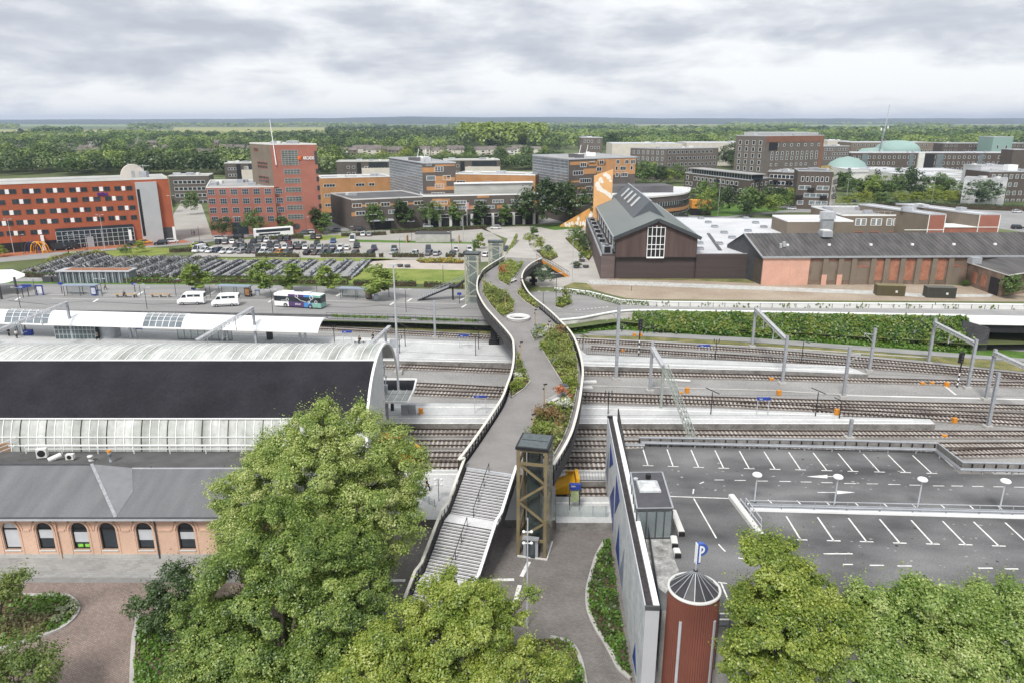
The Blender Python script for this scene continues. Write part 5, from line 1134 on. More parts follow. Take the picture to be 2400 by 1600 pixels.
b=MB();q=P(1519,1120,10.0);b.tube(q,q+V((0,0,.45)),.25,M['black'],12);b.tube(q+V((-1.2,-.2,0)),q+V((-1.2,-.2,.12)),.22,M['lgrey'],12);b.build('roof_vent',t)
gpoly('worn_concrete',[(1512,1256),(1574,1255),(1577,1300),(1592,1338),(1560,1390),(1530,1365)],GZ+.004,mat('worn_concrete_deck',(.15,.15,.145),.9,col2=(.50,.50,.49),scale=1.1,fine=.25,fscale=4),'structure')
# red tower
tp=Q(1627,1376,45.0);TZ=tp.z;TR=1.83;tc=V((tp.x,tp.y,0));tw=thing('stair_tower','round red ribbed stair tower with a glass cone roof','tower',tc)
b = MB(); nb = 64; M['ribred'] = mat('ribbed_red_metal', (.19, .07, .05), .5, .12, .4)
vs = []
for z_ in (0, TZ):
    for i in range(nb*2): a = math.pi*i/nb; r_ = TR if i % 2 == 0 else TR-.05; vs.append((tc.x+r_*math.cos(a), tc.y+r_*math.sin(a), z_))
n2 = nb*2; b.add(vs, [(i, (i+1) % n2, n2+(i+1) % n2, n2+i) for i in range(n2)], M['ribred']); b.build('drum', tw)
b = MB(); b.lathe(tc, [(TR+.05, TZ-.12), (TR+.07, TZ+.04), (TR-.1, TZ+.06), (TR-.12, TZ-.1)], M['offwhite'], 48); b.build('rim', tw)
b=MB();b.lathe(tc,[(TR-.1,TZ-.02),(.16,TZ+1.35),(.15,TZ+1.5),(.01,TZ+1.5)],mat('cone_glass',(.045,.045,.05),.35,.2,2),14,False);b.build('cone_roof',tw);b=MB()
for i in range(14):a=2*math.pi*i/14;b.bar(tc+V((math.cos(a)*(TR-.08),math.sin(a)*(TR-.08),TZ+.02)),tc+V((math.cos(a)*.15,math.sin(a)*.15,TZ+1.38)),.045,.045,M['galv'])
b.lathe(tc, [(.25, TZ+1.33), (.25, TZ+1.47)], M['galv'], 14); b.build('cone_ribs', tw)
for u in(1596,1676):b=MB();a=math.asin(max(-1,min(1,(Q(u,1450,43.6).x-tc.x)/TR)));b.box(tc+V((math.sin(a)*(TR+.02),-math.cos(a)*(TR+.02),TZ/2-.9)),(.2,.1,TZ-1.8),M['lgrey'],a);b.build('light_strip',tw)
b = MB(); b.tube(tc+V((0, 0, TZ+1.4)), tc+V((.05, 0, TZ+3.0)), .09, M['galv'], 10); b.build('sign_pole', tw)
b = MB(); pc = tc+V((.12, 0, TZ+2.0)); pb = mat('parking_blue', (.06, .12, .42), .35, .1, 2); rz = .25
fp = Fac((pc.x-.12, pc.y-.1), (pc.x+.9*math.cos(rz), pc.y-.1+.9*math.sin(rz)))
outer = [(.0, .0), (.3, 0), (.34, .75)]+[(.34+.6*math.sin(math.pi*i/12), 1.32-.58*math.cos(math.pi*i/12)) for i in range(13)]+[(0, 1.9)]
Zp=lambda q:[(x*.85,z*.85+pc.z)for x,z in q];wallpoly(b,fp,Zp(outer),-.3,0,pb);fbox(b,fp,-.04,pc.z,0,pc.z+1.62,-.32,.02,M['white']);ib=[(.32+.32*math.sin(math.pi*i/10),1.34-.34*math.cos(math.pi*i/10))for i in range(11)]
ib2 = [(.32+.17*math.sin(math.pi*i/10), 1.34-.19*math.cos(math.pi*i/10)) for i in range(11)]
for i in range(10): wallpoly(b, fp, Zp([ib[i], ib[i+1], ib2[i+1], ib2[i]]), -.02, .03, M['white'])
fbox(b, fp, .14, pc.z+.13, .26, pc.z+1.46, -.02, .03, M['white']); o = b.build('parking_sign', tw)
# stairs beside the tower
t = thing('outer_stairs', 'steel stair landing with railings right of the red tower', 'staircase', (tc.x+3, 45, 0)); b = MB()
for i, z_ in enumerate((6.9, 6.2)): b.box((tc.x+2.7+i*1.3, 45.4-.3*i, z_), (1.6, 1.6, .15), M['dgrey'])
b.build('landing', t); b = MB()
for i, z_ in enumerate((6.9, 6.2)):
    for h in (.5, 1.0): b.bar((tc.x+1.9+i*1.3, 44.7-.3*i, z_+h), (tc.x+3.5+i*1.3, 44.7-.3*i, z_+h), .07, .07, M['offwhite'])
    for x in (0, .8, 1.6): b.bar((tc.x+1.9+i*1.3+x, 44.7-.3*i, 3), (tc.x+1.9+i*1.3+x, 44.7-.3*i, z_+1), .07, .07, M['dgrey'])
b.build('railings', t)
# ================================================================== bus station, bicycles, car park, plaza, sheds
M['street'] = mat('street_asphalt', (.28, .28, .28), .9, .12, .15, fine=.08)
M['redpave'] = brickmat('red_forecourt_paving', (.36, .13, .07), (.44, .18, .10), (.30, .12, .07), (.5, .25), var=.12)
M['lot'] = mat('car_park_paving', (.36, .345, .32), .9, .1, .1, fine=.08, fscale=3)
Z = lambda k: ZN+.02+.004*k
gpoly('bus_station_ground',[(-400,660),(600,668),(1118,680),(1238,684),(1302,684),(1379,694),(1424,708),(1455,713),(1532,718),(1532,726),(1445,730),(1365,748),(1318,757),(1160,763),(766,750),(300,741),(-400,733)],Z(1),M['bus'])
gpoly('street',[(-300,640),(120,605),(215,590),(440,574),(560,558),(830,538),(1000,530),(1400,522),(1420,508),(1000,512),(560,540),(400,562),(0,600),(-300,615)],Z(1),M['street'])
gpoly('forecourt', [(-300, 618), (0, 604), (130, 592), (300, 580), (450, 568), (400, 556), (0, 580), (-300, 600)], Z(2), M['redpave'])
gpoly('side_street', [(385, 565), (500, 560), (472, 480), (428, 470), (408, 500)], Z(3), M['lot'])
gpoly('side_street', [(745, 548), (830, 540), (800, 500), (760, 500)], Z(3), M['street'])
gpoly('car_park_ground', [(440, 604), (520, 566), (830, 543), (1130, 532), (1175, 560), (1178, 612), (1100, 616), (880, 605), (600, 606)], Z(2), M['lot'])
gpoly('plaza', [(1120, 534), (1400, 526), (1392, 570), (1430, 655), (1352, 672), (1268, 674), (1235, 660), (1190, 640), (1172, 600), (1190, 560)], Z(2), M['plaza'])
gpoly('path', [(870, 607), (1100, 614), (1100, 634), (862, 628)], Z(4), mat('pinkish_paving', (.45, .40, .36), .9, .1, .3))
gpoly('bicycle_park_ground', [(-20, 668), (60, 650), (130, 601), (600, 603), (868, 611), (822, 655), (600, 655), (250, 652)], Z(2), M['path'])
gpoly('lawn', [(860, 627), (1096, 632), (1104, 668), (815, 664)], Z(3), M['grass'])
gpoly('lawn', [(240, 590), (330, 580), (420, 583), (410, 592), (330, 605), (280, 606)], Z(3), M['grass'])
gpoly('grass_verge', [(-300, 668), (80, 660), (300, 655), (820, 657), (815, 668), (300, 667), (-300, 662)], Z(4), M['grassd'])
gpoly('grass_verge', [(430, 604), (900, 605), (935, 609), (870, 613), (600, 610), (430, 609)], Z(4), M['grass'])
gpoly('grass_verge',[(835,562),(1110,568),(1112,572),(835,568)],Z(4),M['grassd']);gpoly('grass_verge',[(660,556),(800,551),(830,556),(740,566)],Z(4),M['grass'])
gpoly('sandy_yard',[(1352,672),(1430,652),(1768,660),(2230,668),(2500,690),(2500,708),(1800,704),(1505,702),(1468,699),(1430,690),(1391,679)],Z(1),M['sand'])
gpoly('slab_path',[(1378,656),(1450,658),(1800,672),(2055,682),(2180,690),(2330,690),(2320,696),(2170,697),(2050,691),(1800,681),(1450,668),(1386,667)],Z(3),brickmat('concrete_slabs',(.46,.46,.44),(.54,.54,.52),(.22,.22,.2),(2.0,2.2),var=.08,msize=.05))
gpoly('grass_verge',[(1320,672),(1345,662),(1375,664),(1392,677),(1375,680)],Z(5),M['grassdry']);gpoly('grass_verge',[(1450,652),(1768,655),(1768,664),(1620,658),(1450,655)],Z(3),M['grassdry'])
gpoly('east_street',[(1600,520),(1620,492),(1900,478),(2500,500),(2500,560),(2100,500),(1850,498)],Z(1),M['street']);gpoly('grass_verge',[(1600,505),(1640,480),(1760,478),(1850,492),(1700,508)],Z(4),M['grassd'])
gpoly('grass_verge', [(1250, 530), (1350, 527), (1370, 534), (1300, 540)], Z(4), M['grassd'])
b = MB()
for a,c in(((0,690),(640,695)),((690,703),(1070,712)),((120,700),(650,704)),((1215,706),(1120,700))):b.path([P(*a,Z(2)),P(*c,Z(2))],.16,.003,M['line'])
for u,v in((795,690),(960,703),(920,711),(635,705),(1085,700),(1088,717),(225,704),(330,687),(500,685),(42,700)):b.path([P(u-6,v+4,Z(2)),P(u+5,v-3,Z(2))],.5,.003,M['line'])
for i in range(9): b.path([P(1349+i*9, 727-i*.9, Z(2)), P(1353+i*9, 726.6-i*.9, Z(2))], .35, .003, M['line'])
tag(b.build('road_markings'), kind='structure')
b=MB();b.path([P(20,705,Z(2)),P(110,714,Z(2)),P(200,706,Z(2)),P(360,714,Z(2)),P(420,711,Z(2))],.3,.002,M['asph']);b.path([P(690,717,Z(2)),P(830,721,Z(2)),P(890,716,Z(2)),P(1010,726,Z(2)),P(1080,722,Z(2))],.3,.002,M['asph']);tag(b.build('road_patch'),kind='structure')
# ramp from the far end of the bridge down to the plaza
pl = [P(1182, 603, DZ), P(1203, 575, 4.5), P(1212, 548, ZN+.1)]; pr_ = [P(1262, 606, DZ), P(1240, 575, 4.5), P(1236, 548, ZN+.1)]
b=MB();b.add(pl+pr_,[(0,3,4,1),(1,4,5,2)],M['plaza']);b.add(pl+[V((p.x,p.y,0))for p in pl],[(0,1,4,3),(1,2,5,4)],M['conc']);b.add(pr_+[V((p.x,p.y,0))for p in pr_],[(1,0,3,4),(2,1,4,5)],M['conc']);b.add([pl[0],pr_[0],V((pr_[0].x,pr_[0].y,4)),V((pl[0].x,pl[0].y,4))],[(0,1,2,3)],M['conc']);struct('ramp',b)
bed('planting strip along the left edge of the plaza ramp', [(1186, 598), (1196, 598), (1214, 556), (1208, 556)], 4.6, 14, ('sedge', 'shrub'), size=.5)
def hedge(label, px, w_, h, mt=None, n=None, cat='hedge', z=ZN):
    pts = [P(u, v, z) for u, v in px]; t = thing('hedge', label, cat, pts[0], 'hedges'); L_ = sum((c-a).length for a, c in zip(pts, pts[1:])); out = []; nn = []
    b = MB(); b.path(pts, w_*.7, h*.85, M['soil']); b.build('stems', t)
    for _ in range(int(L_*(w_+2*h)*8)):
        f = rng.uniform(0, L_); i = 0
        while i < len(pts)-2 and f > (pts[i+1]-pts[i]).length: f -= (pts[i+1]-pts[i]).length; i += 1
        d = (pts[i+1]-pts[i]).normalized(); p = pts[i]+d*f; x = V((d.y, -d.x, 0)); s = rng.uniform(-1, 1); top = rng.uniform() < .5
        z_ = h*rng.uniform(.9, 1.1) if top else h*rng.uniform(0, 1); k = s if top else math.copysign(rng.uniform(.85, 1.1), s)
        q = p+x*k*w_/2; out.append((q.x, q.y, q.z+z_)); nn.append((x.x*k, x.y*k, 1 if top else .2))
    leaf_cloud('leaves', out, nn, .42, mt or M['green2'], t, .7); return t
hedge('clipped hedge between the bus platform and the bicycle park',[(295,663),(600,664),(815,667)],1.6,1.3,M['tuft']);hedge('low hedge between the lawn and the bus platform',[(830,669),(975,671)],1.5,1.3)
hedge('short hedge below the pale lift tower',[(995,672),(1085,676)],1.5,1.2);hedge('dark hedge behind the brick bicycle shed',[(60,650),(140,651)],1.2,1.2);hedge('dark hedge in front of the bicycle racks',[(320,652),(822,657)],.8,.9)
for i,(a,c)in enumerate(((752,880),(890,897),(920,980),(984,992),(1045,1065),(1075,1083),(600,700))):hedge('%s clipped hedge along the front car park row'%ORD[i],[(a,603-(1 if a<700 else 0)),(c,603.5)],1.3,1.2)
hedge('long clipped hedge between street and car park',[(915,548),(1060,541),(1140,536)],1.8,1.4);hedge('clipped hedge between coach and parked cars',[(600,564),(712,559)],1.6,1.4);hedge('hedge beside the street corner car row',[(800,555),(905,551)],1.6,1.2);hedge('hedge left of the brick forecourt lawn',[(398,592),(455,590)],1.5,1.2)
hedge('long dark hedge along the east street', [(2040, 487), (2210, 489), (2420, 496)], 2.2, 2.4)
bed('bed of yellow flowers in front of the car park',[(975,611),(1060,609),(1088,614),(1085,619),(985,617)],ZN,8,('yellowfl','sedge','yellowfl'),False,.8,size=.6)
bed('dry grass bed beside the bicycle park',[(60,648),(120,606),(160,596),(230,590),(255,598),(130,612),(90,640)],ZN,5,('drygr','sedge'),False,.7,size=.6)
bed('green bed at the plaza beside the brown hall',[(1325,560),(1362,556),(1388,600),(1380,612),(1345,580)],ZN,8,('sedge','shrub','lime'),False,.9,size=.6)
bed('mixed bed at the top of the bridge ramp', [(1262, 592), (1290, 590), (1308, 603), (1290, 612), (1272, 605)], ZN, 9, ('shrub', 'sedge'), False, 1.2, size=.5)
bed('kerbed island bed of shrubs in the bus loop',[(1300,722),(1318,726),(1341,716),(1340,708),(1320,703),(1304,712)],ZN,16,('shrub','sedge','lime'),True,1.2,kz=.35,size=.45)
for lb,u,v,r,h in(('pine like shrub on the bus loop island',1325,706,1.3,3.0),('round shrub on the bus loop island',1314,716,1.4,1.8)):bush(lb,u,v,ZN,r,h,M['shrub'],320,.4)
# ------------------------------------------------------------------ vehicles
def carbody(b, L_, W_, prof, mt, tumble=.86):
    """Loft: prof = [(x, z_sill, z_belt)] along the length with rounded shoulders."""
    vs = []; n = len(prof)
    for x, z0, z1 in prof:
        w2=W_/2*(1 if abs(x)<L_*.42 else.9);vs+=[(x,-w2*.94,z0),(x,-w2,lerp(z0,z1,.45)),(x,-w2*.93,z1*.985),(x,-w2*.55,z1),(x,w2*.55,z1),(x,w2*.93,z1*.985),(x,w2,lerp(z0,z1,.45)),(x,w2*.94,z0)]
    fs = [(i*8+j, (i+1)*8+j, (i+1)*8+(j+1) % 8, i*8+(j+1) % 8) for i in range(n-1) for j in range(8)]
    b.add(vs, fs+[tuple(range(8))[::-1], tuple(range((n-1)*8, n*8))], mt, False)
CP_ = {}
M['tyre'] = mat('tyre_rubber', (.02, .02, .021), .8); M['tail'] = mat('tail_light', (.35, .02, .02), .3); M['headl'] = mat('head_light', (.6, .6, .62), .15)
CARCOL={'white':(.72,.73,.74),'silver':(.40,.42,.44),'grey':(.14,.145,.155),'black':(.02,.021,.024),'blue':(.04,.10,.25),'dark blue':(.02,.035,.085),'orange':(.75,.30,.03),'lime':(.55,.62,.06),'red':(.28,.03,.03),'brown':(.13,.08,.055)}
def car_proto(kind, col):
    key = (kind, col)
    if key in CP_: return CP_[key]
    cm=mat('car_paint_'+col.replace(' ','_'),CARCOL[col],.28,.05,1,metal=.15,spec=.5);L_,W_,H_={'hatch':(4.1,1.75,1.48),'estate':(4.6,1.8,1.5),'suv':(4.5,1.86,1.7),'van':(5.2,2.0,2.35)}[kind]
    t = thing('van' if kind == 'van' else 'parked_car', 'car', 'van' if kind == 'van' else 'car', (0, 0, 0)); h = L_/2; b = MB(); bz = H_*.6 if kind != 'van' else 1.25
    carbody(b,L_,W_,[(-h,.4,bz*.75),(-h+.12,.28,bz*.98),(-h*.5,.24,bz),(h*.3,.24,bz),(h*.45,.24,bz*.97),(h*.85,.26,bz*.84),(h-.05,.32,bz*.7),(h,.42,bz*.58)],cm)
    x0,x1,x2,x3={'hatch':(-h+.1,-h+.55,h*.12,h*.5),'estate':(-h+.1,-h+.45,h*.1,h*.48),'suv':(-h+.1,-h+.4,h*.15,h*.5),'van':(-h+.03,-h+.08,h*.45,h*.8)}[kind]
    w1, w2 = W_*.46, W_*.37
    top = [(x1, -w2, H_), (x2, -w2, H_), (x2, w2, H_), (x1, w2, H_)]; bot = [(x0, -w1, bz-.02), (x3, -w1, bz-.02), (x3, w1, bz-.02), (x0, w1, bz-.02)]
    b.add([(x+(.06 if x < 0 else -.06), y*.97, z+.012) for x, y, z in top], [(0, 1, 2, 3)], cm)
    b.add([(x, y, z) for x, y, z in top]+[(x+(.06 if x < 0 else -.06), y*.97, z+.012) for x, y, z in top], [(0, 1, 5, 4), (1, 2, 6, 5), (2, 3, 7, 6), (3, 0, 4, 7)], cm)
    for k, (p, q) in enumerate(zip(bot, top)): b.bar(p, q, .09, .09, cm)
    if kind=='van':b.add([(x,y*1.01,z)for x,y,z in bot[:1]+top[:1]]+[(x2-.3,-w2*1.02,H_),(x2-.3,-w1*1.01,bz)]+[(x,y*1.01,z)for x,y,z in bot[3:]+top[3:]]+[(x2-.3,w2*1.02,H_),(x2-.3,w1*1.01,bz)],[(0,3,2,1),(4,5,6,7),(0,1,5,4)],cm)
    b.build('body', t); g = MB(); g.add(bot+top, [(0, 1, 5, 4), (1, 2, 6, 5), (2, 3, 7, 6), (3, 0, 4, 7)], M['glass']); g.build('windows', t)
    wb=MB();wb.tube((0,-.11,0),(0,.11,0),.32,M['tyre'],14);wb.tube((0,-.12,0),(0,.12,0),.19,M['galv'],10);w0=wb.build('wheel',t);w0.location=(h*.62,-W_*.46,.32)
    for x, y in ((h*.62, 1), (-h*.6, -1), (-h*.6, 1)): c = w0.copy(); COL.objects.link(c); c.location = (x, y*W_*.46, .32)
    for s in (-1, 1):
        for nm,x,mt in(('tail_light',-h-.0,M['tail']),('headlight',h-.09,M['headl'])):l=MB();l.box((x,s*W_*.38,bz*.75 if nm[0]=='t' else bz*.62),(.12,.28,.18),mt);l.build(nm,t)
    CP_[key] = t; t.location = (0, -400, 0); return t
rows = {
 'front row of the car park': (ZN, 1.0, [(467, 591, 'v', 'white'), (480, 590.5, 'h', 'white'), (494, 592, 'h', 'white'), (510, 591, 'h', 'dark blue'), (528, 593, 'e', 'white'), (546, 593, 'e', 'white'), (568, 593, 'e', 'silver'), (587, 593, 'h', 'black'), (602, 593, 'h', 'grey'), (618, 594.6, 'e', 'white'), (637, 595, 'h', 'silver'), (654, 596, 'h', 'orange'), (674, 595, 'h', 'grey'), (722, 597, 'h', 'black'), (740, 597, 'h', 'brown'), (756, 597, 'h', 'grey'), (774, 597, 's', 'black'), (794, 596, 'h', 'silver'), (832, 597, 'h', 'brown'), (868, 597, 'h', 'black'), (923, 595, 'h', 'silver'), (972, 598, 'h', 'white'), (1005, 598, 'h', 'grey'), (1025, 598, 'e', 'silver'), (1060, 599, 'h', 'grey'), (1092, 600, 'h', 'black'), (1139, 601, 'h', 'white')]),
 'second row of the car park': (ZN, 1.35, [(553, 582, 'h', 'black'), (571, 582, 'h', 'grey'), (589, 582, 's', 'black'), (604, 583, 'h', 'grey'), (620, 583, 'h', 'white'), (636, 583, 's', 'black'), (651, 583.5, 'e', 'silver'), (668, 583.5, 'h', 'white'), (684, 584, 'h', 'black'), (700, 584, 's', 'black'), (716, 584, 'h', 'white'), (733, 584, 'h', 'grey'), (750, 584, 'e', 'silver'), (766, 584, 'h', 'grey'), (781, 584, 'h', 'dark blue'), (798, 584, 'h', 'white'), (814, 585, 'e', 'white'), (836, 581, 's', 'black'), (877, 586, 's', 'dark blue'), (924, 587, 's', 'black'), (1004, 588, 's', 'dark blue'), (1068, 588, 'h', 'white'), (1100, 589, 'h', 'white'), (1187, 588, 'h', 'dark blue')]),
 'third row of the car park': (ZN, 1.35, [(630, 577, 'h', 'black'), (648, 577, 's', 'grey'), (677, 577, 'h', 'red'), (694, 577, 'e', 'silver'), (712, 577, 'h', 'grey'), (743, 576, 's', 'black')]),
 'back row of the car park': (ZN, 1.35, [(511, 572, 'h', 'black'), (529, 572, 'h', 'grey'), (546, 571, 'h', 'white'), (564, 571, 'h', 'grey'), (594, 571, 'h', 'black'), (610, 567, 'h', 'grey'), (626, 567, 'h', 'white'), (657, 565, 'h', 'black'), (673, 565, 's', 'black'), (734, 560, 'h', 'black'), (748, 560, 'h', 'brown'), (781, 569, 'h', 'blue'), (827, 566, 'v', 'white'), (851, 553, 'h', 'white'), (865, 553, 'h', 'silver')]),
 'street before the office blocks': (ZN, .12, [(724, 548, 'e', 'white'), (786, 543, 'h', 'grey'), (845, 542, 's', 'black'), (1003, 534, 'h', 'white'), (1161, 537, 'h', 'white'), (518, 562, 'e', 'white'), (556, 560, 's', 'black'), (712, 549, 'h', 'grey'), (776, 507, 'h', 'black'), (793, 504, 'h', 'black')]),
 'street before the orange hotel': (ZN, .45, [(94, 579, 'e', 'white'), (143, 587, 'v', 'black'), (162, 585, 'v', 'black'), (240, 565, 'e', 'white'), (256, 569, 'h', 'silver'), (314, 576, 's', 'black'), (377, 574, 's', 'black'), (404, 569, 'h', 'white'), (395, 557, 'h', 'grey'), (341, 571, 'h', 'orange'), (463, 580, 'h', 'lime'), (472, 578, 's', 'black')]),
 'east street beyond the sheds': (ZN, .1, [(1855, 492, 'h', 'white'), (1862, 486, 's', 'black'), (1882, 486, 'h', 'grey'), (1999, 474, 's', 'dark blue'), (2091, 475, 'v', 'silver'), (2100, 478, 's', 'grey'), (2384, 499, 'e', 'white'), (2384, 537, 's', 'black'), (2188, 480, 'h', 'white'), (1828, 462, 'h', 'white')])}
KN = {'h': 'hatch', 'e': 'estate', 's': 'suv', 'v': 'van'}; KW = {'h': 'hatchback', 'e': 'estate car', 's': 'high car', 'v': 'van'}
used = set()
for rn, (z, ang, lst) in rows.items():
    lst = sorted(lst); cnt = {}
    for u, v, k, c in lst: cnt[(k, c)] = cnt.get((k, c), 0)+1
    seen = {}
    for i, (u, v, k, c) in enumerate(lst):
        seen[(k, c)] = seen.get((k, c), 0)+1; n_ = seen[(k, c)]
        lb = ('only ' if cnt[(k, c)] == 1 else ORD[n_-1]+' ')+c+' '+KW[k]+(' from the left' if cnt[(k, c)] > 1 else '')+(' in the ' if 'row' in rn else ' on the ')+rn
        pr0 = car_proto(KN[k], c); new = pr0 not in used
        p = P(u, v, z+.03); a = ang+random.uniform(-.05, .05)+(math.pi if random.random() < (.7 if 'park' in rn else .4) else 0)
        o=pr0 if new else dup(pr0);used.add(pr0);o.location=p;o.rotation_euler=(0,0,a+(.35 if 'row' in rn else 0));o['label']=lb;o['group']='parked vehicles'
def wheel(t, x, y, z, r=.5, w_=.3):
    b = MB(); b.tube((x, y-w_/2, z), (x, y+w_/2, z), r, M['tyre'], 18); b.tube((x, y-w_/2-.02, z), (x, y+w_/2+.02, z), r*.55, M['galv'], 12); b.build('wheel', t)
def bus(label, a, c, W_, H_, name='city_bus'):
    """Built along +X with its front at +X, then turned into place from rear to front point."""
    L_ = (c-a).length; t = thing(name, label, 'bus'); h = L_/2; return t, L_, h
a,c=P(651,716,ZN+.02),P(759,722.5,ZN+.02);t,L_,h=bus('white, purple and green city bus with circle graphics at the bus platform',a,c,2.55,3.1);W_=2.55
pu = mat('bus_purple', (.10, .06, .16), .3, .1, 1); gr_ = mat('bus_green', (.22, .42, .36), .3, .15, 1); bu = mat('bus_bright_blue', (.08, .25, .55), .3, .1, 1)
b = MB()
for x0, x1, m_lo, m_hi in ((-h, -h*.38, M['white'], M['white']), (-h*.38, h*.28, pu, pu), (h*.28, h*.62, bu, bu), (h*.62, h, gr_, gr_)):
    b.box(((x0+x1)/2, 0, .85), (x1-x0, W_, 1.1), m_lo); b.box(((x0+x1)/2, 0, 2.85), (x1-x0, W_, .5), m_hi); b.box(((x0+x1)/2, 0, 2.0), (x1-x0, W_-.1, 1.2), M['black'])
b.box((0,0,3.13),(L_-.1,W_-.2,.08),M['white']);b.box((-h*.55,0,3.3),(2.8,1.9,.35),M['white']);b.box((h*.3,0,3.28),(2.0,1.7,.3),M['offwhite']);b.box((-h-.03,0,1.8),(.1,W_*.8,1.2),M['black']);b.build('body',t)
g = MB()
for s in (-1, 1): g.box((-.3, s*W_/2, 1.95), (L_-1.6, .03, 1.1), M['glass'])
g.box((h+.01, 0, 2.1), (.04, W_*.92, 1.5), M['glass']); g.build('windows', t)
g = MB()
for s in (-1,):
    for x, z, r in ((-.1, 2.75, .35), (h*.62, 2.6, .42), (-h*.42, 1.9, .3), (h*.8, 1.6, .3), (h*.5, 1.5, .25)):
        for i in range(14):a0,a1=2*math.pi*i/14,2*math.pi*(i+1)/14;g.bar((x+r*math.cos(a0),s*(W_/2+.03),z+r*math.sin(a0)),(x+r*math.cos(a1),s*(W_/2+.03),z+r*math.sin(a1)),.03,.1,M['white'])
    for p,q in(((-.1,2.4),(.9,1.75)),((.9,1.75),(h*.4,1.5)),((h*.5,1.5),(h*.62,2.2)),((-h*.7,1.6),(-h*.45,1.7))):g.bar((p[0],s*(W_/2+.03),p[1]),(q[0],s*(W_/2+.03),q[1]),.03,.08,M['white'])
g.build('circle_graphics', t); text_at(t, 'ebus', (h*.02, -W_/2-.03, .95), 0, 1.8, .5, M['white'], 'lettering', .01)
for x in (-h*.52, h*.55):
    for s in (-1, 1): wheel(t, x, s*W_*.47, .5)
t.location = (a+c)/2; t.rotation_euler = (0, 0, math.atan2(c.y-a.y, c.x-a.x))
def minibus(label, u0, v0, u1, v1):
    a, c = P(u1, v1, ZN+.02), P(u0, v0, ZN+.02); L_ = (c-a).length; h = L_/2; t = thing('minibus', label, 'minibus', group='white minibuses'); W_ = 2.1; b = MB()
    pf = [(-h, .4, 2.75), (-h*.1, .35, 2.85), (h*.42, .35, 2.8), (h*.55, .35, 2.5), (h*.78, .35, 1.45), (h*.97, .4, 1.2), (h, .5, .9)]; vs = []
    for x, z0, z1 in pf: vs += [(x, -W_/2, z0), (x, -W_/2, lerp(z0, z1, .55)), (x, -W_*.44, z1), (x, W_*.44, z1), (x, W_/2, lerp(z0, z1, .55)), (x, W_/2, z0)]
    b.add(vs,[(i*6+j,(i+1)*6+j,(i+1)*6+(j+1)%6,i*6+(j+1)%6)for i in range(6)for j in range(6)]+[tuple(range(6))[::-1],tuple(range(36,42))],M['white']);b.box((-.1,0,.55),(L_*.9,W_+.04,.16),M['dgrey']);b.build('body',t);g=MB()
    for s in (-1, 1):
        g.box((-h*.28,s*W_*.475,2.05),(h*.95,.06,.75),M['glass']);g.add([(h*.3,s*(W_/2+.01),1.75),(h*.66,s*(W_/2+.01),1.75),(h*.52,s*(W_*.47+.01),2.4),(h*.3,s*(W_*.47+.01),2.4)],[(0,1,2,3)],M['glass']);g.box((-h*.28,s*(W_*.475+.02),2.0),(.3,.06,.5),M['offwhite'])
    g.box((-h-.01,0,2.1),(.04,W_*.8,.8),M['glass']);g.add([(h*.58,-W_*.42,2.42),(h*.58,W_*.42,2.42),(h*.79,W_*.45,1.5),(h*.79,-W_*.45,1.5)],[(0,3,2,1)],M['glass']);g.build('windows',t)
    for x in (-h*.5, h*.62):
        for s in (-1, 1): wheel(t, x, s*W_*.46, .36, .36, .24)
    b=MB();[b.box((-h-.02,s*W_*.44,1.2),(.06,.14,.5),M['tail'])for s in(-1,1)];b.build('tail_lights',t);t.location=(a+c)/2;t.rotation_euler=(0,0,math.atan2(c.y-a.y,c.x-a.x))
minibus('white minibus parked left of the other white minibus',419,713.5,482,712);minibus('white minibus parked between the other minibus and the city bus',498,718,562,715.5)
a,c=P(597,560,ZN+.02),P(686,553,ZN+.02);t,L_,h=bus('white coach with black window band beside the brick tower',a,c,2.6,3.6,'coach');b=MB();b.box((0,0,1.9),(L_,2.55,3.0),M['white']);b.box((0,0,3.45),(L_-.4,2.3,.12),M['white']);b.build('body',t);g=MB()
for s in (-1, 1): g.box((-.3, s*1.28, 2.7), (L_-1.5, .05, 1.0), M['glass']); g.box((-h*.25, s*1.28, 1.5), (L_*.55, .05, .6), M['glass'])
g.box((h+.01, 0, 2.5), (.05, 2.3, 1.6), M['glass']); g.build('windows', t)
for x in (-h*.55, h*.25, h*.38):
    for s in (-1, 1): wheel(t, x, s*1.2, .5)
t.location = (a+c)/2; t.rotation_euler = (0, 0, math.atan2(c.y-a.y, c.x-a.x))
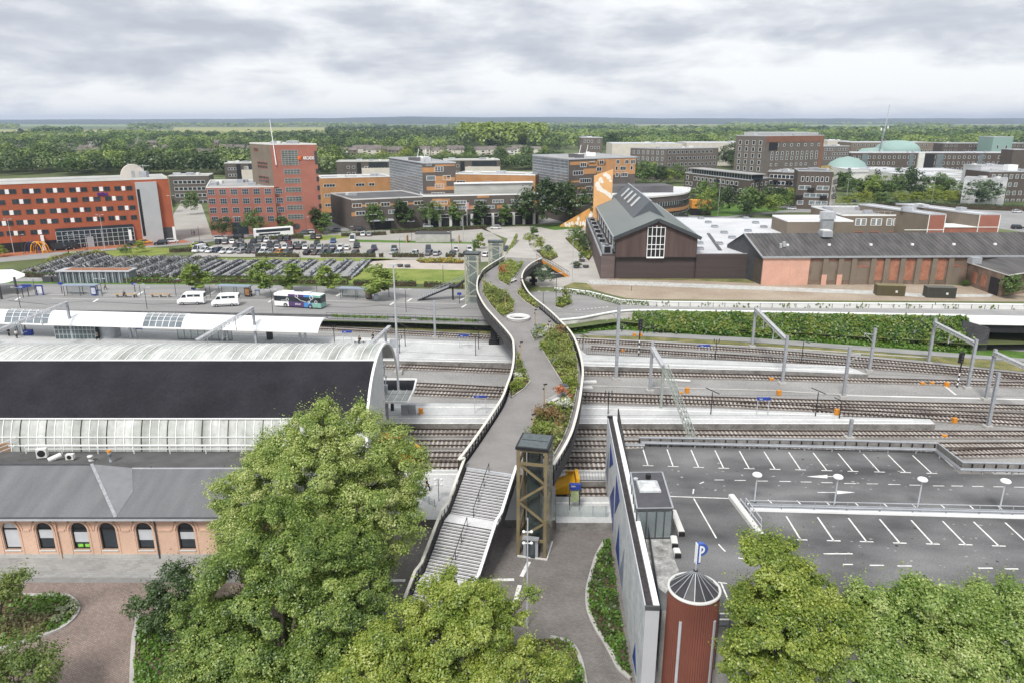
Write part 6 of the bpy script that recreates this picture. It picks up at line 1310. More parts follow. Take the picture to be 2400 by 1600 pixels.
# ------------------------------------------------------------------ bus shelters, benches, signs, lamps
def bshelter(label, u0, v0, u1, v1, ad):
    a,c=P(u0,v0,ZN),P(u1,v1,ZN);d=(c-a).normalized();t=thing('bus_shelter',label,'bus shelter',a,'bus shelters');back=V((-d.y,d.x,0))*1.5;b=MB();up=V((0,0,2.6))
    b.bar(a+up+back*.4-d*.4, c+up+back*.4+d*.3, 2.2, .16, mat('shelter_roof_blue_grey', (.25, .30, .38), .5, .1, 1)); b.build('roof', t); b = MB(); L_ = (c-a).length
    for f in (0, .5, .98):
        for o_ in (V(), back*.8): q = a+d*L_*f+o_; b.bar(q, q+up, .1, .1, M['dgrey'], (0, 1, 0))
    b.bar(a+back*.8+V((0,0,.5)),a+back*.8+d*L_*.6+V((0,0,.5)),.35,.06,M['dgrey']);b.build('posts',t);b=MB();b.path([a+back*.85+V((0,0,.2)),c+back*.85+V((0,0,.2))],.03,2.2,M['gclear']);b.build('glass',t)
    q=c-d*.5;b=MB();b.box(q+V((0,0,1.25)),(1.3,.16,2.1),M['blue']if ad==0 else M['black']);b.box(q+V((0,-.09,1.3)),(1.0,.06,1.6),mat('poster_'+('pale','brown','dark')[ad],((.5,.52,.55),(.35,.18,.08),(.16,.12,.10))[ad],.4,.3,2));b.build('poster_case',t)
bshelter('blue topped bus shelter at the far left platform',152,694,226,694,0);bshelter('bus shelter with a brown poster behind the minibuses',515,695,585,697,1);bshelter('bus shelter with a dark poster right of the city bus',799,701,869,703,2)
for u, lb in ((294, 'long slatted bench with a person on it'), (376, 'long slatted bench left of the minibuses')):
    p=P(u,697,ZN);t=thing('platform_bench',lb,'bench',p);b=MB();[b.box(p+V((0,k,.75)),(5.0,.28,.1),M['wood'])for k in(-.35,0,.35)];b.build('seat',t);b=MB();[b.box(p+V((k,0,.35)),(.3,1.0,.7),M['conc'])for k in(-2,0,2)];b.build('feet',t)
def dsign(u, vt, vb, label, w_=1.1, h_=.55):
    p=P(u,vb,ZN);zt=Q(u,vt,p.y).z;t=thing('platform_sign',label,'sign',p,'blue bus platform signs');b=MB();b.bar(p,V((p.x,p.y,zt)),.14,.14,M['dgrey'],(0,1,0));b.build('post',t);b=MB();b.box((p.x,p.y-.1,zt-h_/2),(w_,.18,h_),M['blue']);b.build('board',t)
for i,(u,vt,vb,w_)in enumerate(((55,671,698,1.9),(68,667,696,2.2),(146,662,688,1.0),(317,663,684,1.0),(455,674,686,1.1),(682,676,688,1.0),(912,668,696,.8),(1077,686,712,1.0),(26,631,640,2.0))):dsign(u,vt,vb,['wide blue sign left of the poster frame','widest blue sign beside the white bus canopy','small blue sign left of the first shelter','blue sign behind the slatted bench','blue sign behind the left minibus','blue sign just above the city bus','blue column sign right of the third shelter','blue sign beside the pale lift tower','blue sign on the street above the white bus canopy'][i],w_)
p=P(95,693,ZN);t=thing('poster_frame','blue framed poster board on two legs at the bus platform','poster board',p);b=MB();[b.box(p+V((s,0,1.2)),(.22,.2,2.4),M['blue'])for s in(-.75,.75)];b.box(p+V((0,0,2.4)),(1.7,.2,.3),M['blue']);b.build('frame',t);b=MB();b.box(p+V((0,0,1.4)),(1.2,.12,1.6),M['offwhite']);b.build('poster',t)
for u,v,lb in((882,703,'small grey cabinet right of the third shelter'),(604,692,'small blue grey cabinet left of the city bus'),(233,692,'small blue cabinet right of the first shelter')):p=P(u,v,ZN);b=MB();b.box(p+V((0,0,.6)),(1.0,.7,1.2),M['lgrey']);b.box(p+V((0,0,1.22)),(1.06,.76,.08),M['blue']);tag(b.build('platform_cabinet'),lb,'cabinet')
lamps=[(33,515,594),(55,551,596),(246,505,582),(170,550,589),(469,531,574),(561,510,570),(878,504,554),(821,532,562),(992,487,540),(965,520,564),(1086,505,566),(1102,490,535),(1139,487,533),(719,510,551),(1059,545,600),(938,560,605),(704,590,612),(638,565,597),(1039,622,662),(743,658,684),(952,680,732),(640,680,737),(345,676,725),(240,655,694),(48,675,722),(413,656,695),(84,655,692),(330,668,694),(494,670,698),(1303,642,716),(1273,685,714),(1341,562,660),(2182,415,482),(1982,420,480),(1682,415,508),(1480,670,682),(415,460,572)]
for i, (u, vt, vb) in enumerate(lamps):
    p = P(u, vb, ZN); zt = Q(u, vt, p.y).z; h_ = zt-ZN; big = h_ > 9
    t=thing('street_lamp','%s of the slim street lamps and poles north of the tracks, counted from the left'%ORD[sorted(x[0]for x in lamps).index(u)],'street lamp',p,'street lamps');b=MB();b.tube(p,p+V((0,0,h_)),.11 if big else.07,M['lgrey']if big else M['dgrey'],7,.06);b.build('pole',t);b=MB()
    for s in((-1,1)if i%3!=1 else(1,)):b.bar(p+V((0,0,h_)),p+V((s*.8,0,h_+.15)),.06,.06,M['lgrey']);b.box(p+V((s*.95,0,h_+.15)),(.7,.3,.12),M['lgrey'])
    b.build('lamp_head', t)
for u, vt, vb in ((1088, 478, 530), (1095, 474, 530)):
    p=P(u,vb,ZN);zt=Q(u,vt,p.y).z;t=thing('flagpole','white flagpole with banner, %s of the pair by the office block'%('left' if u<1090 else 'right'),'flagpole',p,'flagpoles');b=MB();b.tube(p,V((p.x,p.y,zt)),.08,M['white'],7);b.build('pole',t);b=MB();b.box((p.x+.5,p.y,zt-1.6),(.9,.04,2.8),M['offwhite']if u<1090 else mat('banner_pink',(.5,.25,.25),.7));b.build('banner',t)
# ------------------------------------------------------------------ bicycles
def bike_mesh(rich):
    b = MB(); k = 10 if rich else 7; mt = M['black']
    for x in (-.52, .52):
        for i in range(k):a0,a1=2*math.pi*i/k,2*math.pi*(i+1)/k;b.bar((x+.33*math.cos(a0),0,.34+.33*math.sin(a0)),(x+.33*math.cos(a1),0,.34+.33*math.sin(a1)),.05,.05,M['tyre'],(0,1,0))
    return b
def bike_frame(b, o, col, c=(0, 0, 0), a=0):
    R_ = Matrix.Rotation(a, 3, 'Z'); T_ = lambda x, y, z: V(c)+R_ @ V((x, y, z)); hb, st = T_(.42, 0, .95), T_(-.2, 0, .85)
    for p,q in((T_(-.52,0,.34),T_(-.1,0,.3)),(T_(-.1,0,.3),T_(.38,0,.75)),(T_(-.1,0,.3),st),(T_(-.18,0,.7),T_(.38,0,.8)),(T_(.52,0,.34),hb)):b.bar(p,q,.06,.06,col)
    b.bar(T_(.42,-.3,1.0),T_(.42,.3,1.0),.05,.05,M['galv']);b.box(st+V((0,0,.05)),(.26,.18,.08),M['black'],a);b.box(T_(-.5,0,.74),(.4,.2,.06),M['dgrey'],a)
bp = []
for nm, col in (('black', M['black']), ('grey', M['galv']), ('white', M['white']), ('silver', M['lgrey'])):
    b=bike_mesh(True);bike_frame(b,None,col);o=b.build('bicycle');o['label']=nm+' bicycle standing in the bicycle park racks beyond the bus platform';o['category']='bicycle';o['group']=nm+' bicycles in the racks';bp.append(o);o.location=(0,-400,0)
spots = []
for r_ in range(9):
    xr = -92-r_*5.3
    for s in (-1, 1):
        for j in range(60): spots.append((xr+s*.95+rng.normal(0, .28), 190.5+j*.52+rng.normal(0, .12)+(r_ > 6)*(r_-6)*4, rng.normal(0, .2)+(s > 0)*math.pi))
for r_ in range(9):
    xr = -43.4-r_*5.4
    for s in (-1, 1):
        for j in range(44):
            if rng.uniform() < (.3+.08*r_): spots.append((xr+s*.8, 194+j*.5, (0 if s > 0 else math.pi)+rng.normal(0, .1)))
spots.sort(key=lambda q: q[1]); fresh = [True]*4; sb = MB()
for i, (x, y, a) in enumerate(spots):
    if i < 280:
        k = rng.integers(0, 4); o = bp[k] if fresh[k] else bp[k].copy()
        if not fresh[k]: COL.objects.link(o)
        fresh[k] = False; o.location = (x, y, Z(3)); o.rotation_euler = (rng.normal(0, .05), 0, a)
    else:
        c, s = math.cos(a), math.sin(a)
        for w0 in (-.52, .52):
            n_ = 6; vv = [(x+c*(w0+.33*math.cos(2*math.pi*q/n_)), y+s*(w0+.33*math.cos(2*math.pi*q/n_)), Z(3)+.34+.33*math.sin(2*math.pi*q/n_)) for q in range(n_)]
            for q in range(n_): sb.bar(vv[q], vv[(q+1) % n_], .06, .06, M['tyre'])
        bike_frame(sb, None, (M['black'], M['galv'], M['white'], M['lgrey'])[i % 4], (x, y, Z(3)), a)
tag(sb.build('bicycles'), kind='stuff')
for r_ in range(9):
    x = -43.4-r_*5.4; t = thing('bicycle_rack', '%s dark double row bicycle rack from the lawn side' % ORD[r_], 'bicycle rack', (x, 204, Z(3)), 'bicycle racks')
    b=MB();b.bar((x-.75,193,ZN+.6),(x-.75,216,ZN+.6),.8,.08,mat('rack_tray',(.24,.26,.29),.5,.15,1));b.bar((x+.75,193,ZN+.6),(x+.75,216,ZN+.6),.8,.08,MATS['rack_tray']);b.build('trays',t);b=MB()
    for y in range(193, 217, 2): b.bar((x-1.3, y, ZN+.5), (x+1.3, y, ZN+.5), .06, .06, M['galv'])
    b.build('frame', t)
p0,p1=P(137,664,ZN),P(306,664,ZN);t=thing('bicycle_shed','long glazed bicycle shed with a sedum topped flat roof','bicycle shed',p0);b=MB();m=(p0+p1)/2;b.box(m+V((0,2,1.5)),(p1.x-p0.x-.3,3.8,2.9),M['glassl']);b.build('glass_wall',t)
b=MB();b.box(m+V((0,2,3.1)),(p1.x-p0.x+.4,4.6,.25),M['lgrey']);b.box(m+V((.5,2.2,3.25)),(p1.x-p0.x-2.5,3.0,.1),mat('sedum_roof',(.30,.14,.08),.95,.35,1.5,fine=.3));b.build('roof',t);b=MB()
for i in range(23): q = p0.lerp(p1, i/22); b.bar(q+V((0, -.1, 0)), q+V((0, -.1, 3)), .16, .12, M['lgrey'] if i % 2 else M['dgrey'], (0, 1, 0))
b.build('posts',t);b=MB();q=P(115,661,ZN);b.box(q+V((0,0,.7)),(2.4,1.4,1.4),M['dgrey']);b.box(q+V((2.6,0,.7)),(2.2,1.4,1.4),M['dgrey']);tag(b.build('storage_box'),'dark grey storage boxes left of the bicycle shed','storage box')
# substation hut between the car parks
p=P(1005,568,ZN);t=thing('hut','small grey wooden hut with side screens between the car park lots','hut',p);b=MB();b.box(p+V((1.5,2,1.5)),(12,5,3),M['conc']);b.build('wall',t);b=MB();b.box(p+V((1.5,2,3.08)),(12.4,5.4,.16),M['dgrey']);b.build('roof',t);b=MB();[b.box(p+V((x,0,1.2)),(.3,4,2.4),M['wood'])for x in(-7.5,10.5)];b.build('screen',t)
# play arches
for i, (u, c) in enumerate(((72, M['dgrey']), (80, M['blue']), (86, M['yellow']), (92, M['orange']), (97, M['orange']), (102, M['orange']))):
    p = P(u, 594-(i % 2), ZN); b = MB(); pp = [p+V((2.0*math.cos(math.pi*j/10), .4*j/10, 3.6*math.sin(math.pi*j/10))) for j in range(11)]
    for a, e in zip(pp, pp[1:]): b.tube(a, e, .16, c, 6)
    tag(b.build('playground_arch'), '%s tube arch of the coloured row before the hotel, from the left' % ORD[i], 'arch', 'coloured playground arches')
# ================================================================== buildings north of the tracks
def brick(n, c, v=.1): return mat(n, c, .88, v, .25, fine=.08, fscale=2.5)
M['hred']=brick('orange_red_brick',(.375,.108,.055));M['ared']=brick('red_brick',(.33,.135,.10));M['gbrick']=brick('grey_brown_brick',(.15,.13,.115));M['dbrick']=brick('dark_brown_brick',(.105,.085,.073))
M['obrick']=brick('orange_brick',(.47,.25,.115),.14);M['bgrey']=brick('brown_grey_brick',(.115,.10,.09));M['rgrey']=mat('grey_flat_roof',(.34,.34,.34),.9,.15,.15,fine=.08);M['rdark']=mat('dark_flat_roof',(.12,.12,.125),.9,.2,.15)
M['taupe']=brick('taupe_brick',(.20,.165,.13));M['rlight']=mat('pale_flat_roof',(.56,.57,.59),.85,.12,.1,fine=.06,fscale=1.5);M['cream']=mat('cream_render',(.60,.56,.50),.85,.08,.3)
WCACHE = {}
def wmesh(w_, h, cols, rows_, fm, gm, fr):
    key = (round(w_, 1), round(h, 1), cols, rows_, fm.name, gm.name)
    if key in WCACHE: return WCACHE[key]
    b = MB(); b.box((0, -.01, 0), (w_, .1, h), gm)
    for x in (-1, 1): b.box((x*(w_/2), -.05, 0), (fr, .12, h+fr), fm)
    for z in (-1, 1): b.box((0, -.05, z*(h/2)), (w_-fr, .12, fr), fm)
    for i in range(1, cols): b.box((-w_/2+w_*i/cols, -.04, 0), (fr*.8, .1, h-fr), fm)
    for i in range(1, rows_): b.box((0, -.045, -h/2+h*i/rows_), (w_-fr, .1, fr*.8), fm)
    o = b.build('window'); me = o.data; bpy.data.objects.remove(o); WCACHE[key] = me; return me
def win(t, fac, s, z, w_, h, cols=1, rows_=1, fm=None, gm=None, fr=.14, name='window', off=0):
    o = bpy.data.objects.new(name, wmesh(w_, h, cols, rows_, fm or M['offwhite'], gm or M['glass'], fr)); COL.objects.link(o); o.parent = t
    o.location = fac.pt(s, z, off)-wpos(t); o.rotation_euler = (0, 0, fac.rz); return o
def wrow(t, fac, a, c, n, w_, h, **k):
    s0, z0 = fac.px(*a); s1, z1 = fac.px(*c)
    for i in range(n): f = i/max(1, n-1); win(t, fac, lerp(s0, s1, f), lerp(z0, z1, f), w_, h, **k)
def wgrid(t, fac, s0, s1, n, zs_, w_, h, skip=0, **k):
    for z in zs_:
        for i in range(n):
            if skip and random.random() < skip: continue
            win(t, fac, lerp(s0, s1, (i+.5)/n), z, w_, h, **k)
def band(t, fac, px, mt, name='cladding', d=.06):
    """Pieces of another colour on a facade: pixel boxes."""
    b = MB()
    for u0, v0, u1, v1 in px: s0, z0 = fac.px(u0, v1); s1, z1 = fac.px(u1, v0); fbox(b, fac, s0, z0, s1, z1, -.05, d, mt)
    return b.build(name, t)
def bld(name, label, fac, depth, z1, wm, rm, z0=None, cat='building', group=None, par=.45, units=0, side=None, pm=None):
    z0 = 0 if z0 is None else z0; A, B = fac.pt(0, 0), fac.pt(fac.L, 0); d = side or -fac.n*depth; xy = [(p.x, p.y) for p in (A, B, B+d, A+d)]
    t = thing(name, label, cat, (A.x, A.y, ZN), group); b = MB(); b.prism(xy, z0, z1, wm); b.build('wall', t)
    b = MB(); c = (A+B+d+d+A+B)/4-d*.0; ctr = sum((V((x, y, 0)) for x, y in xy), V())/4; ins = [V((x, y, 0)).lerp(ctr, .01) for x, y in xy]
    b.prism([(p.x,p.y)for p in ins],z1+.02,z1+.08,rm,bottom=False);b.path([V((p.x,p.y,z1+.01))for p in ins],.4,par,pm or M['lgrey'],closed=True);b.build('roof',t)
    b = MB(); rr = random.Random(len(name)+int(z1*10))
    for _ in range(units):f,g=rr.uniform(.08,.92),rr.uniform(.25,.8);q=A.lerp(B,f)+d*g;b.box((q.x,q.y,z1+.6),(rr.uniform(1,4),rr.uniform(1,2.5),1.1),rr.choice((M['lgrey'],M['offwhite'],M['galv'])),rr.uniform(0,.2))
    if units: b.build('roof_units', t)
    return t
FD = lambda a, c, Ya, Yc: Fac(Q(*a, Ya), Q(*c, Yc))
ztop = lambda u, v, Y: Q(u, v, Y).z
# --- hotel
f=FB((-70,596),(413,561));t=bld('hotel','long orange red brick hotel with white window panels and a tall pale stair shaft',f,17,22.8,M['hred'],M['rgrey'],par=.7,units=0,pm=M['offwhite'])
rws = [((16, 450.5), (303, 442), 6.7), ((50, 474), (290, 463.5), 5.5), ((20, 499.5), (297, 487.5), 6.5), ((4, 523), (276, 512.5), 5.7), ((37, 547), (92, 544), 1.98)]
rowdef=[([16,73.7,129,183,237,289],450,442),([50,106,161,214,267],473,465.5),([27,83,138,192,245,297],499,487.7),([9.5,60,115.5,170,223,275],524,511.5),([37,93],547,544.5)]
for us, va, vb in rowdef:
    for u in us:
        v = lerp(va, vb, (u-us[0])/max(1, us[-1]-us[0]))
        for du in (-13.7, 13.7): win(t, f, *f.px(u+du, v-du*.025), 1.7, 1.35, 2, 1, M['dgrey'], fr=.12)
        b = MB(); s, z = f.px(u, v); fbox(b, f, s-.52, z-.72, s+.52, z+.7, -.05, .12, M['white']); b.build('window_panel', t)
for u, v in ((306, 464), (314, 510), (4, 475.5), (0, 549)): win(t, f, *f.px(u, v), 1.7, 1.35, 2, 1, M['dgrey'], fr=.12)
s0,s1=f.px(317,440)[0],f.px(366,430)[0];b=MB();fbox(b,f,s0,ZN,s1,f.px(340,427)[1],-.05,1.2,mat('pale_shaft',(.44,.45,.47),.7,.05,.3));b.build('stair_shaft',t)
b = MB(); s = f.px(332, 500)[0]; fbox(b, f, s-.55, 4, s+.3, 19.8, 1.0, 1.25, M['black']); b.build('slot_window', t)
b=MB();q=f.px(133,560)[0];q2=f.px(316,560)[0];fbox(b,f,q,ZN,q2,f.px(140,536)[1],-.1,.5,M['glass']);fbox(b,f,f.px(-60,560)[0],ZN,q,4.6,-.1,.1,M['black']);fbox(b,f,f.px(382,560)[0],ZN,f.L-.3,6.3,-.1,.1,M['dgrey']);b.build('ground_floor_glazing',t)
b = MB()
for i in range(15): s = lerp(q, q2, i/14); fbox(b, f, s-.08, ZN, s+.08, 7.2, .5, .62, M['lgrey'])
for z in (3, 4.4, 5.8, 7.2): fbox(b, f, q, z-.06, q2, z+.06, .5, .6, M['lgrey'])
b.build('mullions', t); b = MB()
for u in (98, 305, 409): s = f.px(u, 552)[0]; fbox(b, f, s-.45, ZN, s+.45, 6.4, .2, 1.1, M['white'])
b.build('columns', t); text(t, 'BCN.', f, 228, 452, 254, 460.5, mat('sign_purple', (.06, .02, .28), .4), 'rooftop_lettering', .15, .1, .04)
text(t,'+  HOTEL TIME  +',f,142,551,232,558,M['white'],'lettering',.7,.05);b=MB();fbox(b,f,f.px(203,560)[0],ZN,f.px(219,560)[0],5.0,.5,.8,M['galv']);b.build('entrance_door',t)
b=MB();s,z=f.px(316,415);c=f.pt(s,23.3,-5);b.add([c+f.t*(x*4.0)+V((0,0,max(0,y*4.4)))+f.n*d for d in(0,-3)for x,y in[(math.cos(math.pi*i/14),math.sin(math.pi*i/14))for i in range(15)]],[tuple(range(15)),tuple(range(15,30))[::-1]]+[(i,15+i,16+i,i+1)for i in range(14)],M['cream']);fbox(b,f,s-.6,23.2,s+.3,25.6,-5,-4.9,M['galv']);b.build('round_roof_house',t)
b=MB();s=f.px(341,415)[0];b.box(f.pt(s,24.2,-5),(2.4,2,2.2),M['galv']);b.bar(f.pt(s,25,-5),f.pt(s,27.5,-5),.15,.15,M['lgrey']);b.bar(f.pt(s-2,27.1,-5),f.pt(s+2,27.1,-5),.15,.15,M['lgrey']);b.build('antenna',t)
# --- red brick office with tower
f = FB((496, 549), (757, 543.5)); zw = 18.6; sT = f.px(659, 500)[0]; L0 = f.L
fw_=Fac(f.xy(0),f.xy(sT));t=bld('office_building','low red brick office wing with square windows beside the red tower',fw_,24,zw,M['ared'],M['rgrey'],units=7,side=V((-12,34,0)),pm=M['offwhite'])
for r_,(v,n,u0,u1)in enumerate(((451,7,495,656),(472.5,7,497.5,658),(494,7,500,661),(515,7,504,663))):wrow(t,fw_,(u0,v),(u1-2,v-2.2),n,2.3,1.9,cols=3,rows_=2,fm=M['galv'],fr=.13)
b = MB(); fbox(b, fw_, f.px(545, 545)[0], ZN, f.px(583, 545)[0], 6, -.05, .1, M['glass']); b.build('shopfront', t)
ft=Fac(f.xy(sT-1.6),f.xy(L0));zt=ztop(700,340,f.A.y+5);t=bld('office_tower','red brick office tower with a grey side and tall roof mast',ft,20,zt,M['ared'],M['rgrey'],units=5,side=V((-13,16,0)),pm=M['offwhite'])
fs = Fac((ft.A.x-13, ft.A.y+16), (ft.A.x, ft.A.y)); b = MB(); fbox(b, fs, 0, 10, fs.L, zt+.02, -.05, .05, M['taupe']); b.build('side_cladding', t)
for v in(403,424,445,466.5,487,508.5):s,z=ft.px(684.5+(v-403)*.08,v);win(t,ft,s,z,5.6,1.7,5,2,M['galv'],mat('green_grey_glass',(.11,.12,.10),.15,.3,.5),fr=.12)
s, z = ft.px(679.5, 370); win(t, ft, s, z, 5.8, 5.2, 5, 7, M['galv'], MATS['green_grey_glass'], fr=.12)
for v in (360, 370, 380, 402, 420, 441, 463, 484): s, z = ft.px(739.5+(v-360)*.09, v); win(t, ft, s, z, .8, 1.6, 1, 3, M['dgrey'], fr=.12)
for v in (349, 368, 372, 388, 392, 408): win(t, fs, fs.L*(.3 if v < 350 else .55), zt-2-(v-349)*.26, 4 if v < 350 else 10, 1.3, 6, 1, M['ared'], fr=.15)
lw=mat('sign_white',(.85,.85,.85),.5);text(t,'ARCADIS',ft,710,367.5,736.5,375,lw,'lettering',.2,.1,.02);b=MB();s,z=ft.px(705,371);b.tube(ft.pt(s-.4,z,.1),ft.pt(s-.4,z,.3),.75,mat('logo_orange',(.85,.16,.02),.5),14);b.bar(ft.pt(s-.9,z-.6,.35),ft.pt(s+.5,z+.6,.35),.35,.1,M['ared']);b.build('logo',t)
b=MB();p0=ft.pt(1.5,zt-7,.4);b.tube(p0,V((p0.x-.9,p0.y,Q(639,281,p0.y).z)),.22,M['white'],8,.1);b.build('roof_mast',t);b=MB();s,z=ft.px(696,531);b.tube(ft.pt(s,z,-.05),ft.pt(s,z,.12),1.1,M['dgrey'],18);b.build('round_window',t)
# --- orange office wing behind, glass towers, brown low block, long terrace block
def striped(t, f, z0, z1, rowh, seed, s0=0, s1=None, mats=('bgrey', 'obrick'), p=.5):
    """Long horizontal panels in two brick colours, and window strips."""
    rr = random.Random(seed); s1 = s1 or f.L; b = MB(); z = z0; k = 0
    while z < z1-.3:
        s = s0+rr.uniform(0, 6)
        while s < s1:
            w_ = rr.uniform(4, 14)
            if rr.random() < p: fbox(b, f, s, z, min(s1, s+w_), min(z1, z+rowh*.98), -.05, .05+.012*(k % 2), M[mats[1]])
            s += w_+rr.uniform(2, 9)
        z += rowh; k += 1
    b.build('brick_panels', t)
def wstrip(t, f, z, s0, s1, seed, h=1.3, gm=None, dens=.75, wmin=2.2, wmax=5.5):
    rr = random.Random(seed); s = s0
    while s < s1-1:
        w_ = round(rr.uniform(wmin, wmax)*2)/2
        if s+w_<s1 and rr.random()<dens:win(t,f,s+w_/2,z,w_,h,max(2,int(w_/1.1)),1,M['offwhite'],gm or rr.choice((M['glass'],M['glass'],M['glassl'])),fr=.16)
        s += w_+rr.uniform(1, 3.5)
f=FD((752,419),(914,413),335,345);z1=ztop(752,419,335);t=bld('office_building','orange brick office wing between the red tower and the glass block',f,16,z1,M['obrick'],M['rgrey'],units=4,pm=M['white'])
for i, dz in enumerate((3.2, 7.6, 12, 16.2)): wstrip(t, f, z1-dz, 1, f.L-1, 20+i)
f=FD((1065,407),(1255,403),330,322);z1=ztop(1065,409,330);t=bld('office_building','orange brick office wing between the two glass fronted blocks',f,16,z1,M['obrick'],M['rgrey'],units=4,pm=M['white'])
for i, dz in enumerate((3.4, 7.6, 11.6)): wstrip(t, f, z1-dz, 1, f.L-1, 30+i)
def glassblock(label, uA, uB, uC, vA, vB, vC, YB, YA, YC, seed, sign):
    """Glass curtain wall turning a corner into a striped brick front; B is the shared corner."""
    fg = FD((uA, vA), (uB, vB), YA, YB); fb = FD((uB, vB), (uC, vC), YB, YC); zt = ztop(uB, vB, YB); cs = fg.pt(0, 0); back = cs+(fb.pt(fb.L, 0)-fb.pt(0, 0))
    t=thing('office_building',label,'building',(fb.A.x,fb.A.y,ZN));xy=[(p.x,p.y)for p in(fg.pt(0,0),fb.pt(0,0),fb.pt(fb.L,0),back)];b=MB();b.prism(xy,0,zt,M['bgrey']);b.build('wall',t)
    b=MB();b.prism([(V((x,y,0)).lerp(V((back.x+fb.A.x,back.y+fb.A.y,0))/2,.01).x,V((x,y,0)).lerp(V((back.x+fb.A.x,back.y+fb.A.y,0))/2,.01).y)for x,y in xy],zt+.02,zt+.08,M['rgrey'],bottom=False);b.path([V((x,y,zt))for x,y in xy],.5,.5,M['lgrey'],closed=True);rr=random.Random(seed)
    for _ in range(7):q=V((fb.A.x,fb.A.y,0)).lerp(back,rr.uniform(.2,.8))+V((rr.uniform(-4,4),rr.uniform(-3,3),zt+.8));b.box(q,(rr.uniform(1.5,4),2,1.5),rr.choice((M['lgrey'],M['rdark'],M['white'])))
    for k in (-1, 1): q = V((fb.A.x, fb.A.y, zt)).lerp(V((back.x, back.y, zt)), .45)+V((k*1.5, 0, 0)); b.bar(q, q+V((1, 0, 5)), .2, .2, M['white'])
    b.build('roof',t);b=MB();fbox(b,fg,.3,6,fg.L-.3,zt-.4,-.05,.12,glassmat('office_curtain_glass',(.075,.095,.115),.05));b.build('curtain_wall',t);b=MB();n=int(fg.L/1.25)
    for i in range(n+1): s = lerp(.3, fg.L-.3, i/n); fbox(b, fg, s-.05, 6, s+.05, zt-.4, .12, .22, M['lgrey'])
    z = 6; i = 0
    while z < zt: fbox(b, fg, .3, z-.07, fg.L-.3, z+.07, .12, .2, M['lgrey']); z += 1.15; i += 1
    b.build('mullions', t); b = MB(); rr = random.Random(seed+1)
    for z in np.arange(7.5, zt-2, 3.6):
        s = 1
        while s < fg.L-3:
            w_ = rr.uniform(2, 8)
            if rr.random() < .6: fbox(b, fg, s, z, min(fg.L-.5, s+w_), z+1.0, .1, .15, M['glassl'])
            s += w_+1
    b.build('blinds', t); return t, fb, zt
t, fb, zt = glassblock('glass fronted office block with striped brick front, nearer the red tower', 912, 990, 1067, 369, 384, 380, 300, 345, 303, 5, '')
text(t, 'rijnland', fb, 993, 384, 1016, 391, M['lgrey'], 'lettering', .2, .08)
band(t,fb,[(990,393,1019,405),(1020,386,1066,390),(1020,413,1046,437),(1046,416,1066,425),(1000,437,1066,447),(992,459,1058,472),(1038,480,1066,492)],M['obrick'],'brick_panels')
for u,v,w_,c in((1029,397,3.4,3),(1010,418,3.6,1),(1047,417,3,2),(1030,437,3.6,3),(1027,457,5.2,4),(1034,477,6.5,6),(1037,495,4.2,4),(1010,495,3,3)):win(t,fb,*fb.px(u,v),w_,1.7,c,2 if c>2 else 1,fr=.18,gm=M['glassl']if c==1 else None)
t, fb, zt = glassblock('glass fronted office block with orange and brown stripes beside the mural wall', 1249, 1334, 1491, 366, 375, 369, 300, 335, 318, 9, '')
band(t,fb,[(1335,378,1397,388),(1399,371,1490,412),(1367,395,1398,409),(1334,423,1372,429),(1340,438,1390,445),(1350,466,1385,473),(1380,378,1420,390)],M['obrick'],'brick_panels');text(t,'vechtdal',fb,1377,378,1397,382,M['offwhite'],'lettering',.2,.08)
for u,v,w_,c in((1367,387,3.0,3),(1410,381,2.2,2),(1448,380,1.8,2),(1469,380,2,2),(1483,380,2.4,3),(1355,406,5,4),(1404,397,2.6,2),(1445,395,1.2,1),(1460,395,3,3),(1480,394,1.2,1),(1446,410,1.6,2),(1463,410,3.6,4),(1372,424,5.6,5),(1380,442,3,3),(1370,460,8,7),(1360,478,6,5)):win(t,fb,*fb.px(u,v),w_,1.6,c,1,fr=.16)
f=FB((828,539),(1005,529));z1=ztop(828,470,f.A.y);t=bld('office_building','low brown striped office block with a dark flat roof at the street corner',f,20,z1,M['bgrey'],M['rdark'],units=2,side=V((-14,25,0)),pm=M['offwhite'])
for i, (v, u0, u1) in enumerate(((483, 826, 985), (501, 834, 985))): s0, z = f.px(u0, v); wstrip(t, f, z, s0, f.L-1, 40+i, 1.4, dens=.9)
band(t,f,[(824,498,836,508),(824,479,990,481.5)],M['obrick'],'brick_panels');b=MB();s=f.px(893,530)[0];fbox(b,f,s-4,ZN,s+4,5.0,.0,.3,M['black']);fbox(b,f,s-4.6,5.0,s+4.6,5.5,0,2.4,M['lgrey']);b.build('car_entrance',t)
f=FB((994,530),(1262,522));z1=ztop(1070,462,f.A.y);t=bld('office_building','long low brown and orange striped terrace block with pale concrete gallery on top',f,18,z1,M['bgrey'],M['rgrey'],units=0,pm=M['white'])
striped(t, f, 8.0, z1, 1.5, 3, p=.33)
for i,(v,u0,u1,d)in enumerate(((476,1010,1258,.7),(489,1012,1258,.6),(508,1000,1258,.8))):s0,z=f.px(u0,v);wstrip(t,f,z,s0,f.L-1,50+i,1.2,M['glassl']if i<2 else M['glass'],d,4,9)
b = MB(); fbox(b, f, .5, ZN, f.L-.5, 6.0, -.05, .1, M['black']); b.build('arcade', t); b = MB()
for i in range(11): s = lerp(2, f.L-2, i/10); fbox(b, f, s-.5, ZN, s+.5, 6.2, .1, .9, M['offwhite'])
b.build('columns',t);b=MB();s0=f.px(1070,450)[0];fbox(b,f,s0,z1+.1,f.L-1,z1+4.2,-7,-6,mat('gallery_concrete',(.40,.40,.38),.8,.25,.2,streak=(.5,.5,2)))
fbox(b, f, s0, z1+4.2, f.L-1, z1+4.7, -7.5, -5.4, M['white']); b.build('gallery', t)
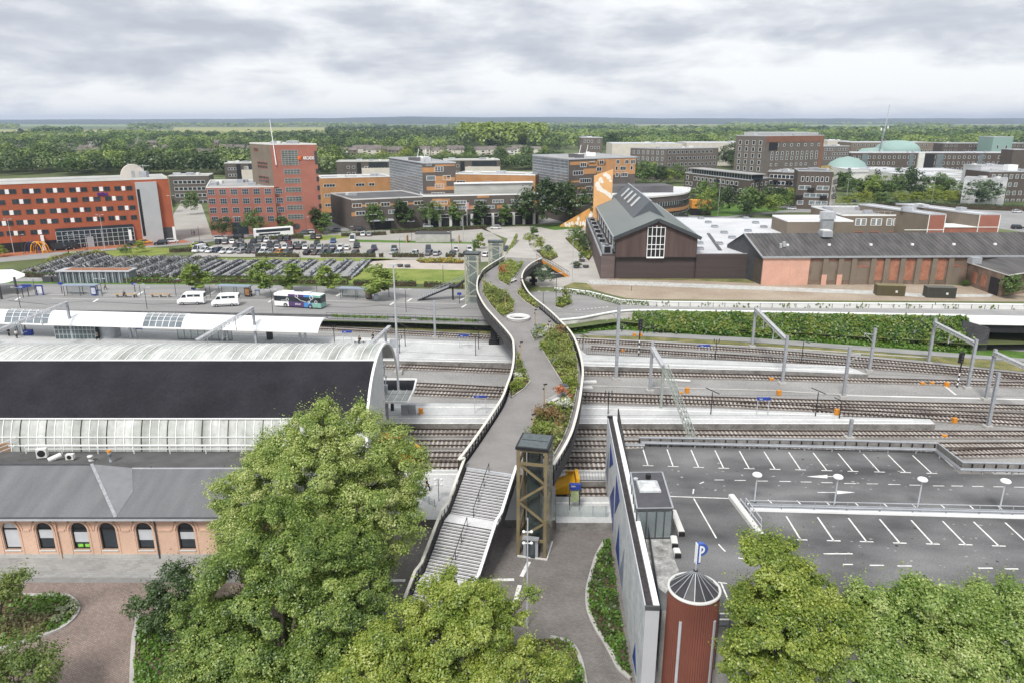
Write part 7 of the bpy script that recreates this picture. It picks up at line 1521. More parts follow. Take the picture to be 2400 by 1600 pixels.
# mural wall and its sloping base
M['mural']=mat('mural_orange',(.72,.41,.18),.8,.05,.5);f=FD((1393,413),(1437,398),262,262);t=thing('mural_wall','tall orange mural wall with a white smoke like figure beside the brown hall','wall',(f.A.x,f.A.y,ZN))
b=MB();wallpoly(b,f,[(0,0),(f.L,0),(f.L,f.px(1437,398)[1]),(0,f.px(1393,413)[1])],-1.2,0,M['mural']);b.build('wall',t);b=MB();rr=random.Random(4);wp=mat('mural_white',(.80,.76,.70),.8,.1,2)
def blot(b,fc,u,v,r,mt,sy=1):s,z=fc.px(u,v);k=rr.randint(6,9);wallpoly(b,fc,[(s+r*rr.uniform(.6,1.2)*math.cos(2*math.pi*i/k),z+sy*r*rr.uniform(.6,1.2)*math.sin(2*math.pi*i/k))for i in range(k)],0,rr.uniform(.012,.05),mt)
for u,v,r in((1425,414,1.0),(1418,411,.8),(1428,418,.7),(1431,424,.6),(1408,422,.9),(1410,426,.8),(1401,432,1.0),(1399,435,.8),(1404,438,.9),(1403,443,.9),(1409,446,.9),(1414,449,.9),(1419,451,.8),(1424,455,.8),(1429,458,.9),(1432,462,.7),(1420,408,.5)):blot(b,f,u,v,r,wp)
b.build('mural_figure', t)
f=FB((1312,529),(1398,533));t=thing('mural_ramp','sloping orange wall with white flower shapes and black railing left of the brown hall','wall',(f.A.x,f.A.y,ZN));b=MB();zr=f.px(1397,478)[1];wallpoly(b,f,[(0,0),(f.L,0),(f.L,zr),(0,ZN+.5)],-6,0,mat('mural_orange_dark',(.66,.34,.10),.8,.08,.5));b.build('wall',t);b=MB()
for _ in range(46): u = rr.uniform(1322, 1393); blot(b, f, u, 530-rr.uniform(0, 3+(u-1312)*.16), rr.uniform(.15, .5), wp, 1.8)
for u, v in ((1384, 506), (1382, 511), (1386, 502), (1355, 514)): blot(b, f, u, v, .7, wp, 1.5)
b.build('mural_flowers',t);b=MB();b.bar(f.pt(0,ZN+1.6,0),f.pt(f.L,zr+1.1,0),.1,.1,M['black']);b.bar(f.pt(0,ZN+1.1,0),f.pt(f.L,zr+.6,0),.08,.08,M['black']);b.build('railing',t)
# curved low block behind the hall roof
t=thing('office_building','low curved grey and orange office block beyond the brown hall','building',Q(1450,470,285));px_=[(1420,449,268),(1500,445,272),(1585,437,283),(1612,433,292),(1617,429,304),(1600,425,315),(1440,428,320)];w3=spline([Q(*p)for p in px_],4);z1=14.5;b=MB();b.prism([(p.x,p.y)for p in w3],0,z1,M['bgrey'],M['rlight']);b.build('wall',t)
b = MB(); b.path([V((p.x, p.y, z1)) for p in w3], .6, .6, M['offwhite']); b.build('parapet', t); b = MB(); pts = [V((p.x, p.y, 0)) for p in w3[:17]]
for z in (6.3, 11.0): b.path([p+V((0, -.15, z)) for p in pts], .5, 1.4, M['glass'])
b.path([p+V((0, -.1, 8.6)) for p in pts], .5, 1.1, M['obrick']); b.build('window_bands', t); b = MB()
for p in resample(pts,1.4):b.bar(p+V((0,-.42,6.2)),p+V((0,-.42,7.8)),.12,.1,M['white'],(0,1,0));b.bar(p+V((0,-.42,10.9)),p+V((0,-.42,12.5)),.12,.1,M['white'],(0,1,0))
b.build('mullions', t); b = MB(); q = Q(1495, 425, 300); b.box((q.x, q.y, 15.8), (26, 12, 2.6), M['rdark'], .1); b.build('roof_house', t)
# --- grey apartment blocks in a row behind
for a,c,Y,us,lb in(((525,384),(626,383),425,(566,600),'left of the red tower'),((788,380),(916,379),425,(848,905),'right of the red tower'),((1040,377),(1172,376),425,(1090,1160),'between the two glass fronted blocks'),((395,414),(489,414),375,None,'behind the gap beside the hotel')):
    f=FD(a,c,Y,Y+4);z1=ztop(*a,Y);t=bld('apartment_block','dark grey apartment block %s'%lb,f,14,z1,M['bgrey'],M['rgrey'],units=4,group='grey apartment blocks',pm=M['offwhite'])
    if us:s0=f.px(us[0],400)[0];b=MB();fbox(b,f,s0,4,f.L,z1-3.5,-.05,.5,M['cream']);b.build('pale_front',t);b=MB();fbox(b,f,s0+4,z1-3.3,f.L-2,z1-.4,-.05,.2,M['glass']);fbox(b,f,s0-2.6,3,s0-.3,z1-.5,-.02,.1,M['black']);b.build('top_glazing',t);[wrow(t,f,(us[0]+10,v),(us[1]-8,v-.5),7,1.6,1.5,fr=.2)for v in(394,405)];wgrid(t,f,2,s0-3,3,(z1-3,z1-6.5,z1-10),1.6,1.2,.2)
    else: wgrid(t, f, 2, f.L-2, 7, (z1-3, z1-6.3, z1-9.6, z1-13), 1.9, 1.6, .1, fm=M['offwhite'])
# --- right hand office quarter
def block(name, label, a, c, Ya, Yc, depth, wm, n, rows_n, w_, h, rm='rgrey', units=3, gm=None, fm=None, side=None, dz=3.3, top=2.2, skip=.05, zb=None):
    f = FD(a, c, Ya, Yc); z1 = ztop(*a, Ya); t = bld(name, label, f, depth, z1, M[wm], M[rm], units=units, side=side); wgrid(t, f, 1.2, f.L-1.2, n, [z1-top-dz*i for i in range(rows_n)], w_, h, skip, fm=fm, gm=gm); return t, f, z1
block('office_building','tall plain brown brick block with a white rooftop mast',(1363,324),(1412,322),520,520,20,'gbrick',5,4,1.2,1.6,units=2,skip=.4,dz=4.2)
t,f,z1=block('office_building','wide brown office block with rows of square windows',(1562,350),(1684,348),520,540,22,'gbrick',12,4,2,2,dz=4.2,skip=.12,side=V((-22,18,0)));f2=Fac((f.A.x-22,f.A.y+18),(f.A.x,f.A.y));wgrid(t,f2,1,f2.L-1,7,[z1-2.6-4.2*i for i in range(4)],1.4,2.4,0,gm=M['glassl'])
f2=FD((1758,424),(1803,418),365,381);t,f,z1=block('apartment_block','dark brown apartment block with balconies and a glazed top floor, nearest the street',(1605,406),(1758,424),420,365,16,'dbrick',15,4,2.4,1.9,dz=3.2,skip=.12,rm='rdark',units=0,side=f2.t*f2.L,fm=M['white']);wgrid(t,f2,.8,f2.L-.8,4,[z1-2.4-3.2*i for i in range(4)],1.9,1.7,.08,fm=M['white']);b=MB();fbox(b,f,4,z1,f.L-2,z1+2.6,-9,-2.2,M['glass']);fbox(b,f,2,z1+2.6,f.L-1,z1+3.0,-10,-1.0,M['rgrey']);b.build('glazed_top_floor',t);b=MB()
for i in range(24): s_ = lerp(4, f.L-2, i/23); fbox(b, f, s_-.1, z1, s_+.1, z1+2.6, -2.2, -2.1, M['lgrey'])
fbox(b, f, f.L*.52, 3, f.L*.56, z1-1, -.05, .12, M['black']); b.build('mullions', t)
def balconies(t, f, lst):
    for s,z in lst:b=MB();fbox(b,f,s-1.6,z-.1,s+1.6,z+.1,0,1.4,M['black']);fbox(b,f,s-1.6,z+.1,s+1.6,z+1.0,1.3,1.4,M['black']);b.build('balcony',t)
balconies(t, f, [(f.L*.82, z1-4), (f.L*.82, z1-7.4)])
t,f,z1=block('apartment_block','stepped dark apartment block between the office towers',(1800,403),(1868,398),395,385,18,'dbrick',6,5,2,1.8,rm='rgrey',skip=.15,fm=M['white']);balconies(t,f,[(5,z1-5),(12,z1-5),(5,z1-9),(12,z1-12),(9,z1-9)])
t,f,z1=block('apartment_block','dark square apartment block with arched top windows and a pale right side',(1871,402),(1953,404),352,348,18,'dbrick',6,1,1.2,2.2,rm='rdark',fm=M['white'],top=3.5);wgrid(t,f,1,f.L-1,5,(z1-7.5,z1-11,z1-14.5),2.6,1.8,.15,fm=M['white'],gm=M['glassl']);balconies(t,f,[(f.L*.42,z1-8.4),(f.L*.8,z1-11.9),(f.L*.1,z1-12)])
f2=Fac(f.xy(f.L),(f.xy(f.L)[0]+9,f.xy(f.L)[1]+15));b=MB();fbox(b,f2,.3,3,f2.L,z1-2.6,-.05,.1,M['cream']);b.build('pale_side',t);wgrid(t,f2,.5,f2.L,5,(z1-5,z1-8.4,z1-11.8),1.3,2,.1,off=.1,fm=M['dgrey']);balconies(t,f2,[(f2.L*.5,z1-6),(f2.L*.5,z1-9.5),(f2.L*.5,z1-13)])
t,f,z1=block('office_building','big brown and red office block with a square dark opening near its roof',(1796,320),(1931,330),470,490,24,'gbrick',8,1,1.5,1.5,units=4,top=5.5,skip=0,fm=M['white'],side=V((-14,16,0)));wgrid(t,f,4,f.L-3,10,(z1-12,),1.5,5,0,rows_=3,fm=M['white']);wgrid(t,f,4,f.L-3,10,(z1-17.5,z1-21),1.4,1.5,.1,fm=M['white']);b=MB();fbox(b,f,0,z1-3.6,f.L,z1+.05,-.05,.12,brick('red_brown_brick',(.23,.115,.08)));fbox(b,f,f.L-3,2,f.L,z1-3.6,-.05,.1,MATS['red_brown_brick']);b.build('red_cladding',t);b=MB();fbox(b,f,3,z1-8.5,9.8,z1-3.8,-.05,.25,M['black']);b.build('dark_opening',t);f2=Fac((f.A.x-14,f.A.y+16),(f.A.x,f.A.y));wgrid(t,f2,1,f2.L-1,4,[z1-4-4*i for i in range(5)],1.8,2.6,0,fm=M['white'])
block('office_building','low brown wing with blue window rows left of the big office block',(1738,337),(1772,336),500,490,20,'gbrick',5,6,2,1.6,dz=3.6,gm=mat('blue_window',(.06,.08,.16),.1),skip=0)
block('office_building','brown office block with a pale glazed bay behind the green dome wing',(1930,344),(1992,344),580,585,22,'gbrick',9,3,1.6,1.6,skip=.1)
block('office_building','long low brown building with a wide flat roof behind the green dome',(1996,335),(2188,340),700,700,30,'taupe',20,2,2,1.6,rm='rlight',skip=.2,dz=5)
block('office_building', 'dark low office building beyond the long wing', (2210, 337), (2420, 338), 720, 720, 24, 'dbrick', 18, 2, 2, 1.6, skip=.2, dz=4.5)
t,f,z1=block('office_building','very long brown office wing with pale glazed stair bays',(1994,359.5),(2400,359),600,600,20,'dbrick',34,3,1.5,2.0,rm='rlight',units=8,dz=4.6,top=3.2,skip=.08,fm=M['white']);b=MB()
for u0,u1,mt in((2020,2034,'glassl'),(2131,2141,'glassl'),(2160,2190,'black'),(2195,2211,'glassl'),(2293,2304,'glassl'),(2388,2397,'glassl')):fbox(b,f,f.px(u0,370)[0],2,f.px(u1,370)[0],z1-.8,-.05,.3,M[mt])
b.build('glazed_bays', t); b = MB(); s, s1_ = f.px(2149, 380)[0], f.px(2163, 380)[0]; fbox(b, f, s, 2, s1_, z1+.5, -.05, 1.5, M['offwhite']); b.build('white_shaft', t)
M['cop']=mat('green_copper',(.27,.39,.36),.6,.15,.05,streak=(.3,.3,.02));q=Q(2102,356,650);t=thing('domed_hall','pale green copper dome rising behind the long brown wing','building',(q.x,q.y,ZN));b=MB();b.lathe((q.x,q.y,q.z-6),[(18,0),(17.5,6)]+[(17.5*math.cos(math.pi/2*i/10)**.8 if i<10 else.1,6+9.5*math.sin(math.pi/2*i/10))for i in range(11)],M['cop'],28,sx=1.05);b.build('dome',t);b=MB();b.lathe((q.x-20,q.y,q.z-6),[(12,0),(11,5),(8,8.5),(.1,9.5)],M['cop'],20,sx=1.3);b.build('side_dome',t)
q=Q(1985,390,560);b=MB();b.lathe((q.x,q.y,0),[(16,6),(12,12),(7,15),(.1,16.5)],M['cop'],24);b.lathe((q.x-14,q.y,0),[(17,5),(13,8),(.1,10)],mat('sedum_green_brown',(.22,.17,.06),.95,.3,.3),20);tag(b.build('shell_roof'),'low pale green shell roof at the left end of the long wing','roof')
t,f,z1=block('office_building','pale blue green tower with few small windows on the skyline',(2329,322),(2376,321),690,690,22,'cop',2,3,1.6,3,dz=6.5,skip=.3,units=0,rm='cop')
q=Q(2064,352,640);zt=Q(2070,245,640).z;t=thing('radio_mast','thin lattice radio mast with antennas breaking the skyline','radio mast',(q.x,q.y,ZN));b=MB();truss(b,(q.x-3,q.y,0),(q.x+1,q.y,zt-20),1.6,1.6,M['galv'],16,.28);b.tube((q.x+1,q.y,zt-20),(q.x+2.3,q.y,zt),.35,M['lgrey'],6,.2);b.build('lattice',t);b=MB();[b.box((q.x+k,q.y,zt-22+abs(k)),(.8,.8,2.2),M['white'])for k in(-2,1,3.5)];b.build('antennas',t)
for i,(u0,u1,v,Y,lb)in enumerate(((1990,2130,399,520,'left'),(2060,2270,402,505,'rear'),(2120,2275,412,470,'middle'),(2175,2280,424,440,'front'))):f=FD((u0,v),(u1,v),Y,Y);z1=ztop(u0,v,Y);t=bld('factory_hall','white roofed low factory hall, the %s one among the trees'%lb,f,30,z1,M['offwhite'],M['rlight'],units=3,group='white factory halls');b=MB();fbox(b,f,1,z1-2.2,f.L-1,z1-1.2,0,.2,M['galv']);b.build('window_band',t)
for u0,u1,v0,Y,lb in((1435,1600,338,640,'with pale roof beyond the brown block'),(1610,1770,336,700,'behind the wide brown office block'),(1940,1990,331,760,'right of the lattice fronted one')):f=FD((u0,v0),(u1,v0),Y,Y);bld('factory_hall','low white distant hall '+lb,f,40,ztop(u0,v0,Y),M['cream'],M['rlight'],units=4,group='distant halls')
f=FD((1766,312),(1918,313),640,640);z1=ztop(1766,312,640);t=bld('office_building','white lattice clad building on the skyline',f,26,z1,M['offwhite'],M['rlight']);b=MB()
for i in range(30):s=lerp(0,f.L,i/30);b.bar(f.pt(s,z1-6,.15),f.pt(s+4,z1,.15),.5,.2,M['galv'],f.n);b.bar(f.pt(s+4,z1-6,.15),f.pt(s,z1,.15),.5,.2,M['galv'],f.n)
b.build('lattice', t)
t,f,z1=block('office_building','light grey block with a tall pale side and few windows at the frame edge',(2260,421),(2362,423),375,365,20,'rlight',7,4,1.5,1.8,skip=.45,dz=4);f=FD((2300,391),(2378,391),400,400);bld('office_building','pale grey upper block behind the light grey one',f,16,ztop(2300,391,400),M['rlight'],M['rgrey'],units=3)
t,f,z1=block('office_building','brown brick office cut by the frame edge, with arched windows',(2318,404),(2440,405),385,385,20,'dbrick',8,5,1.5,2,dz=4.2,skip=.05,gm=M['glassl']);b=MB();q=f.pt(14,z1+2);b.box((q.x,q.y+5,z1+2),(5,4,3),M['white']);b.build('roof_house',t)
f=FD((2376,350),(2420,350),560,560);bld('office_building','dark small tower at the skyline edge of the frame',f,14,ztop(2376,352,560),M['dbrick'],M['rgrey'])
# ================================================================== brown hall and flat roofed annex
HYF=190.6;ax=V((3.7,82,0));M['hallw']=mat('brown_timber_cladding',(.068,.045,.040),.8,col2=(.115,.082,.074),scale=.25,streak=(3,1,.15));M['hallb']=mat('brown_metal_cladding',(.062,.048,.046),.7,col2=(.080,.062,.060),scale=.3,streak=(.2,.2,5));M['hroof']=mat('hall_grey_roof',(.15,.17,.165),.7,col2=(.205,.225,.22),scale=.06,streak=(1,.2,1),fine=.08)
f=Fac((27.4,HYF),(48.7,HYF));EZ_,AZ_=12.9,17.2;mid_=f.L*.5;t=thing('brown_hall','brown clad hall with a grey gabled roof, rooflight ridge and tall gridded window','hall',(f.A.x,HYF,ZN))
b = MB(); g = [(0, 7.4), (f.L, 7.4), (f.L, EZ_), (mid_, AZ_), (0, EZ_)]; wallpoly(b, f, g, -.3, .25, M['hallw']); A, B = f.pt(0, 0), f.pt(f.L, 0)
for p in (A, B): b.add([p+V((0, 0, 0)), p+ax, p+ax+V((0, 0, EZ_)), p+V((0, 0, EZ_))], [(0, 1, 2, 3)], M['hallw'])
b.add([A+ax+V((0, 0, z)) for z in (0, EZ_)]+[f.pt(mid_, AZ_)+ax, B+ax+V((0, 0, EZ_)), B+ax], [(0, 1, 2, 3, 4)], M['hallw']); b.build('wall', t)
b = MB(); ov = .8
def slope(s0,z0,s1,z1,th=.35):o=V((0,-.9,0));q=[f.pt(s0,z0)+o,f.pt(s1,z1)+o,f.pt(s1,z1)+ax,f.pt(s0,z0)+ax];b.add(q+[p-V((0,0,th))for p in q],[(0,1,2,3),(4,7,6,5),(0,4,5,1),(1,5,6,2),(2,6,7,3),(3,7,4,0)],M['hroof'])
slope(-ov, EZ_-.2, mid_, AZ_+.35); slope(mid_, AZ_+.35, f.L+ov, EZ_-.2); b.build('roof', t); b = MB()
for s0,z0,s1,z1 in((-ov,EZ_-.4,mid_,AZ_+.1),(f.L+ov,EZ_-.4,mid_,AZ_+.1)):b.bar(f.pt(s0,z0,1.0),f.pt(s1,z1,1.0),.2,.9,mat('hall_fascia',(.055,.062,.068),.6,.1,1))
for s0 in (-ov, f.L+ov): b.bar(f.pt(s0, EZ_-.25, 1.0), f.pt(s0, EZ_-.25, 1.0)+ax, .3, .3, M['galv'])
b.build('fascia', t); b = MB(); k0, k1 = ax*.2, ax*.93; lw_ = 4.6; lz = AZ_+3.2; zl = AZ_-1.6; P5 = lambda s, z, k: f.pt(mid_+s, z)+k
b.add([P5(-lw_,zl,k0),P5(0,lz,k0),P5(lw_,zl,k0),P5(-lw_,zl,k1),P5(0,lz,k1),P5(lw_,zl,k1)],[(0,1,4,3),(1,2,5,4),(0,2,1),(3,4,5)],mat('lantern_cladding',(.095,.108,.12),.6,.08,.5));b.build('roof_lantern',t);b=MB();b2=MB()
for i in range(4):
    k = ax*(.38+i*.12)
    for j in range(2):c0=P5(-lw_*.72,lerp(zl,lz,.30),k+ax*(.022*j))+V((-.05,0,.1));c1=P5(-lw_*.15,lerp(zl,lz,.86),k+ax*(.022*j))+V((-.05,0,.1));b.bar(c0,c1,1.3,.08,M['glassl']);b2.bar(c0+V((0,.85,0)),c1+V((0,.85,0)),.2,.22,M['white'])
b.build('rooflights', t); b2.build('rooflight_frames', t); b = MB(); b.bar(P5(.3, lz, k0), P5(.3, lz, k1), .4, .2, M['galv']); b.build('ridge_cap', t)
wf=thing('x',None,None)if False else t;s,z=f.px(1537,567);b=MB();fbox(b,f,s-2.2,7.6,s+2.2,15.6,.2,.3,M['black']);wn=b.build('window',t);b=MB()
for i in range(5): fbox(b, f, s-2.25+i*1.125-.08, 7.5, s-2.25+i*1.125+.08, 15.3+.5*math.sin(math.pi*i/4), .3, .45, M['white'])
for z in (7.5, 9.6, 10.8, 13, 15.3): fbox(b, f, s-2.3, z-.08 if z > 8 else z-.3, s+2.3, z+.08, .3, .44, M['white'])
b.build('frame', wn)
b=MB();fa=Fac((23.55,HYF+.6),(63.8,HYF+.6));fbox(b,fa,0,0,fa.L,8.1,-.3,0,M['hallb']);fbox(b,f,0,7.3,f.L,7.5,.1,.32,M['black']);b.build('lower_wall',t)
an=[(23.6,HYF+.4),(27.3,HYF+.4),(27.3+3.7,HYF+80),(27.3,HYF+80)];b=MB();b.prism(an,0,7.6,mat('lean_to_cladding',(.13,.10,.095),.8,.15,.3,streak=(.3,1,3)),M['rdark']);b.path([V((x,y,7.6))for x,y in(an[0],an[3])],.3,.7,M['galv']);b.build('side_annex',t);b=MB()
for i in range(16): k = ax*((i+.7)/17); b.box(f.pt(0, 10.2)+k+V((-.12, 0, 0)), (.15, 2.6, 3.4), M['offwhite'] if i % 2 else M['glassl'], -.045)
b.build('side_windows', t)
for i in range(8):k=ax*(.04+i*.115);p=V((25.4,HYF+1,7.6))+k;u_=thing('air_conditioner','%s of the row of silver roof units on the brown hall lean-to'%ORD[i],'roof unit',p,'units on the hall lean-to');b=MB();b.box(p+V((0,0,.7)),(1.9,2.6,1.2)if i else(2.6,2.4,3.0),M['galv']);b.build('casing',u_);b=MB();b.box(p+V((0,-1.32,1.3 if i==0 else.75)),(1.6,.08,1.6 if i==0 else.8),M['black']);b.lathe(p+V((0,0,1.3 if i else 2.2)),[(.6,0),(.6,.12),(.1,.14)],M['dgrey'],12);b.build('fan',u_)
fr2=[(48.8,HYF+.9),(63.8,HYF+.9),(72.5,215),(100,226),(104,262),(60,268),(52.3,268)];t=thing('flat_roofed_annex','wide pale flat roof with small rooflights right of the brown hall','building',(56,200,ZN));b=MB();b.prism(fr2,0,8.0,M['hallb'],M['rlight']);b.build('roof',t);b=MB();b.path([V((*p,8.0))for p in fr2],.4,.3,M['galv'],closed=True);b.build('parapet',t)
b = MB(); b.bar(P(1660, 548, 8.1), P(1688, 587, 8.1), .9, .3, M['rdark']); b.build('roof_duct', t)
for i,(u,v)in enumerate(((1643,513.5),(1660,523),(1675,533),(1697,547),(1716,559),(1639,572),(1748,513),(1771,524),(1790,534),(1753,543),(1640,585),(1685,573))):roof_unit('rooflight','small square rooflight, %s in the list from the far left on the pale flat roof'%ORD[i],u,v,8.05,(2.0,1.8,.7),M['galv'],cat='rooflight',kind='hatch')
# ------------------------------------------------------------------ long brick shed and its neighbours
M['shed']=mat('old_brown_brick',(.15,.105,.08),.9,col2=(.245,.18,.14),scale=.5,fine=.2,fscale=5);M['pinkw']=mat('salmon_painted_brick',(.60,.35,.27),.85,.07,.5,fine=.06,fscale=4);M['ored']=mat('orange_red_old_brick',(.29,.125,.08),.9,col2=(.42,.20,.13),scale=.9,fine=.2,fscale=5);M['sroof']=mat('corrugated_dark_roof',(.065,.062,.062),.8,col2=(.125,.12,.118),scale=.5,streak=(1.1,.12,1),fine=.1,fscale=3)
f=FB((1784,664),(2560,660));EZS=8.9;t=thing('brick_shed','long old brick railway shed with a dark corrugated roof and bricked up arches','shed',(f.A.x,f.A.y,ZN));DP=19.0;rz_=13.2;b=MB();A,B=f.pt(0,0),f.pt(f.L,0);bk=-f.n*DP+V((-3.5,0,0))
fbox(b,f,0,0,f.L,EZS,-.4,0,M['shed']);gm_=A+bk*.5+V((0,0,rz_));b.add([A,A+bk,A+bk+V((0,0,EZS)),gm_,A+V((0,0,EZS))],[(0,1,2,3,4)],M['dgrey']);b.add([A,A+bk*.22,A+bk*.22+V((0,0,8)),A+V((0,0,8))],[(0,1,2,3)],M['taupe']);b.build('wall',t)
b=MB();e0,e1=f.pt(-.6,EZS,.6),f.pt(f.L,EZS,.6);r0,r1=gm_+V((-.6,0,.2)),B+bk*.5+V((0,0,rz_+.2));b0,b1=A+bk+V((0,0,EZS)),B+bk+V((0,0,EZS));b.add([e0,e1,r1,r0],[(0,1,2,3)],M['sroof']);b.add([r0,r1,b1,b0],[(0,1,2,3)],M['sroof']);n=int(f.L/1.1)
for i in range(n): k = i/n; b.bar(e0.lerp(e1, k)+V((0, 0, .03)), r0.lerp(r1, k)+V((0, 0, .03)), .16, .1, M['sroof'])
b.build('roof', t); b = MB(); b.bar(e0+V((0, 0, -.1)), e1+V((0, 0, -.1)), .35, .45, M['galv']); b.bar(e0, r0, .3, .3, M['galv']); b.build('gutter', t)
sp=f.px(1897,620)[0];b=MB();fbox(b,f,-.05,0,sp,EZS-.5,-.3,.22,M['pinkw']);fbox(b,f,0,EZS-.5,sp,EZS-.1,0,.25,M['offwhite']);fbox(b,f,f.px(1801,620)[0],4.4,f.px(1838,620)[0],8,.2,.26,M['pinkw']);fbox(b,f,f.px(1852,620)[0],ZN,f.px(1857,620)[0],EZS-.6,.2,.32,M['pinkw']);b.build('painted_bay',t)
pil = [1932, 1968, 1999, 2044, 2076, 2113, 2150, 2187, 2225]; b = MB(); b2 = MB()
for u in pil:s=f.px(u,630)[0];fbox(b,f,s-.65,0,s+.65,EZS-.2,0,.5,M['taupe']);(u in(1932,1968))and fbox(b2,f,s-.67,0,s+.67,4.2,.48,.54,M['pinkw'])
b.build('pilasters', t); b2.build('painted_pilaster_feet', t)
for u,w_,mt in((1912,2.0,'taupe'),(1948,2.2,'taupe'),(1983,2.0,'taupe'),(2020,3.0,'taupe'),(2059,2.2,'ored'),(2095,2.2,'ored'),(2131,2.2,'ored'),(2168,2.2,'ored'),(2205,2.2,'ored'),(2240,2.6,'taupe')):
    s=f.px(u,630)[0];hz=5.6 if w_>2.5 else 7.3;b=MB();wallpoly(b,f,[(s-w_/2,2.6 if w_<2.5 else ZN),(s+w_/2,2.6 if w_<2.5 else ZN)]+[(s+w_/2*math.cos(math.pi*i/8),hz+.5*math.sin(math.pi*i/8))for i in range(9)],0,.05,M[mt]);rg=[(s+(w_/2+.02)*math.cos(math.pi*i/8),hz+.52*math.sin(math.pi*i/8))for i in range(9)]
    for i in range(8): wallpoly(b, f, [rg[i], rg[i+1], (rg[i+1][0], rg[i+1][1]+.35), (rg[i][0], rg[i][1]+.35)], 0, .12, M['ared'])
    b.build('bricked_arch', t)
b = MB()
for i in range(7): k = .1+i*.125; q = e0.lerp(e1, k).lerp(r0.lerp(r1, k), .45); b.box(q+V((0, 0, .25)), (.6, .6, .5), M['white'])
b.build('roof_vents',t);b=MB();q=Q(1931,545,r0.y);b.box((q.x,q.y-1,rz_+.3),(2.7,3,1.5),M['galv']);b.box((q.x,q.y-1,rz_+1.15),(2.2,2.4,.25),M['offwhite']);b.build('roof_ventilator',t);b=MB();[b.tube(Q(u,v,r0.y-6),Q(u,v-12,r0.y-6),.4,M['alu'],10)for u,v in((1830,583),(1838,579))];b.build('flues',t)
q0,q1,q2=P(2262,667,ZN),P(2344,697,ZN),P(2500,672,ZN);t=thing('brick_shed','shed wing with a low dark pyramid roof, arches and a dark gate','shed',q1);fl,fr_=Fac(q0,q1),Fac(q1,q2);b=MB();ze=7.0;[fbox(b,x,0,0,x.L,ze,-.4,0,M['shed'])for x in(fl,fr_)];b.build('wall',t);b=MB();ap=Q(2341,588,190);ex=[V((p.x,p.y,ze))for p in(q0-fl.t*1,q1-fl.t*-1+V((0,-.6,0)),q2)];b.add(ex+[ap,ap+V((40,6,0))],[(0,1,3),(1,2,4,3)],M['sroof']);b.path([ex[0],ex[1],ex[2]],.3,.2,M['offwhite']);b.build('roof',t)
for u,mt in((2284,'ored'),(2307,'ored')):s=fl.px(u,650)[0];b=MB();wallpoly(b,fl,[(s-1,2.5),(s+1,2.5)]+[(s+math.cos(math.pi*i/8),5+.5*math.sin(math.pi*i/8))for i in range(9)],0,.06,M[mt]);b.build('bricked_arch',t)
b=MB();s=fl.px(2331,670)[0];fbox(b,fl,s-1.9,ZN,s+1.6,5.6,0,.1,M['black']);b.build('gate',t);q=P(2284,613,8.5);b=MB();b.box(q+V((0,0,.3)),(2.4,2,1.5),M['galv']);b.build('roof_unit',t)
def container(label, a, c, z, mt):
    a,c=P(*a,ZN),P(*c,ZN);f=Fac(a,c);t=thing('container',label,'container',a,'olive containers');b=MB();m=(a+c)/2+V((0,1.25,z/2));b.box(m,(f.L,2.5,z),mt,f.rz);[fbox(b,f,s-.1,ZN+.15,s+.1,ZN+z-.15,0,.08,mt)for s in np.arange(.4,f.L-.2,.42)];b.build('body',t);b=MB();b.box(m+V((0,0,z/2+.03)),(f.L+.05,2.55,.08),mat(mt.name+'_roof',[min(1,x*2.2)for x in mt.node_tree.nodes['Mix'].inputs[6].default_value[:3]],.6,.1,1),f.rz);b.build('roof',t);b=MB();s=f.L*.66;fbox(b,f,s-.25,ZN+.9,s+.25,ZN+1.4,.08,.14,M['offwhite']);b.build('plate',t)
container('olive green container left of the darker one on the sand',(2056,693.5),(2122,695.5),2.5,mat('olive_paint',(.10,.085,.045),.6,.08,1));container('dark olive container right of the lighter one on the sand',(2173,698.5),(2241,700.5),2.5,mat('dark_olive_paint',(.06,.06,.05),.6,.08,1))
# buildings between shed and street
f=FD((1975,507),(2135,506),238,238);z1=ztop(1990,507,238);t=bld('workshop_building','grey brick building with paired white windows and roof railings',f,26,z1,M['taupe'],M['rgrey'],units=6,pm=M['white'])
for u in (2011, 2024, 2047, 2060, 2084, 2100, 2115): win(t, f, *f.px(u, 521), 1.6, 2.0, 1, 3, M['white'], fr=.24)
for u in (2012, 2049, 2092): s, z = f.px(u, 544); win(t, f, s, z-.8, 3, 1.6, 1, 1, M['ared'], fr=.3)
b = MB()
for d_ in(1,25):b.bar(f.pt(0,z1+1.4,-d_),f.pt(f.L,z1+1.4,-d_),.08,.08,M['lgrey']);[b.bar(f.pt(s,z1,-d_),f.pt(s,z1+1.4,-d_),.07,.07,M['lgrey'])for s in np.arange(0,f.L,2)]
b.build('roof_railing',t);f=FD((1847,515),(2000,520),226,226);z1=ztop(1850,521,226);t=bld('workshop_building','plain grey brown box building with a tall metal duct',f,14,z1,M['taupe'],M['rlight'],pm=M['white']);b=MB();s=f.px(1933,530)[0];b.box(f.pt(s,z1-1.5,1.2),(3.4,2,6),M['galv']);b.box(f.pt(s,z1+2.2,1.2),(4,2.6,2.2),M['lgrey']);b.build('duct',t)
t,f,z1=block('workshop_building','red brick box building with dark side and white corner pipes, nearer the windows',(2178,505),(2218,504),226,226,20,'ared',1,0,1,1,rm='rlight',side=V((-9,28,0)));b=MB();[fbox(b,f,s,3,s+.2,z1,0,.15,M['white'])for s in(0,f.L-.2)];fbox(b,f,-7,z1-4.6,f.L,z1-4.4,0,.12,M['white']);b.build('pipes',t);f2=Fac((f.A.x-9,f.A.y+28),(f.A.x,f.A.y));b=MB();fbox(b,f2,0,2,f2.L,z1+.02,-.05,.06,M['taupe']);b.build('side_cladding',t)
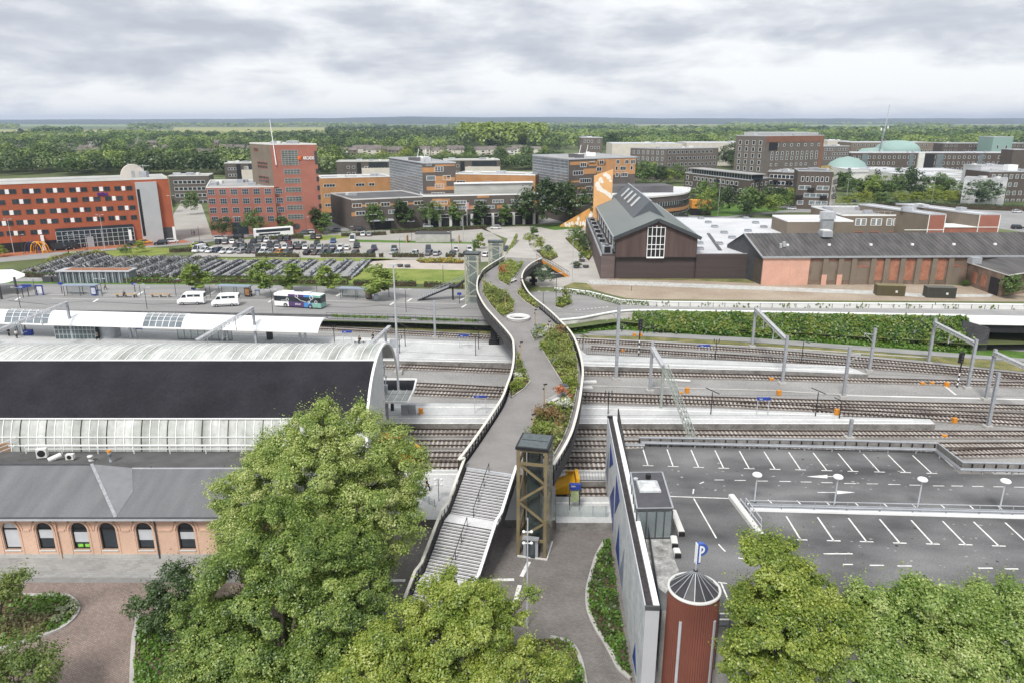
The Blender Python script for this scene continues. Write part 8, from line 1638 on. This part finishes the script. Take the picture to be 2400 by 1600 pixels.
t,f,z1=block('workshop_building','red brick box building with railings, at the right of its neighbour',(2296,505),(2346,504),228,228,24,'ared',1,0,1,1,rm='rlight',side=V((-11,30,0)));b=MB();[fbox(b,f,s,3,s+.2,z1,0,.15,M['white'])for s in(-16,0,f.L-.2)];b.build('pipes',t);b=MB();fbox(b,f,-17,2,0,z1-3.8,-8,-.1,M['ared']);fbox(b,f,-17,z1-3.8,f.L,z1-3.6,-8,.12,M['white']);b.build('low_wing',t);f2=Fac((f.A.x-11,f.A.y+30),(f.A.x,f.A.y));b=MB();fbox(b,f2,0,2,f2.L,z1+.02,-.05,.06,M['taupe']);b.build('side_cladding',t)
p=P(1640,504,ZN);t=thing('kiosk','small orange topped kiosk on the street behind the flat roof','kiosk',p);b=MB();b.box(p+V((0,0,1.6)),(8.5,5,3.2),M['black']);b.build('base',t);b=MB();b.box(p+V((0,0,4.9)),(9,5.5,3.6),mat('orange_panel',(.62,.27,.05),.7,.1,.5));b.build('top',t)
# ================================================================== trees, far landscape, people, haze
def shellpts(c, r, n, flat=.8, clump=.22):
    """Leaf positions gathered in clumps over a lobe's shell; normals point outwards and up."""
    k = max(6, int((16 if clump > .2 else 10)*r)); d = rng.normal(0, 1, (k, 3)); d /= np.linalg.norm(d, axis=1)[:, None]; d = d[d[:, 2] > -.75]; k = len(d)
    cc = d*(r*rng.uniform(.55, 1.0, (k, 1)))*np.array((1, 1, flat)); i = rng.integers(0, k, n); e = rng.normal(0, 1, (n, 3)); e /= np.linalg.norm(e, axis=1)[:, None]
    cr = (.40+clump*.9*r)*rng.uniform(.45, 1, (k, 1)); p = cc[i]+e*cr[i]*rng.uniform(.4, 1, (n, 1))**.5*np.array((1, 1, .75))+(d[i]+np.array((0, 0, .35)))*rng.exponential(.2 if clump > .2 else .1, (n, 1))*rng.integers(0, 2, (n, 1)); return p+np.array(c), e*.7+d[i]*.4+np.array((0, 0, .7))
def limbs(t, base, tips, r0, name='trunk', fork=.35):
    b = MB(); base = V(base); top = sum((V(x) for x in tips), V())/len(tips); f = base.lerp(top, fork); b.tube(base, f, r0, M['bark'], 9, r0*.75)
    for q in tips: m = f.lerp(V(q), .5)+V((0, 0, .3)); b.tube(f-V((0, 0, .2)), m, r0*.5, M['bark'], 6, r0*.3); b.tube(m, q, r0*.3, M['bark'], 5, r0*.08)
    return b.build(name, t)
def bigtree(label, bu, bv, lobes, n, size, mt, r0=.35, name='tree', flat=.85, grp=None, cat='tree'):
    base = P(bu, bv, 0); t = thing(name, label, cat, base, grp); c = [(Q(u, v, Y), r) for u, v, Y, r in lobes]; A = sum(r*r for _, r in c); ps = []; ns = []
    for q, r in c: p, nn = shellpts(q, r, int(n*r*r/A), flat); ps.append(p); ns.append(nn)
    p = np.concatenate(ps); nn = np.concatenate(ns); k = p[:, 2] > .3; leaf_cloud('crown', p[k], nn[k], size, mt, t, .45); limbs(t, base, [q for q, r in c], r0); return t
LP_=leafmat('plane_leaves',[(.06,.12,.02),(.21,.32,.055),(.43,.51,.14),(.72,.74,.38)],.4);LM=leafmat('maple_leaves',[(.07,.13,.015),(.24,.34,.045),(.45,.51,.10),(.68,.70,.30)],.42);LQ=leafmat('deep_plane_leaves',[(.055,.12,.02),(.19,.31,.052),(.40,.50,.14),(.70,.73,.38)],.4);LF=leafmat('feathery_leaves',[(.035,.075,.022),(.08,.14,.038),(.16,.22,.07)],.3);LY=leafmat('young_leaves',[(.06,.11,.02),(.14,.21,.04),(.24,.29,.06)],.35)
bigtree('great bright green tree covering the right end of the station building',740,1310,[(760,1018,60,3.0),(690,1045,61,3.2),(860,1035,60,3.3),(942,1088,60,2.6),(620,1115,60,3.0),(740,1125,58,4.2),(875,1165,59,4.2),(565,1165,61,2.6),(600,1240,59,3.6),(920,1225,59,2.8),(780,1240,57,4.4),(660,1290,56,4),(870,1300,58,2.7),(840,968,60,1.0),(760,955,60,.9),(530,1210,60,1.8)],260000,.18,LP_,.5)
bigtree('great pale green tree in front, left of the bridge staircase',680,1640,[(650,1240,52,2.8),(560,1370,50,3.5),(720,1330,50,4),(820,1285,53,2.6),(640,1460,48,4.3),(790,1430,49,3.8),(510,1480,48,2.7),(855,1385,51,2.2),(560,1570,46,3.6),(720,1580,46,4),(470,1560,46,2.2),(440,1440,49,1.3)],250000,.18,LP_,.5)
bigtree('yellow green tree hiding the foot of the bridge staircase',1050,1700,[(1085,1375,45,1.8),(1015,1425,44,2.0),(1130,1445,44,2.4),(1195,1445,45,1.3),(930,1505,43,2.6),(1060,1520,43,3.0),(1180,1540,43,2.1),(860,1580,42,2.6),(1000,1600,42,2.8),(1130,1600,42,2.6),(1285,1575,43,1.4),(1240,1390,45,.5)],150000,.175,LM,.3)
bigtree('yellow green tree directly right of the red tower',1840,1800,[(1800,1315,40,1.9),(1865,1380,40,2.1),(1755,1405,40,1.5),(1830,1470,38,2.9),(1920,1450,39,2.2),(1750,1545,38,2.0),(1860,1580,37,3),(1960,1420,40,1.3)],130000,.17,LM,.3)
bigtree('deeper green tree at the lower corner before the car park',2180,1800,[(2060,1425,40,1.7),(2185,1412,40,2.1),(2120,1490,39,2.6),(2265,1430,40,2.2),(2350,1415,40,2.0),(2010,1530,38,2.5),(2230,1530,38,3),(2380,1500,38,2.8),(2110,1600,37,2.6),(2300,1600,37,2.6),(2010,1405,40,.9)],185000,.17,LQ,.3)
bigtree('feathery dark green shrub tree beside the straight kerb',410,1500,[(405,1380,54,1.8),(440,1345,55,1.3),(345,1415,53,1.5),(420,1440,53,2.0),(465,1390,54,1.3),(365,1465,52,1.2),(410,1500,52,1.4),(395,1335,55,.7),(310,1430,53,.7)],15000,.2,LF,.15)
bigtree('young light green tree at the upper left planting bed',0,1440,[(5,1375,52,1.5),(42,1352,52,.8),(-40,1380,52,1.6),(30,1390,52,.9)],5500,.2,LY,.1);bigtree('young light green tree at the lower left corner',20,1650,[(30,1545,44,1.7),(100,1530,45,1.0),(60,1590,43,1.9),(128,1572,44,.7),(-30,1560,44,1.8),(80,1495,45,.6)],10000,.19,LY,.1)
# --- shared tree kinds, one metre tall
TLF={'dark':leafmat('dark_tree_leaves',[(.022,.045,.012),(.05,.09,.022),(.095,.145,.04)],.2),'mid':leafmat('mid_tree_leaves',[(.06,.11,.025),(.12,.20,.045),(.21,.30,.08)],.25),'pale':leafmat('pale_tree_leaves',[(.10,.16,.05),(.20,.27,.10),(.30,.36,.16)],.3),'lime':leafmat('lime_tree_leaves',[(.15,.21,.03),(.27,.33,.05),(.40,.42,.08)],.3),'grey':leafmat('grey_willow_leaves',[(.07,.115,.06),(.14,.20,.11),(.22,.27,.17)],.3),'fresh':leafmat('fresh_tree_leaves',[(.12,.19,.03),(.23,.32,.06),(.37,.44,.12)],.3),'con':leafmat('conifer_needles',[(.012,.03,.012),(.03,.055,.022),(.05,.08,.035)],.2)}
def crown(shape, n, size, mt, name, seed):
    global rng; keep = rng; rng = np.random.default_rng(seed); L_ = []
    if shape=='round':L_=[((rng.normal(0,.14),rng.normal(0,.14),z),r)for z,r in((.35,.22),(.45,.28),(.55,.28),(.65,.26),(.75,.22),(.86,.13),(.5,.25),(.6,.24))]
    elif shape == 'tall': L_ = [((rng.normal(0, .05), rng.normal(0, .05), z), r) for z, r in ((.3, .13), (.42, .17), (.54, .18), (.66, .17), (.78, .14), (.9, .09))]
    elif shape == 'cone': L_ = [((rng.normal(0, .02), 0, z), .26*(1.02-z)+.03) for z in (.15, .27, .39, .51, .63, .75, .86, .95)]
    A = sum(r*r for _, r in L_); ps = []; ns = []
    for c, r in L_: p, nn = shellpts(c, r*5, max(10, int(n*r*r/A)), .85, .16); p = (p-np.array(c))/5*1.05+np.array(c); ps.append(p); ns.append(nn)
    o = leaf_cloud(name, np.concatenate(ps), np.concatenate(ns), size, mt, None, .5); rng = keep; return o
PROTO = {}
def proto(shape, col, fine, var=0):
    k = (shape, col, fine, var)
    if k not in PROTO:t=thing('tree','tree','tree',(0,-500,0));o=crown(shape,2600 if fine else 520,.05 if fine else.095,TLF[col],'crown',hash(k[0])%7+var*11);o.parent=t;b=MB();b.tube((0,0,0),(0,0,.55),.022,M['bark'],6,.01);b.build('trunk',t).location=(0,0,0);PROTO[k]=[t,True]
    return PROTO[k]
def tree(u, vb, vt, w_, shape, col, label, group=None, fine=True, z=ZN, name='tree'):
    p = P(u, vb, z); h = Q(u, vt, p.y).z-z; q = proto(shape, col, fine, random.randint(0, 2)); o = q[0] if q[1] else dup(q[0]); q[1] = False
    wf_={'round':.68,'tall':.36,'cone':.5}[shape];s=w_/FPX*p.y/wf_;o.name=name;o.location=p;o.rotation_euler=(0,0,random.uniform(0,6.28));o.scale=(s,s,h);o['label']=label
    if group: o['group'] = group
    elif 'group' in o: del o['group']
for i,(u,vb,vt,w_)in enumerate(((457,690,617,44),(619,700,607,42),(683,686,617,42),(766,690,621,38),(895,703,621,52))):tree(u,vb,vt,w_*1.15,'tall','fresh','%s slender pale tree from the left along the bus platform'%ORD[i],'slender bus platform trees')
for i,(u,vb,vt,w_)in enumerate(((525,560,508,46),(597,556,489,42),(668,548,505,28),(746,548,486,30),(765,550,498,32),(880,540,474,44),(944,537,468,36),(1010,535,470,44),(1068,531,472,30),(1125,532,470,38),(1184,530,478,28),(1230,528,472,28))):tree(u,vb,vt,w_,'tall' if w_<40 else 'round','mid' if i%3 else 'dark','%s street tree from the left before the red and brown office fronts'%ORD[i],'street trees before the offices')
for u, vb, vt, w_, s, c, lb in ((1282, 531, 412, 92, 'round', 'dark', 'large dark tree left of the mural ramp, taller of the pair'), (1326, 531, 420, 80, 'round', 'dark', 'large dark tree touching the mural ramp, lower of the pair'), (1352, 572, 525, 34, 'round', 'mid', 'bushy tree beside the brown hall lean-to'), (1368, 594, 548, 24, 'round', 'dark', 'smaller dark bush tree along the lean-to wall'),
    (1127, 584, 545, 18, 'tall', 'lime', 'young tree in the dry bed of the upper car park'), (1116, 602, 560, 16, 'tall', 'mid', 'young tree just above the second pale lift tower'), (1264, 590, 553, 24, 'round', 'lime', 'small potted tree on the plaza'), (1284, 592, 573, 18, 'round', 'mid', 'ball shaped plaza shrub in a pot'), (1240, 575, 545, 20, 'round', 'lime', 'small light tree at the plaza entrance'), (1272, 672, 618, 46, 'round', 'grey', 'grey green tree under the far bridge stairs'), (1252, 560, 530, 18, 'tall', 'mid', 'thin tree beside the plaza paving'), (1363, 612, 590, 16, 'round', 'mid', 'small plaza plant beside the brown hall'), (1351, 628, 612, 20, 'round', 'dark', 'dark potted plaza shrub'),
    (1584, 512, 450, 56, 'round', 'mid', 'round tree just beyond the pale flat roof'), (1530, 488, 446, 38, 'round', 'lime', 'yellow green tree behind the brown hall roof'), (1512, 478, 440, 36, 'round', 'dark', 'dark tree beside the yellow green one behind the hall'), (1702, 503, 432, 46, 'round', 'dark', 'dark tree in front of the glazed top apartment block'), (1645, 490, 420, 56, 'round', 'mid', 'green tree at the left flank of the dark apartments'), (1762, 505, 440, 54, 'round', 'mid', 'wide tree before the dark apartments, nearer the street'), (1806, 503, 430, 50, 'round', 'dark', 'dense tree at the street before the stepped apartments'),
    (2127, 462, 388, 62, 'round', 'dark', 'big dark crowned tree before the white halls'), (2050, 456, 395, 34, 'cone', 'con', 'tall dark conifer before the white halls'), (2213, 455, 425, 22, 'cone', 'con', 'small dark conifer in the bright shrubs'), (1985, 445, 393, 20, 'cone', 'con', 'narrow conifer beside the pale sided apartments'), (2300, 486, 418, 84, 'round', 'grey', 'broad grey green willow at the grey block'), (2252, 402, 378, 40, 'round', 'mid', 'green tree in front of the long office wing'), (2078, 464, 420, 42, 'round', 'mid', 'green tree right of the tall conifer'), (2002, 462, 415, 42, 'round', 'mid', 'green tree left of the tall conifer'), (2030, 460, 410, 30, 'cone', 'con', 'dark conifer crowding the green tree left of the tall one'),
    (452, 504, 444, 34, 'round', 'mid', 'tree in the gap beside the hotel'), (402, 498, 455, 22, 'round', 'dark', 'dark tree hugging the hotel end wall'), (295, 602, 572, 24, 'round', 'mid', 'small tree on the little lawn before the hotel'), (330, 592, 562, 28, 'round', 'lime', 'light green tree behind the little lawn'), (3, 603, 575, 24, 'round', 'lime', 'small tree at the hotel left edge'), (2145, 663, 623, 26, 'tall', 'mid', 'ivy like young tree growing on the old shed wall'), (2368, 700, 640, 56, 'round', 'mid', 'dense climber bush on the shed wing wall'), (1880, 664, 652, 26, 'round', 'mid', 'weedy bush at the foot of the salmon bay'), (2262, 672, 655, 18, 'round', 'mid', 'weedy bush in the corner of the shed wing')): tree(u, vb, vt, w_, s, c, lb)
for i,(u,vb,vt,w_)in enumerate(((1850,485,437,32),(1897,484,458,28),(1932,484,458,26),(1980,484,458,30),(2026,485,444,36),(2064,486,448,40),(2113,478,450,40),(2147,477,448,32),(2180,480,440,42),(2216,480,444,42),(2240,474,446,36),(1560,432,395,32),(1600,430,400,30))):tree(u,vb,vt,w_,'round','lime' if i not in(5,)else 'mid','%s bright roadside tree from the left, before the right hand blocks'%ORD[i]if i<11 else 'bright tree before the wide brown office block, '+('left' if i==11 else 'right'),'bright roadside trees')
for i,(u,vb,vt,w_)in enumerate(((1480,432,378,46),(1505,436,374,46),(1545,436,385,40),(1580,430,382,36),(1432,352,308,46),(1390,372,340,40),(1700,392,350,40),(1660,396,360,34),(1725,400,365,30))):tree(u,vb,vt,w_,'round','mid' if i%2 else 'dark','%s dense tree between the office blocks, counted along from the mural wall'%ORD[i],'dense trees between the office blocks')
rr = random.Random(5)
for i in range(34):u,v=((rr.uniform(1590,1850),rr.uniform(484,512)),(rr.uniform(1960,2290),rr.uniform(446,476)),(rr.uniform(1450,1600),rr.uniform(408,436)),(rr.uniform(1690,1790),rr.uniform(388,402)))[i%4 if i<24 else i%2];w_=rr.uniform(30,52);c=rr.choice(('mid','dark','mid','fresh'));tree(u,v,v-w_*rr.uniform(1.05,1.45),w_,'round',c,{'mid':'mid green','dark':'dark','fresh':'light green'}[c]+' tree in the loose planting between the right hand blocks','loose %s trees between the right hand blocks'%c)
rr = random.Random(12)
# houses among the trees
HP = {}
HS = []
for i in range(74):
    if i < 38: u, v = rr.uniform(590, 1300), rr.uniform(358, 366)
    elif i < 64: u, v = rr.uniform(-10, 590), rr.choice((344, 352, 360, 366, 372))+rr.uniform(-2, 2)
    else: u, v = rr.uniform(1540, 2380), rr.uniform(346, 352)
    HS.append((u, v)); k = rr.choice(('cream', 'offwhite', 'taupe'))
    if k not in HP:
        t=thing('house','x','house',(0,0,0),'distant houses');b=MB();b.box((0,0,3),(9,8,6),M[k]);b.build('wall',t);b=MB();b.prism([(-4.7,-4.4),(4.7,-4.4),(4.7,4.4),(-4.7,4.4)],6,6.1,M['sroof']);b.add([(-4.7,-4.4,6.1),(4.7,-4.4,6.1),(4.7,4.4,6.1),(-4.7,4.4,6.1),(-4.7,0,9.4),(4.7,0,9.4)],[(0,1,5,4),(2,3,4,5),(0,4,3),(1,2,5)],mat('grey_tile_roof',(.16,.14,.13),.9,.3,.1));b.build('roof',t);b=MB();[b.box((x,-4.03,z),(1.5,.1,1.4),M['glass'])for x in(-2.5,2.5)for z in(1.8,4.5)];b.build('windows',t);HP[k]=t;o=t
    else: o = dup(HP[k])
    o.location=P(u,v,ZN);o.rotation_euler=(0,0,rr.choice((0,.1,1.57)));o.scale=(rr.uniform(1,2.2),1,rr.uniform(.9,1.2));o['label']={'cream':'cream','offwhite':'white','taupe':'brown'}[k]+' walled house with a grey roof half hidden among distant trees';o['group']='distant %s houses'%k
seen = lambda u, v: any(abs(u-a) < 15 and -2 < v-b_ < 27 for a, b_ in HS)
# individually built far trees
GL={'dark':'dark green tree in the wooded belt beyond the offices','mid':'mid green tree in the wooded belt beyond the offices','pale':'pale grey green tree in the wooded belt beyond the offices','lime':'yellowish tree in the wooded belt beyond the offices'}
rr = random.Random(12)
for i in range(268):
    k = i/268
    if k < .42: u, v = rr.uniform(-40, 800), rr.uniform(374, 414); c = rr.choice(('dark', 'dark', 'mid', 'dark', 'mid', 'pale'))
    elif k < .6: u, v = rr.uniform(560, 1330), rr.uniform(366, 392); c = rr.choice(('dark', 'dark', 'mid', 'lime'))
    elif k < .68: u, v = rr.uniform(1085, 1280), rr.uniform(344, 352); c = 'pale'
    else: u, v = rr.uniform(1270, 2440), rr.uniform(338, 362); c = rr.choice(('dark', 'mid', 'mid', 'pale'))
    while seen(u, v): u += 7
    p=P(u,v,ZN);h=rr.uniform(11,17)if k<.6 or k>.68 else rr.uniform(24,30);sh='tall' if c=='pale' and.6<k<.68 else 'round';q=proto(sh,c,False,rr.randint(0,2));o=q[0]if q[1]else dup(q[0]);q[1]=False
    o.name='tree';o.location=p;s=h*rr.uniform(.85,1.25)*(1.3 if sh=='tall' else 1);o.scale=(s,s,h);o.rotation_euler=(0,0,rr.uniform(0,6));o['label']=GL[c]if sh=='round' else 'tall pale poplar in the light green row beyond the offices';o['group']='wooded belt, '+o['label'].split(' tree')[0]
# far woodland, one mass
FIELDS=[(-50,90,304,311),(40,300,291,297),(400,770,299,315),(-60,40,313,318),(2230,2400,290,294),(1150,1260,352,362),(150,300,321,327),(880,1050,289,293),(1480,1700,291,295),(1880,2100,293,297),(190,400,305,310),(300,520,334,340)]
PAL = np.array([(.05, .085, .025), (.028, .05, .017), (.10, .15, .06), (.16, .20, .075)]); ps = []; ns = []; sz = []; mi = []; cn = []
for it in range(11800):
    v = 286.5+rng.beta(1.0, 1.25)*66; u = rng.uniform(-120, 2520); near = it > 10000
    if near:
        if it < 11100: v = rng.uniform(352, 411); u = rng.uniform(-120, 800)
        else: v = rng.uniform(380, 400); u = rng.uniform(600, 1320)
    elif 600 < u < 1310 and v > 352: continue
    if any(a < u < b and c < v < d for a, b, c, d in [(a, b, c, d+(9 if c < 320 else 0)) for a, b, c, d in FIELDS]) or seen(u, v): continue
    p=P(u,v,ZN);big_=1+p.y/4000;h=(rng.uniform(12,20)if u<800 and near else rng.uniform(9,13)if near else rng.uniform(11,19))*big_**.4;pop=1080<u<1278 and 318<v<352
    if pop: h = rng.uniform(30, 40)
    r=h*(.24 if pop else.47)*big_;n=240 if near else 110 if v>322 else 50;k=max(4,n//14);cl=rng.normal(0,1,(k,3));cl/=np.linalg.norm(cl,axis=1)[:,None];cl[:,2]=np.abs(cl[:,2]);e=rng.normal(0,1,(n,3));e/=np.linalg.norm(e,axis=1)[:,None];ci=cl[rng.integers(0,k,n)]
    ps.append(np.array(p)+(ci*.68+e*.36)*np.array((r,r,h*.56))+np.array((0,0,h*.42)));ns.append(e*.7+ci*.6+np.array((0,0,.5)));g=math.sin(u*.011+v*.17)+.8*math.sin(u*.027-v*.31)+rng.normal(0,.75)
    dk=560<u<1090 and 300<v<347 or near and rng.uniform()<.62;c=2 if pop else(1 if dk and g<1.3 else 3 if g>1.7 else 2 if g>.5 else 1 if g<-.7 else 0);mi.append(c if v>305 or pop else(2 if g>-.4 else 0));sz.append(r*(.17 if near else.26 if v>322 else.45)*(1.6 if pop else 1));cn.append(n)
mi = np.array(mi); sz = np.repeat(np.array(sz), cn)
keep_u=rng.uniform;P_=np.concatenate(ps);N_=np.concatenate(ns);nn=N_+rng.normal(0,.35,N_.shape);nn/=np.linalg.norm(nn,axis=1)[:,None];a=np.cross(nn,rng.normal(0,1,N_.shape));a/=np.linalg.norm(a,axis=1)[:,None];c_=np.cross(nn,a);s=(sz*rng.uniform(.5,1.1,len(sz)))[:,None]
q=np.stack([P_-a*s*.6,P_-c_*s*.5,P_+a*s*.6,P_+c_*s*.5],1).reshape(-1,3);n=len(P_);me=bpy.data.meshes.new('woodland');me.vertices.add(n*4);me.vertices.foreach_set('co',q.reshape(-1));me.loops.add(n*4);me.loops.foreach_set('vertex_index',np.arange(n*4));me.polygons.add(n);me.polygons.foreach_set('loop_start',np.arange(0,n*4,4));me.polygons.foreach_set('loop_total',np.full(n,4))
for m_ in ('mid', 'dark', 'fresh', 'pale'): me.materials.append(TLF[m_])
me.polygons.foreach_set('material_index',np.repeat(mi,cn).astype(np.int32));me.update();o=bpy.data.objects.new('woodland',me);COL.objects.link(o);tag(o,kind='stuff')
for i,(a,b_,c,d)in enumerate(FIELDS):gpoly('meadow',[(a,d),(b_,d),(b_-8,c),(a+8,c)],ZN+.1,mat('bright_meadow_%d'%(i%2),((.30,.31,.11),(.20,.27,.08))[i%2],.95,.15,.01))
# hills on the horizon
b=MB();us=list(range(-1500,3901,60));tp=lambda u:np.interp(u,[-1500,0,480,760,980,1160,1310,1500,1900,2400,3900],[280,281,279.5,277.5,273.5,276,274,277.5,278.5,277.5,279])+.35*math.sin(u*.05)+.3*math.sin(u*.13);v1=[Q(u,tp(u),11500)for u in us];k=len(us)
b.add([V((p.x*.8,8200,ZN-1))for p in v1]+[V((p.x,p.y,max(6,p.z)))for p in v1]+[V((p.x*1.1,13500,0))for p in v1],[(i,i+1,k+i+1,k+i)for i in range(k-1)]+[(k+i,k+i+1,2*k+i+1,2*k+i)for i in range(k-1)],mat('wooded_hills',(.035,.05,.022),.95,.35,.004,fine=.3,fscale=.02));struct('hills',b)
# parked bicycles by the ivy wall, potted plants
for i,u in enumerate((1458,1508,1516,1532,1544,1548,1557)):p=P(u,779-(i==0)*4,.08);o=bp[0].copy();COL.objects.link(o);o.location=p;o.rotation_euler=(0,0,1.2+i*.1);o['label']='%s bicycle of the few parked at the foot of the ivy bank'%ORD[i];o['group']='bicycles at the ivy bank'
for u,v,lb in((1264,592,'under the small plaza tree'),(1284,594,'under the ball shaped shrub'),(1364,614,'nearest the brown hall'),(1351,629,'under the dark shrub'),(1373,628,'empty one'),(938,626,'beside the lawn'),(955,627,'right one beside the lawn')):p=P(u,v,ZN);b=MB();b.lathe(p,[(.1,0),(.7,.02),(.95,.7),(.85,.72),(.8,.6),(.1,.6)],M['dgrey'],14);tag(b.build('planter_pot'),'dark round plant pot on the paving, '+lb,'plant pot','plant pots')
# people
SK=mat('skin',(.45,.28,.2),.6);CL={'black':mat('black_cloth',(.018,.018,.022),.9),'navy':mat('navy_cloth',(.025,.03,.06),.9),'grey':mat('grey_cloth',(.2,.2,.21),.9),'white':mat('white_cloth',(.6,.6,.58),.9),'tan':mat('tan_cloth',(.35,.25,.16),.9)}
def skinm(name, js, es, rs, mt, par, root=0):
    me=bpy.data.meshes.new(name);me.from_pydata(js,es,[]);me.materials.append(mt);o=bpy.data.objects.new(name,me);COL.objects.link(o);o.parent=par;o.modifiers.new('skin','SKIN').use_smooth_shade=True
    for i, r in enumerate(rs): me.skin_vertices[0].data[i].radius = (r, r); me.skin_vertices[0].data[i].use_root = i == root
    o.modifiers.new('sub', 'SUBSURF').levels = 1; return o
def person(label, p, rz, pose='walk', top='black', legs='navy', hair=(.03, .02, .015)):
    t = thing('person', label, 'person', p); s = 1 if pose == 'walk' else (0 if pose == 'stand' else 2); hz = .95 if s < 2 else .52
    lg={1:((.1,.3,.5),(-.1,.28,.04),(-.1,-.12,.5),(.1,-.42,.1)),0:((-.1,.02,.5),(-.1,0,.05),(.1,.02,.5),(.1,.0,.05)),2:((-.12,.45,.5),(-.12,.48,.06),(.12,.45,.5),(.12,.5,.06))}[s]
    lg = ((-.1, lg[0][1], lg[0][2]), (-.1, lg[1][1], lg[1][2]), (.1, lg[2][1], lg[2][2]), (.1, lg[3][1], lg[3][2])); sw = .28 if s == 1 else .05; c = hz
    arms = [(-.2, 0, c+.5), (-.25, -sw*.5, c+.25), (-.24, sw*.1+.05, c+.02), (.2, 0, c+.5), (.25, sw*.5, c+.25), (.24, sw+.05, c+.06)]
    J=[(0,0,c),(0,0,c+.3),(0,0,c+.52),(0,.02,c+.6),(0,.03,c+.74)]+[lg[0],lg[1],(-.1,lg[1][1]+.16,lg[1][2]-.01),lg[2],lg[3],(.1,lg[3][1]+.16,lg[3][2]-.01)]+arms+[(-.24,sw*.1+.12,c-.06),(.24,sw+.14,c+.0)]
    E = [(0, 1), (1, 2), (2, 3), (3, 4), (0, 5), (5, 6), (6, 7), (0, 8), (8, 9), (9, 10), (2, 11), (11, 12), (12, 13), (2, 14), (14, 15), (15, 16), (13, 17), (16, 18)]
    rs = [.13, .13, .13, .055, .1, .07, .045, .04, .07, .045, .04, .06, .045, .035, .06, .045, .035, .03, .03]; skinm('body', J, E, rs, SK, t)
    skinm('jacket',[J[i]for i in(0,1,2,11,12,13,14,15,16)],[(0,1),(1,2),(2,3),(3,4),(4,5),(2,6),(6,7),(7,8)],[.15,.16,.15,.085,.065,.055,.085,.065,.055],CL[top],t);skinm('trousers',[J[i]for i in(0,5,6,8,9)],[(0,1),(1,2),(0,3),(3,4)],[.145,.09,.065,.09,.065],CL[legs],t)
    b = MB(); b.lathe((0, .0, c+.74), [(.105, -.06), (.118, .02), (.1, .09), (.05, .125), (.01, .13)], mat('hair_%d' % int(hair[0]*100), hair, .8), 12); h = b.build('hair'); h.parent = t; t.rotation_euler = (0, 0, rz); return t
person('person in dark clothes striding along the platform left of the bridge stairs',P(1001,1151,PZ),-1.6);person('person in light top sitting on the bridge bench, left of two',P(1284,777,DZ+.03),-1.9,'sit','white','grey');person('person in black sitting on the bridge bench, right of two',P(1291,779,DZ+.03),-1.6,'sit','black','navy')
for u,v,z,rz,po,tp_,lb in((292,695,ZN+.27,3.1,'sit','navy','person sitting on the left slatted bench'),(318,699,ZN,-1.5,'walk','white','person in a white top walking past the slatted bench'),(248,680,ZN,1.5,'walk','grey','person walking behind the first shelter'),(230,797,PZ,1.3,'walk','grey','person walking before the glass waiting room'),(40,793,PZ,.4,'stand','white','person in white waiting under the canopy'),(22,788,PZ,3,'stand','black','person in black waiting at the far left canopy end'),(61,782,PZ,-.6,'stand','tan','person in tan waiting beside the blue box'),(875,800,PZ,2,'walk','black','person walking at the hall mouth'),(843,803,PZ,3.1,'sit','black','person sitting on the dark platform bench'),(162,600,ZN,1.6,'walk','black','person crossing the street before the hotel'),(200,583,ZN,2,'stand','tan','person in tan by the hotel entrance'),(450,551,ZN,0,'walk','white','person in white walking up the side street'),(456,553,ZN,0,'walk','black','person in black walking up the side street'),(483,692,ZN,2,'stand','navy','person standing behind the left minibus'),(590,696,ZN,1,'stand','black','person standing by the brown poster shelter')):person(lb,P(u,v,z),rz,po,tp_,'black')
# air
b=MB();b.box((0,7150,63),(36000,14900,138),mat('x',(1,1,1)));o=b.build('haze');hm=bpy.data.materials.new('haze_air');hm.use_nodes=True;nt=hm.node_tree;nt.nodes.clear();vo=nt.nodes.new('ShaderNodeVolumePrincipled');ou=nt.nodes.new('ShaderNodeOutputMaterial');nt.links.new(vo.outputs[0],ou.inputs['Volume'])
vo.inputs['Color'].default_value=(.64,.77,1,1);vo.inputs['Density'].default_value=8.5e-5;vo.inputs['Anisotropy'].default_value=.1;o.data.materials.clear();o.data.materials.append(hm);tag(o,kind='stuff')
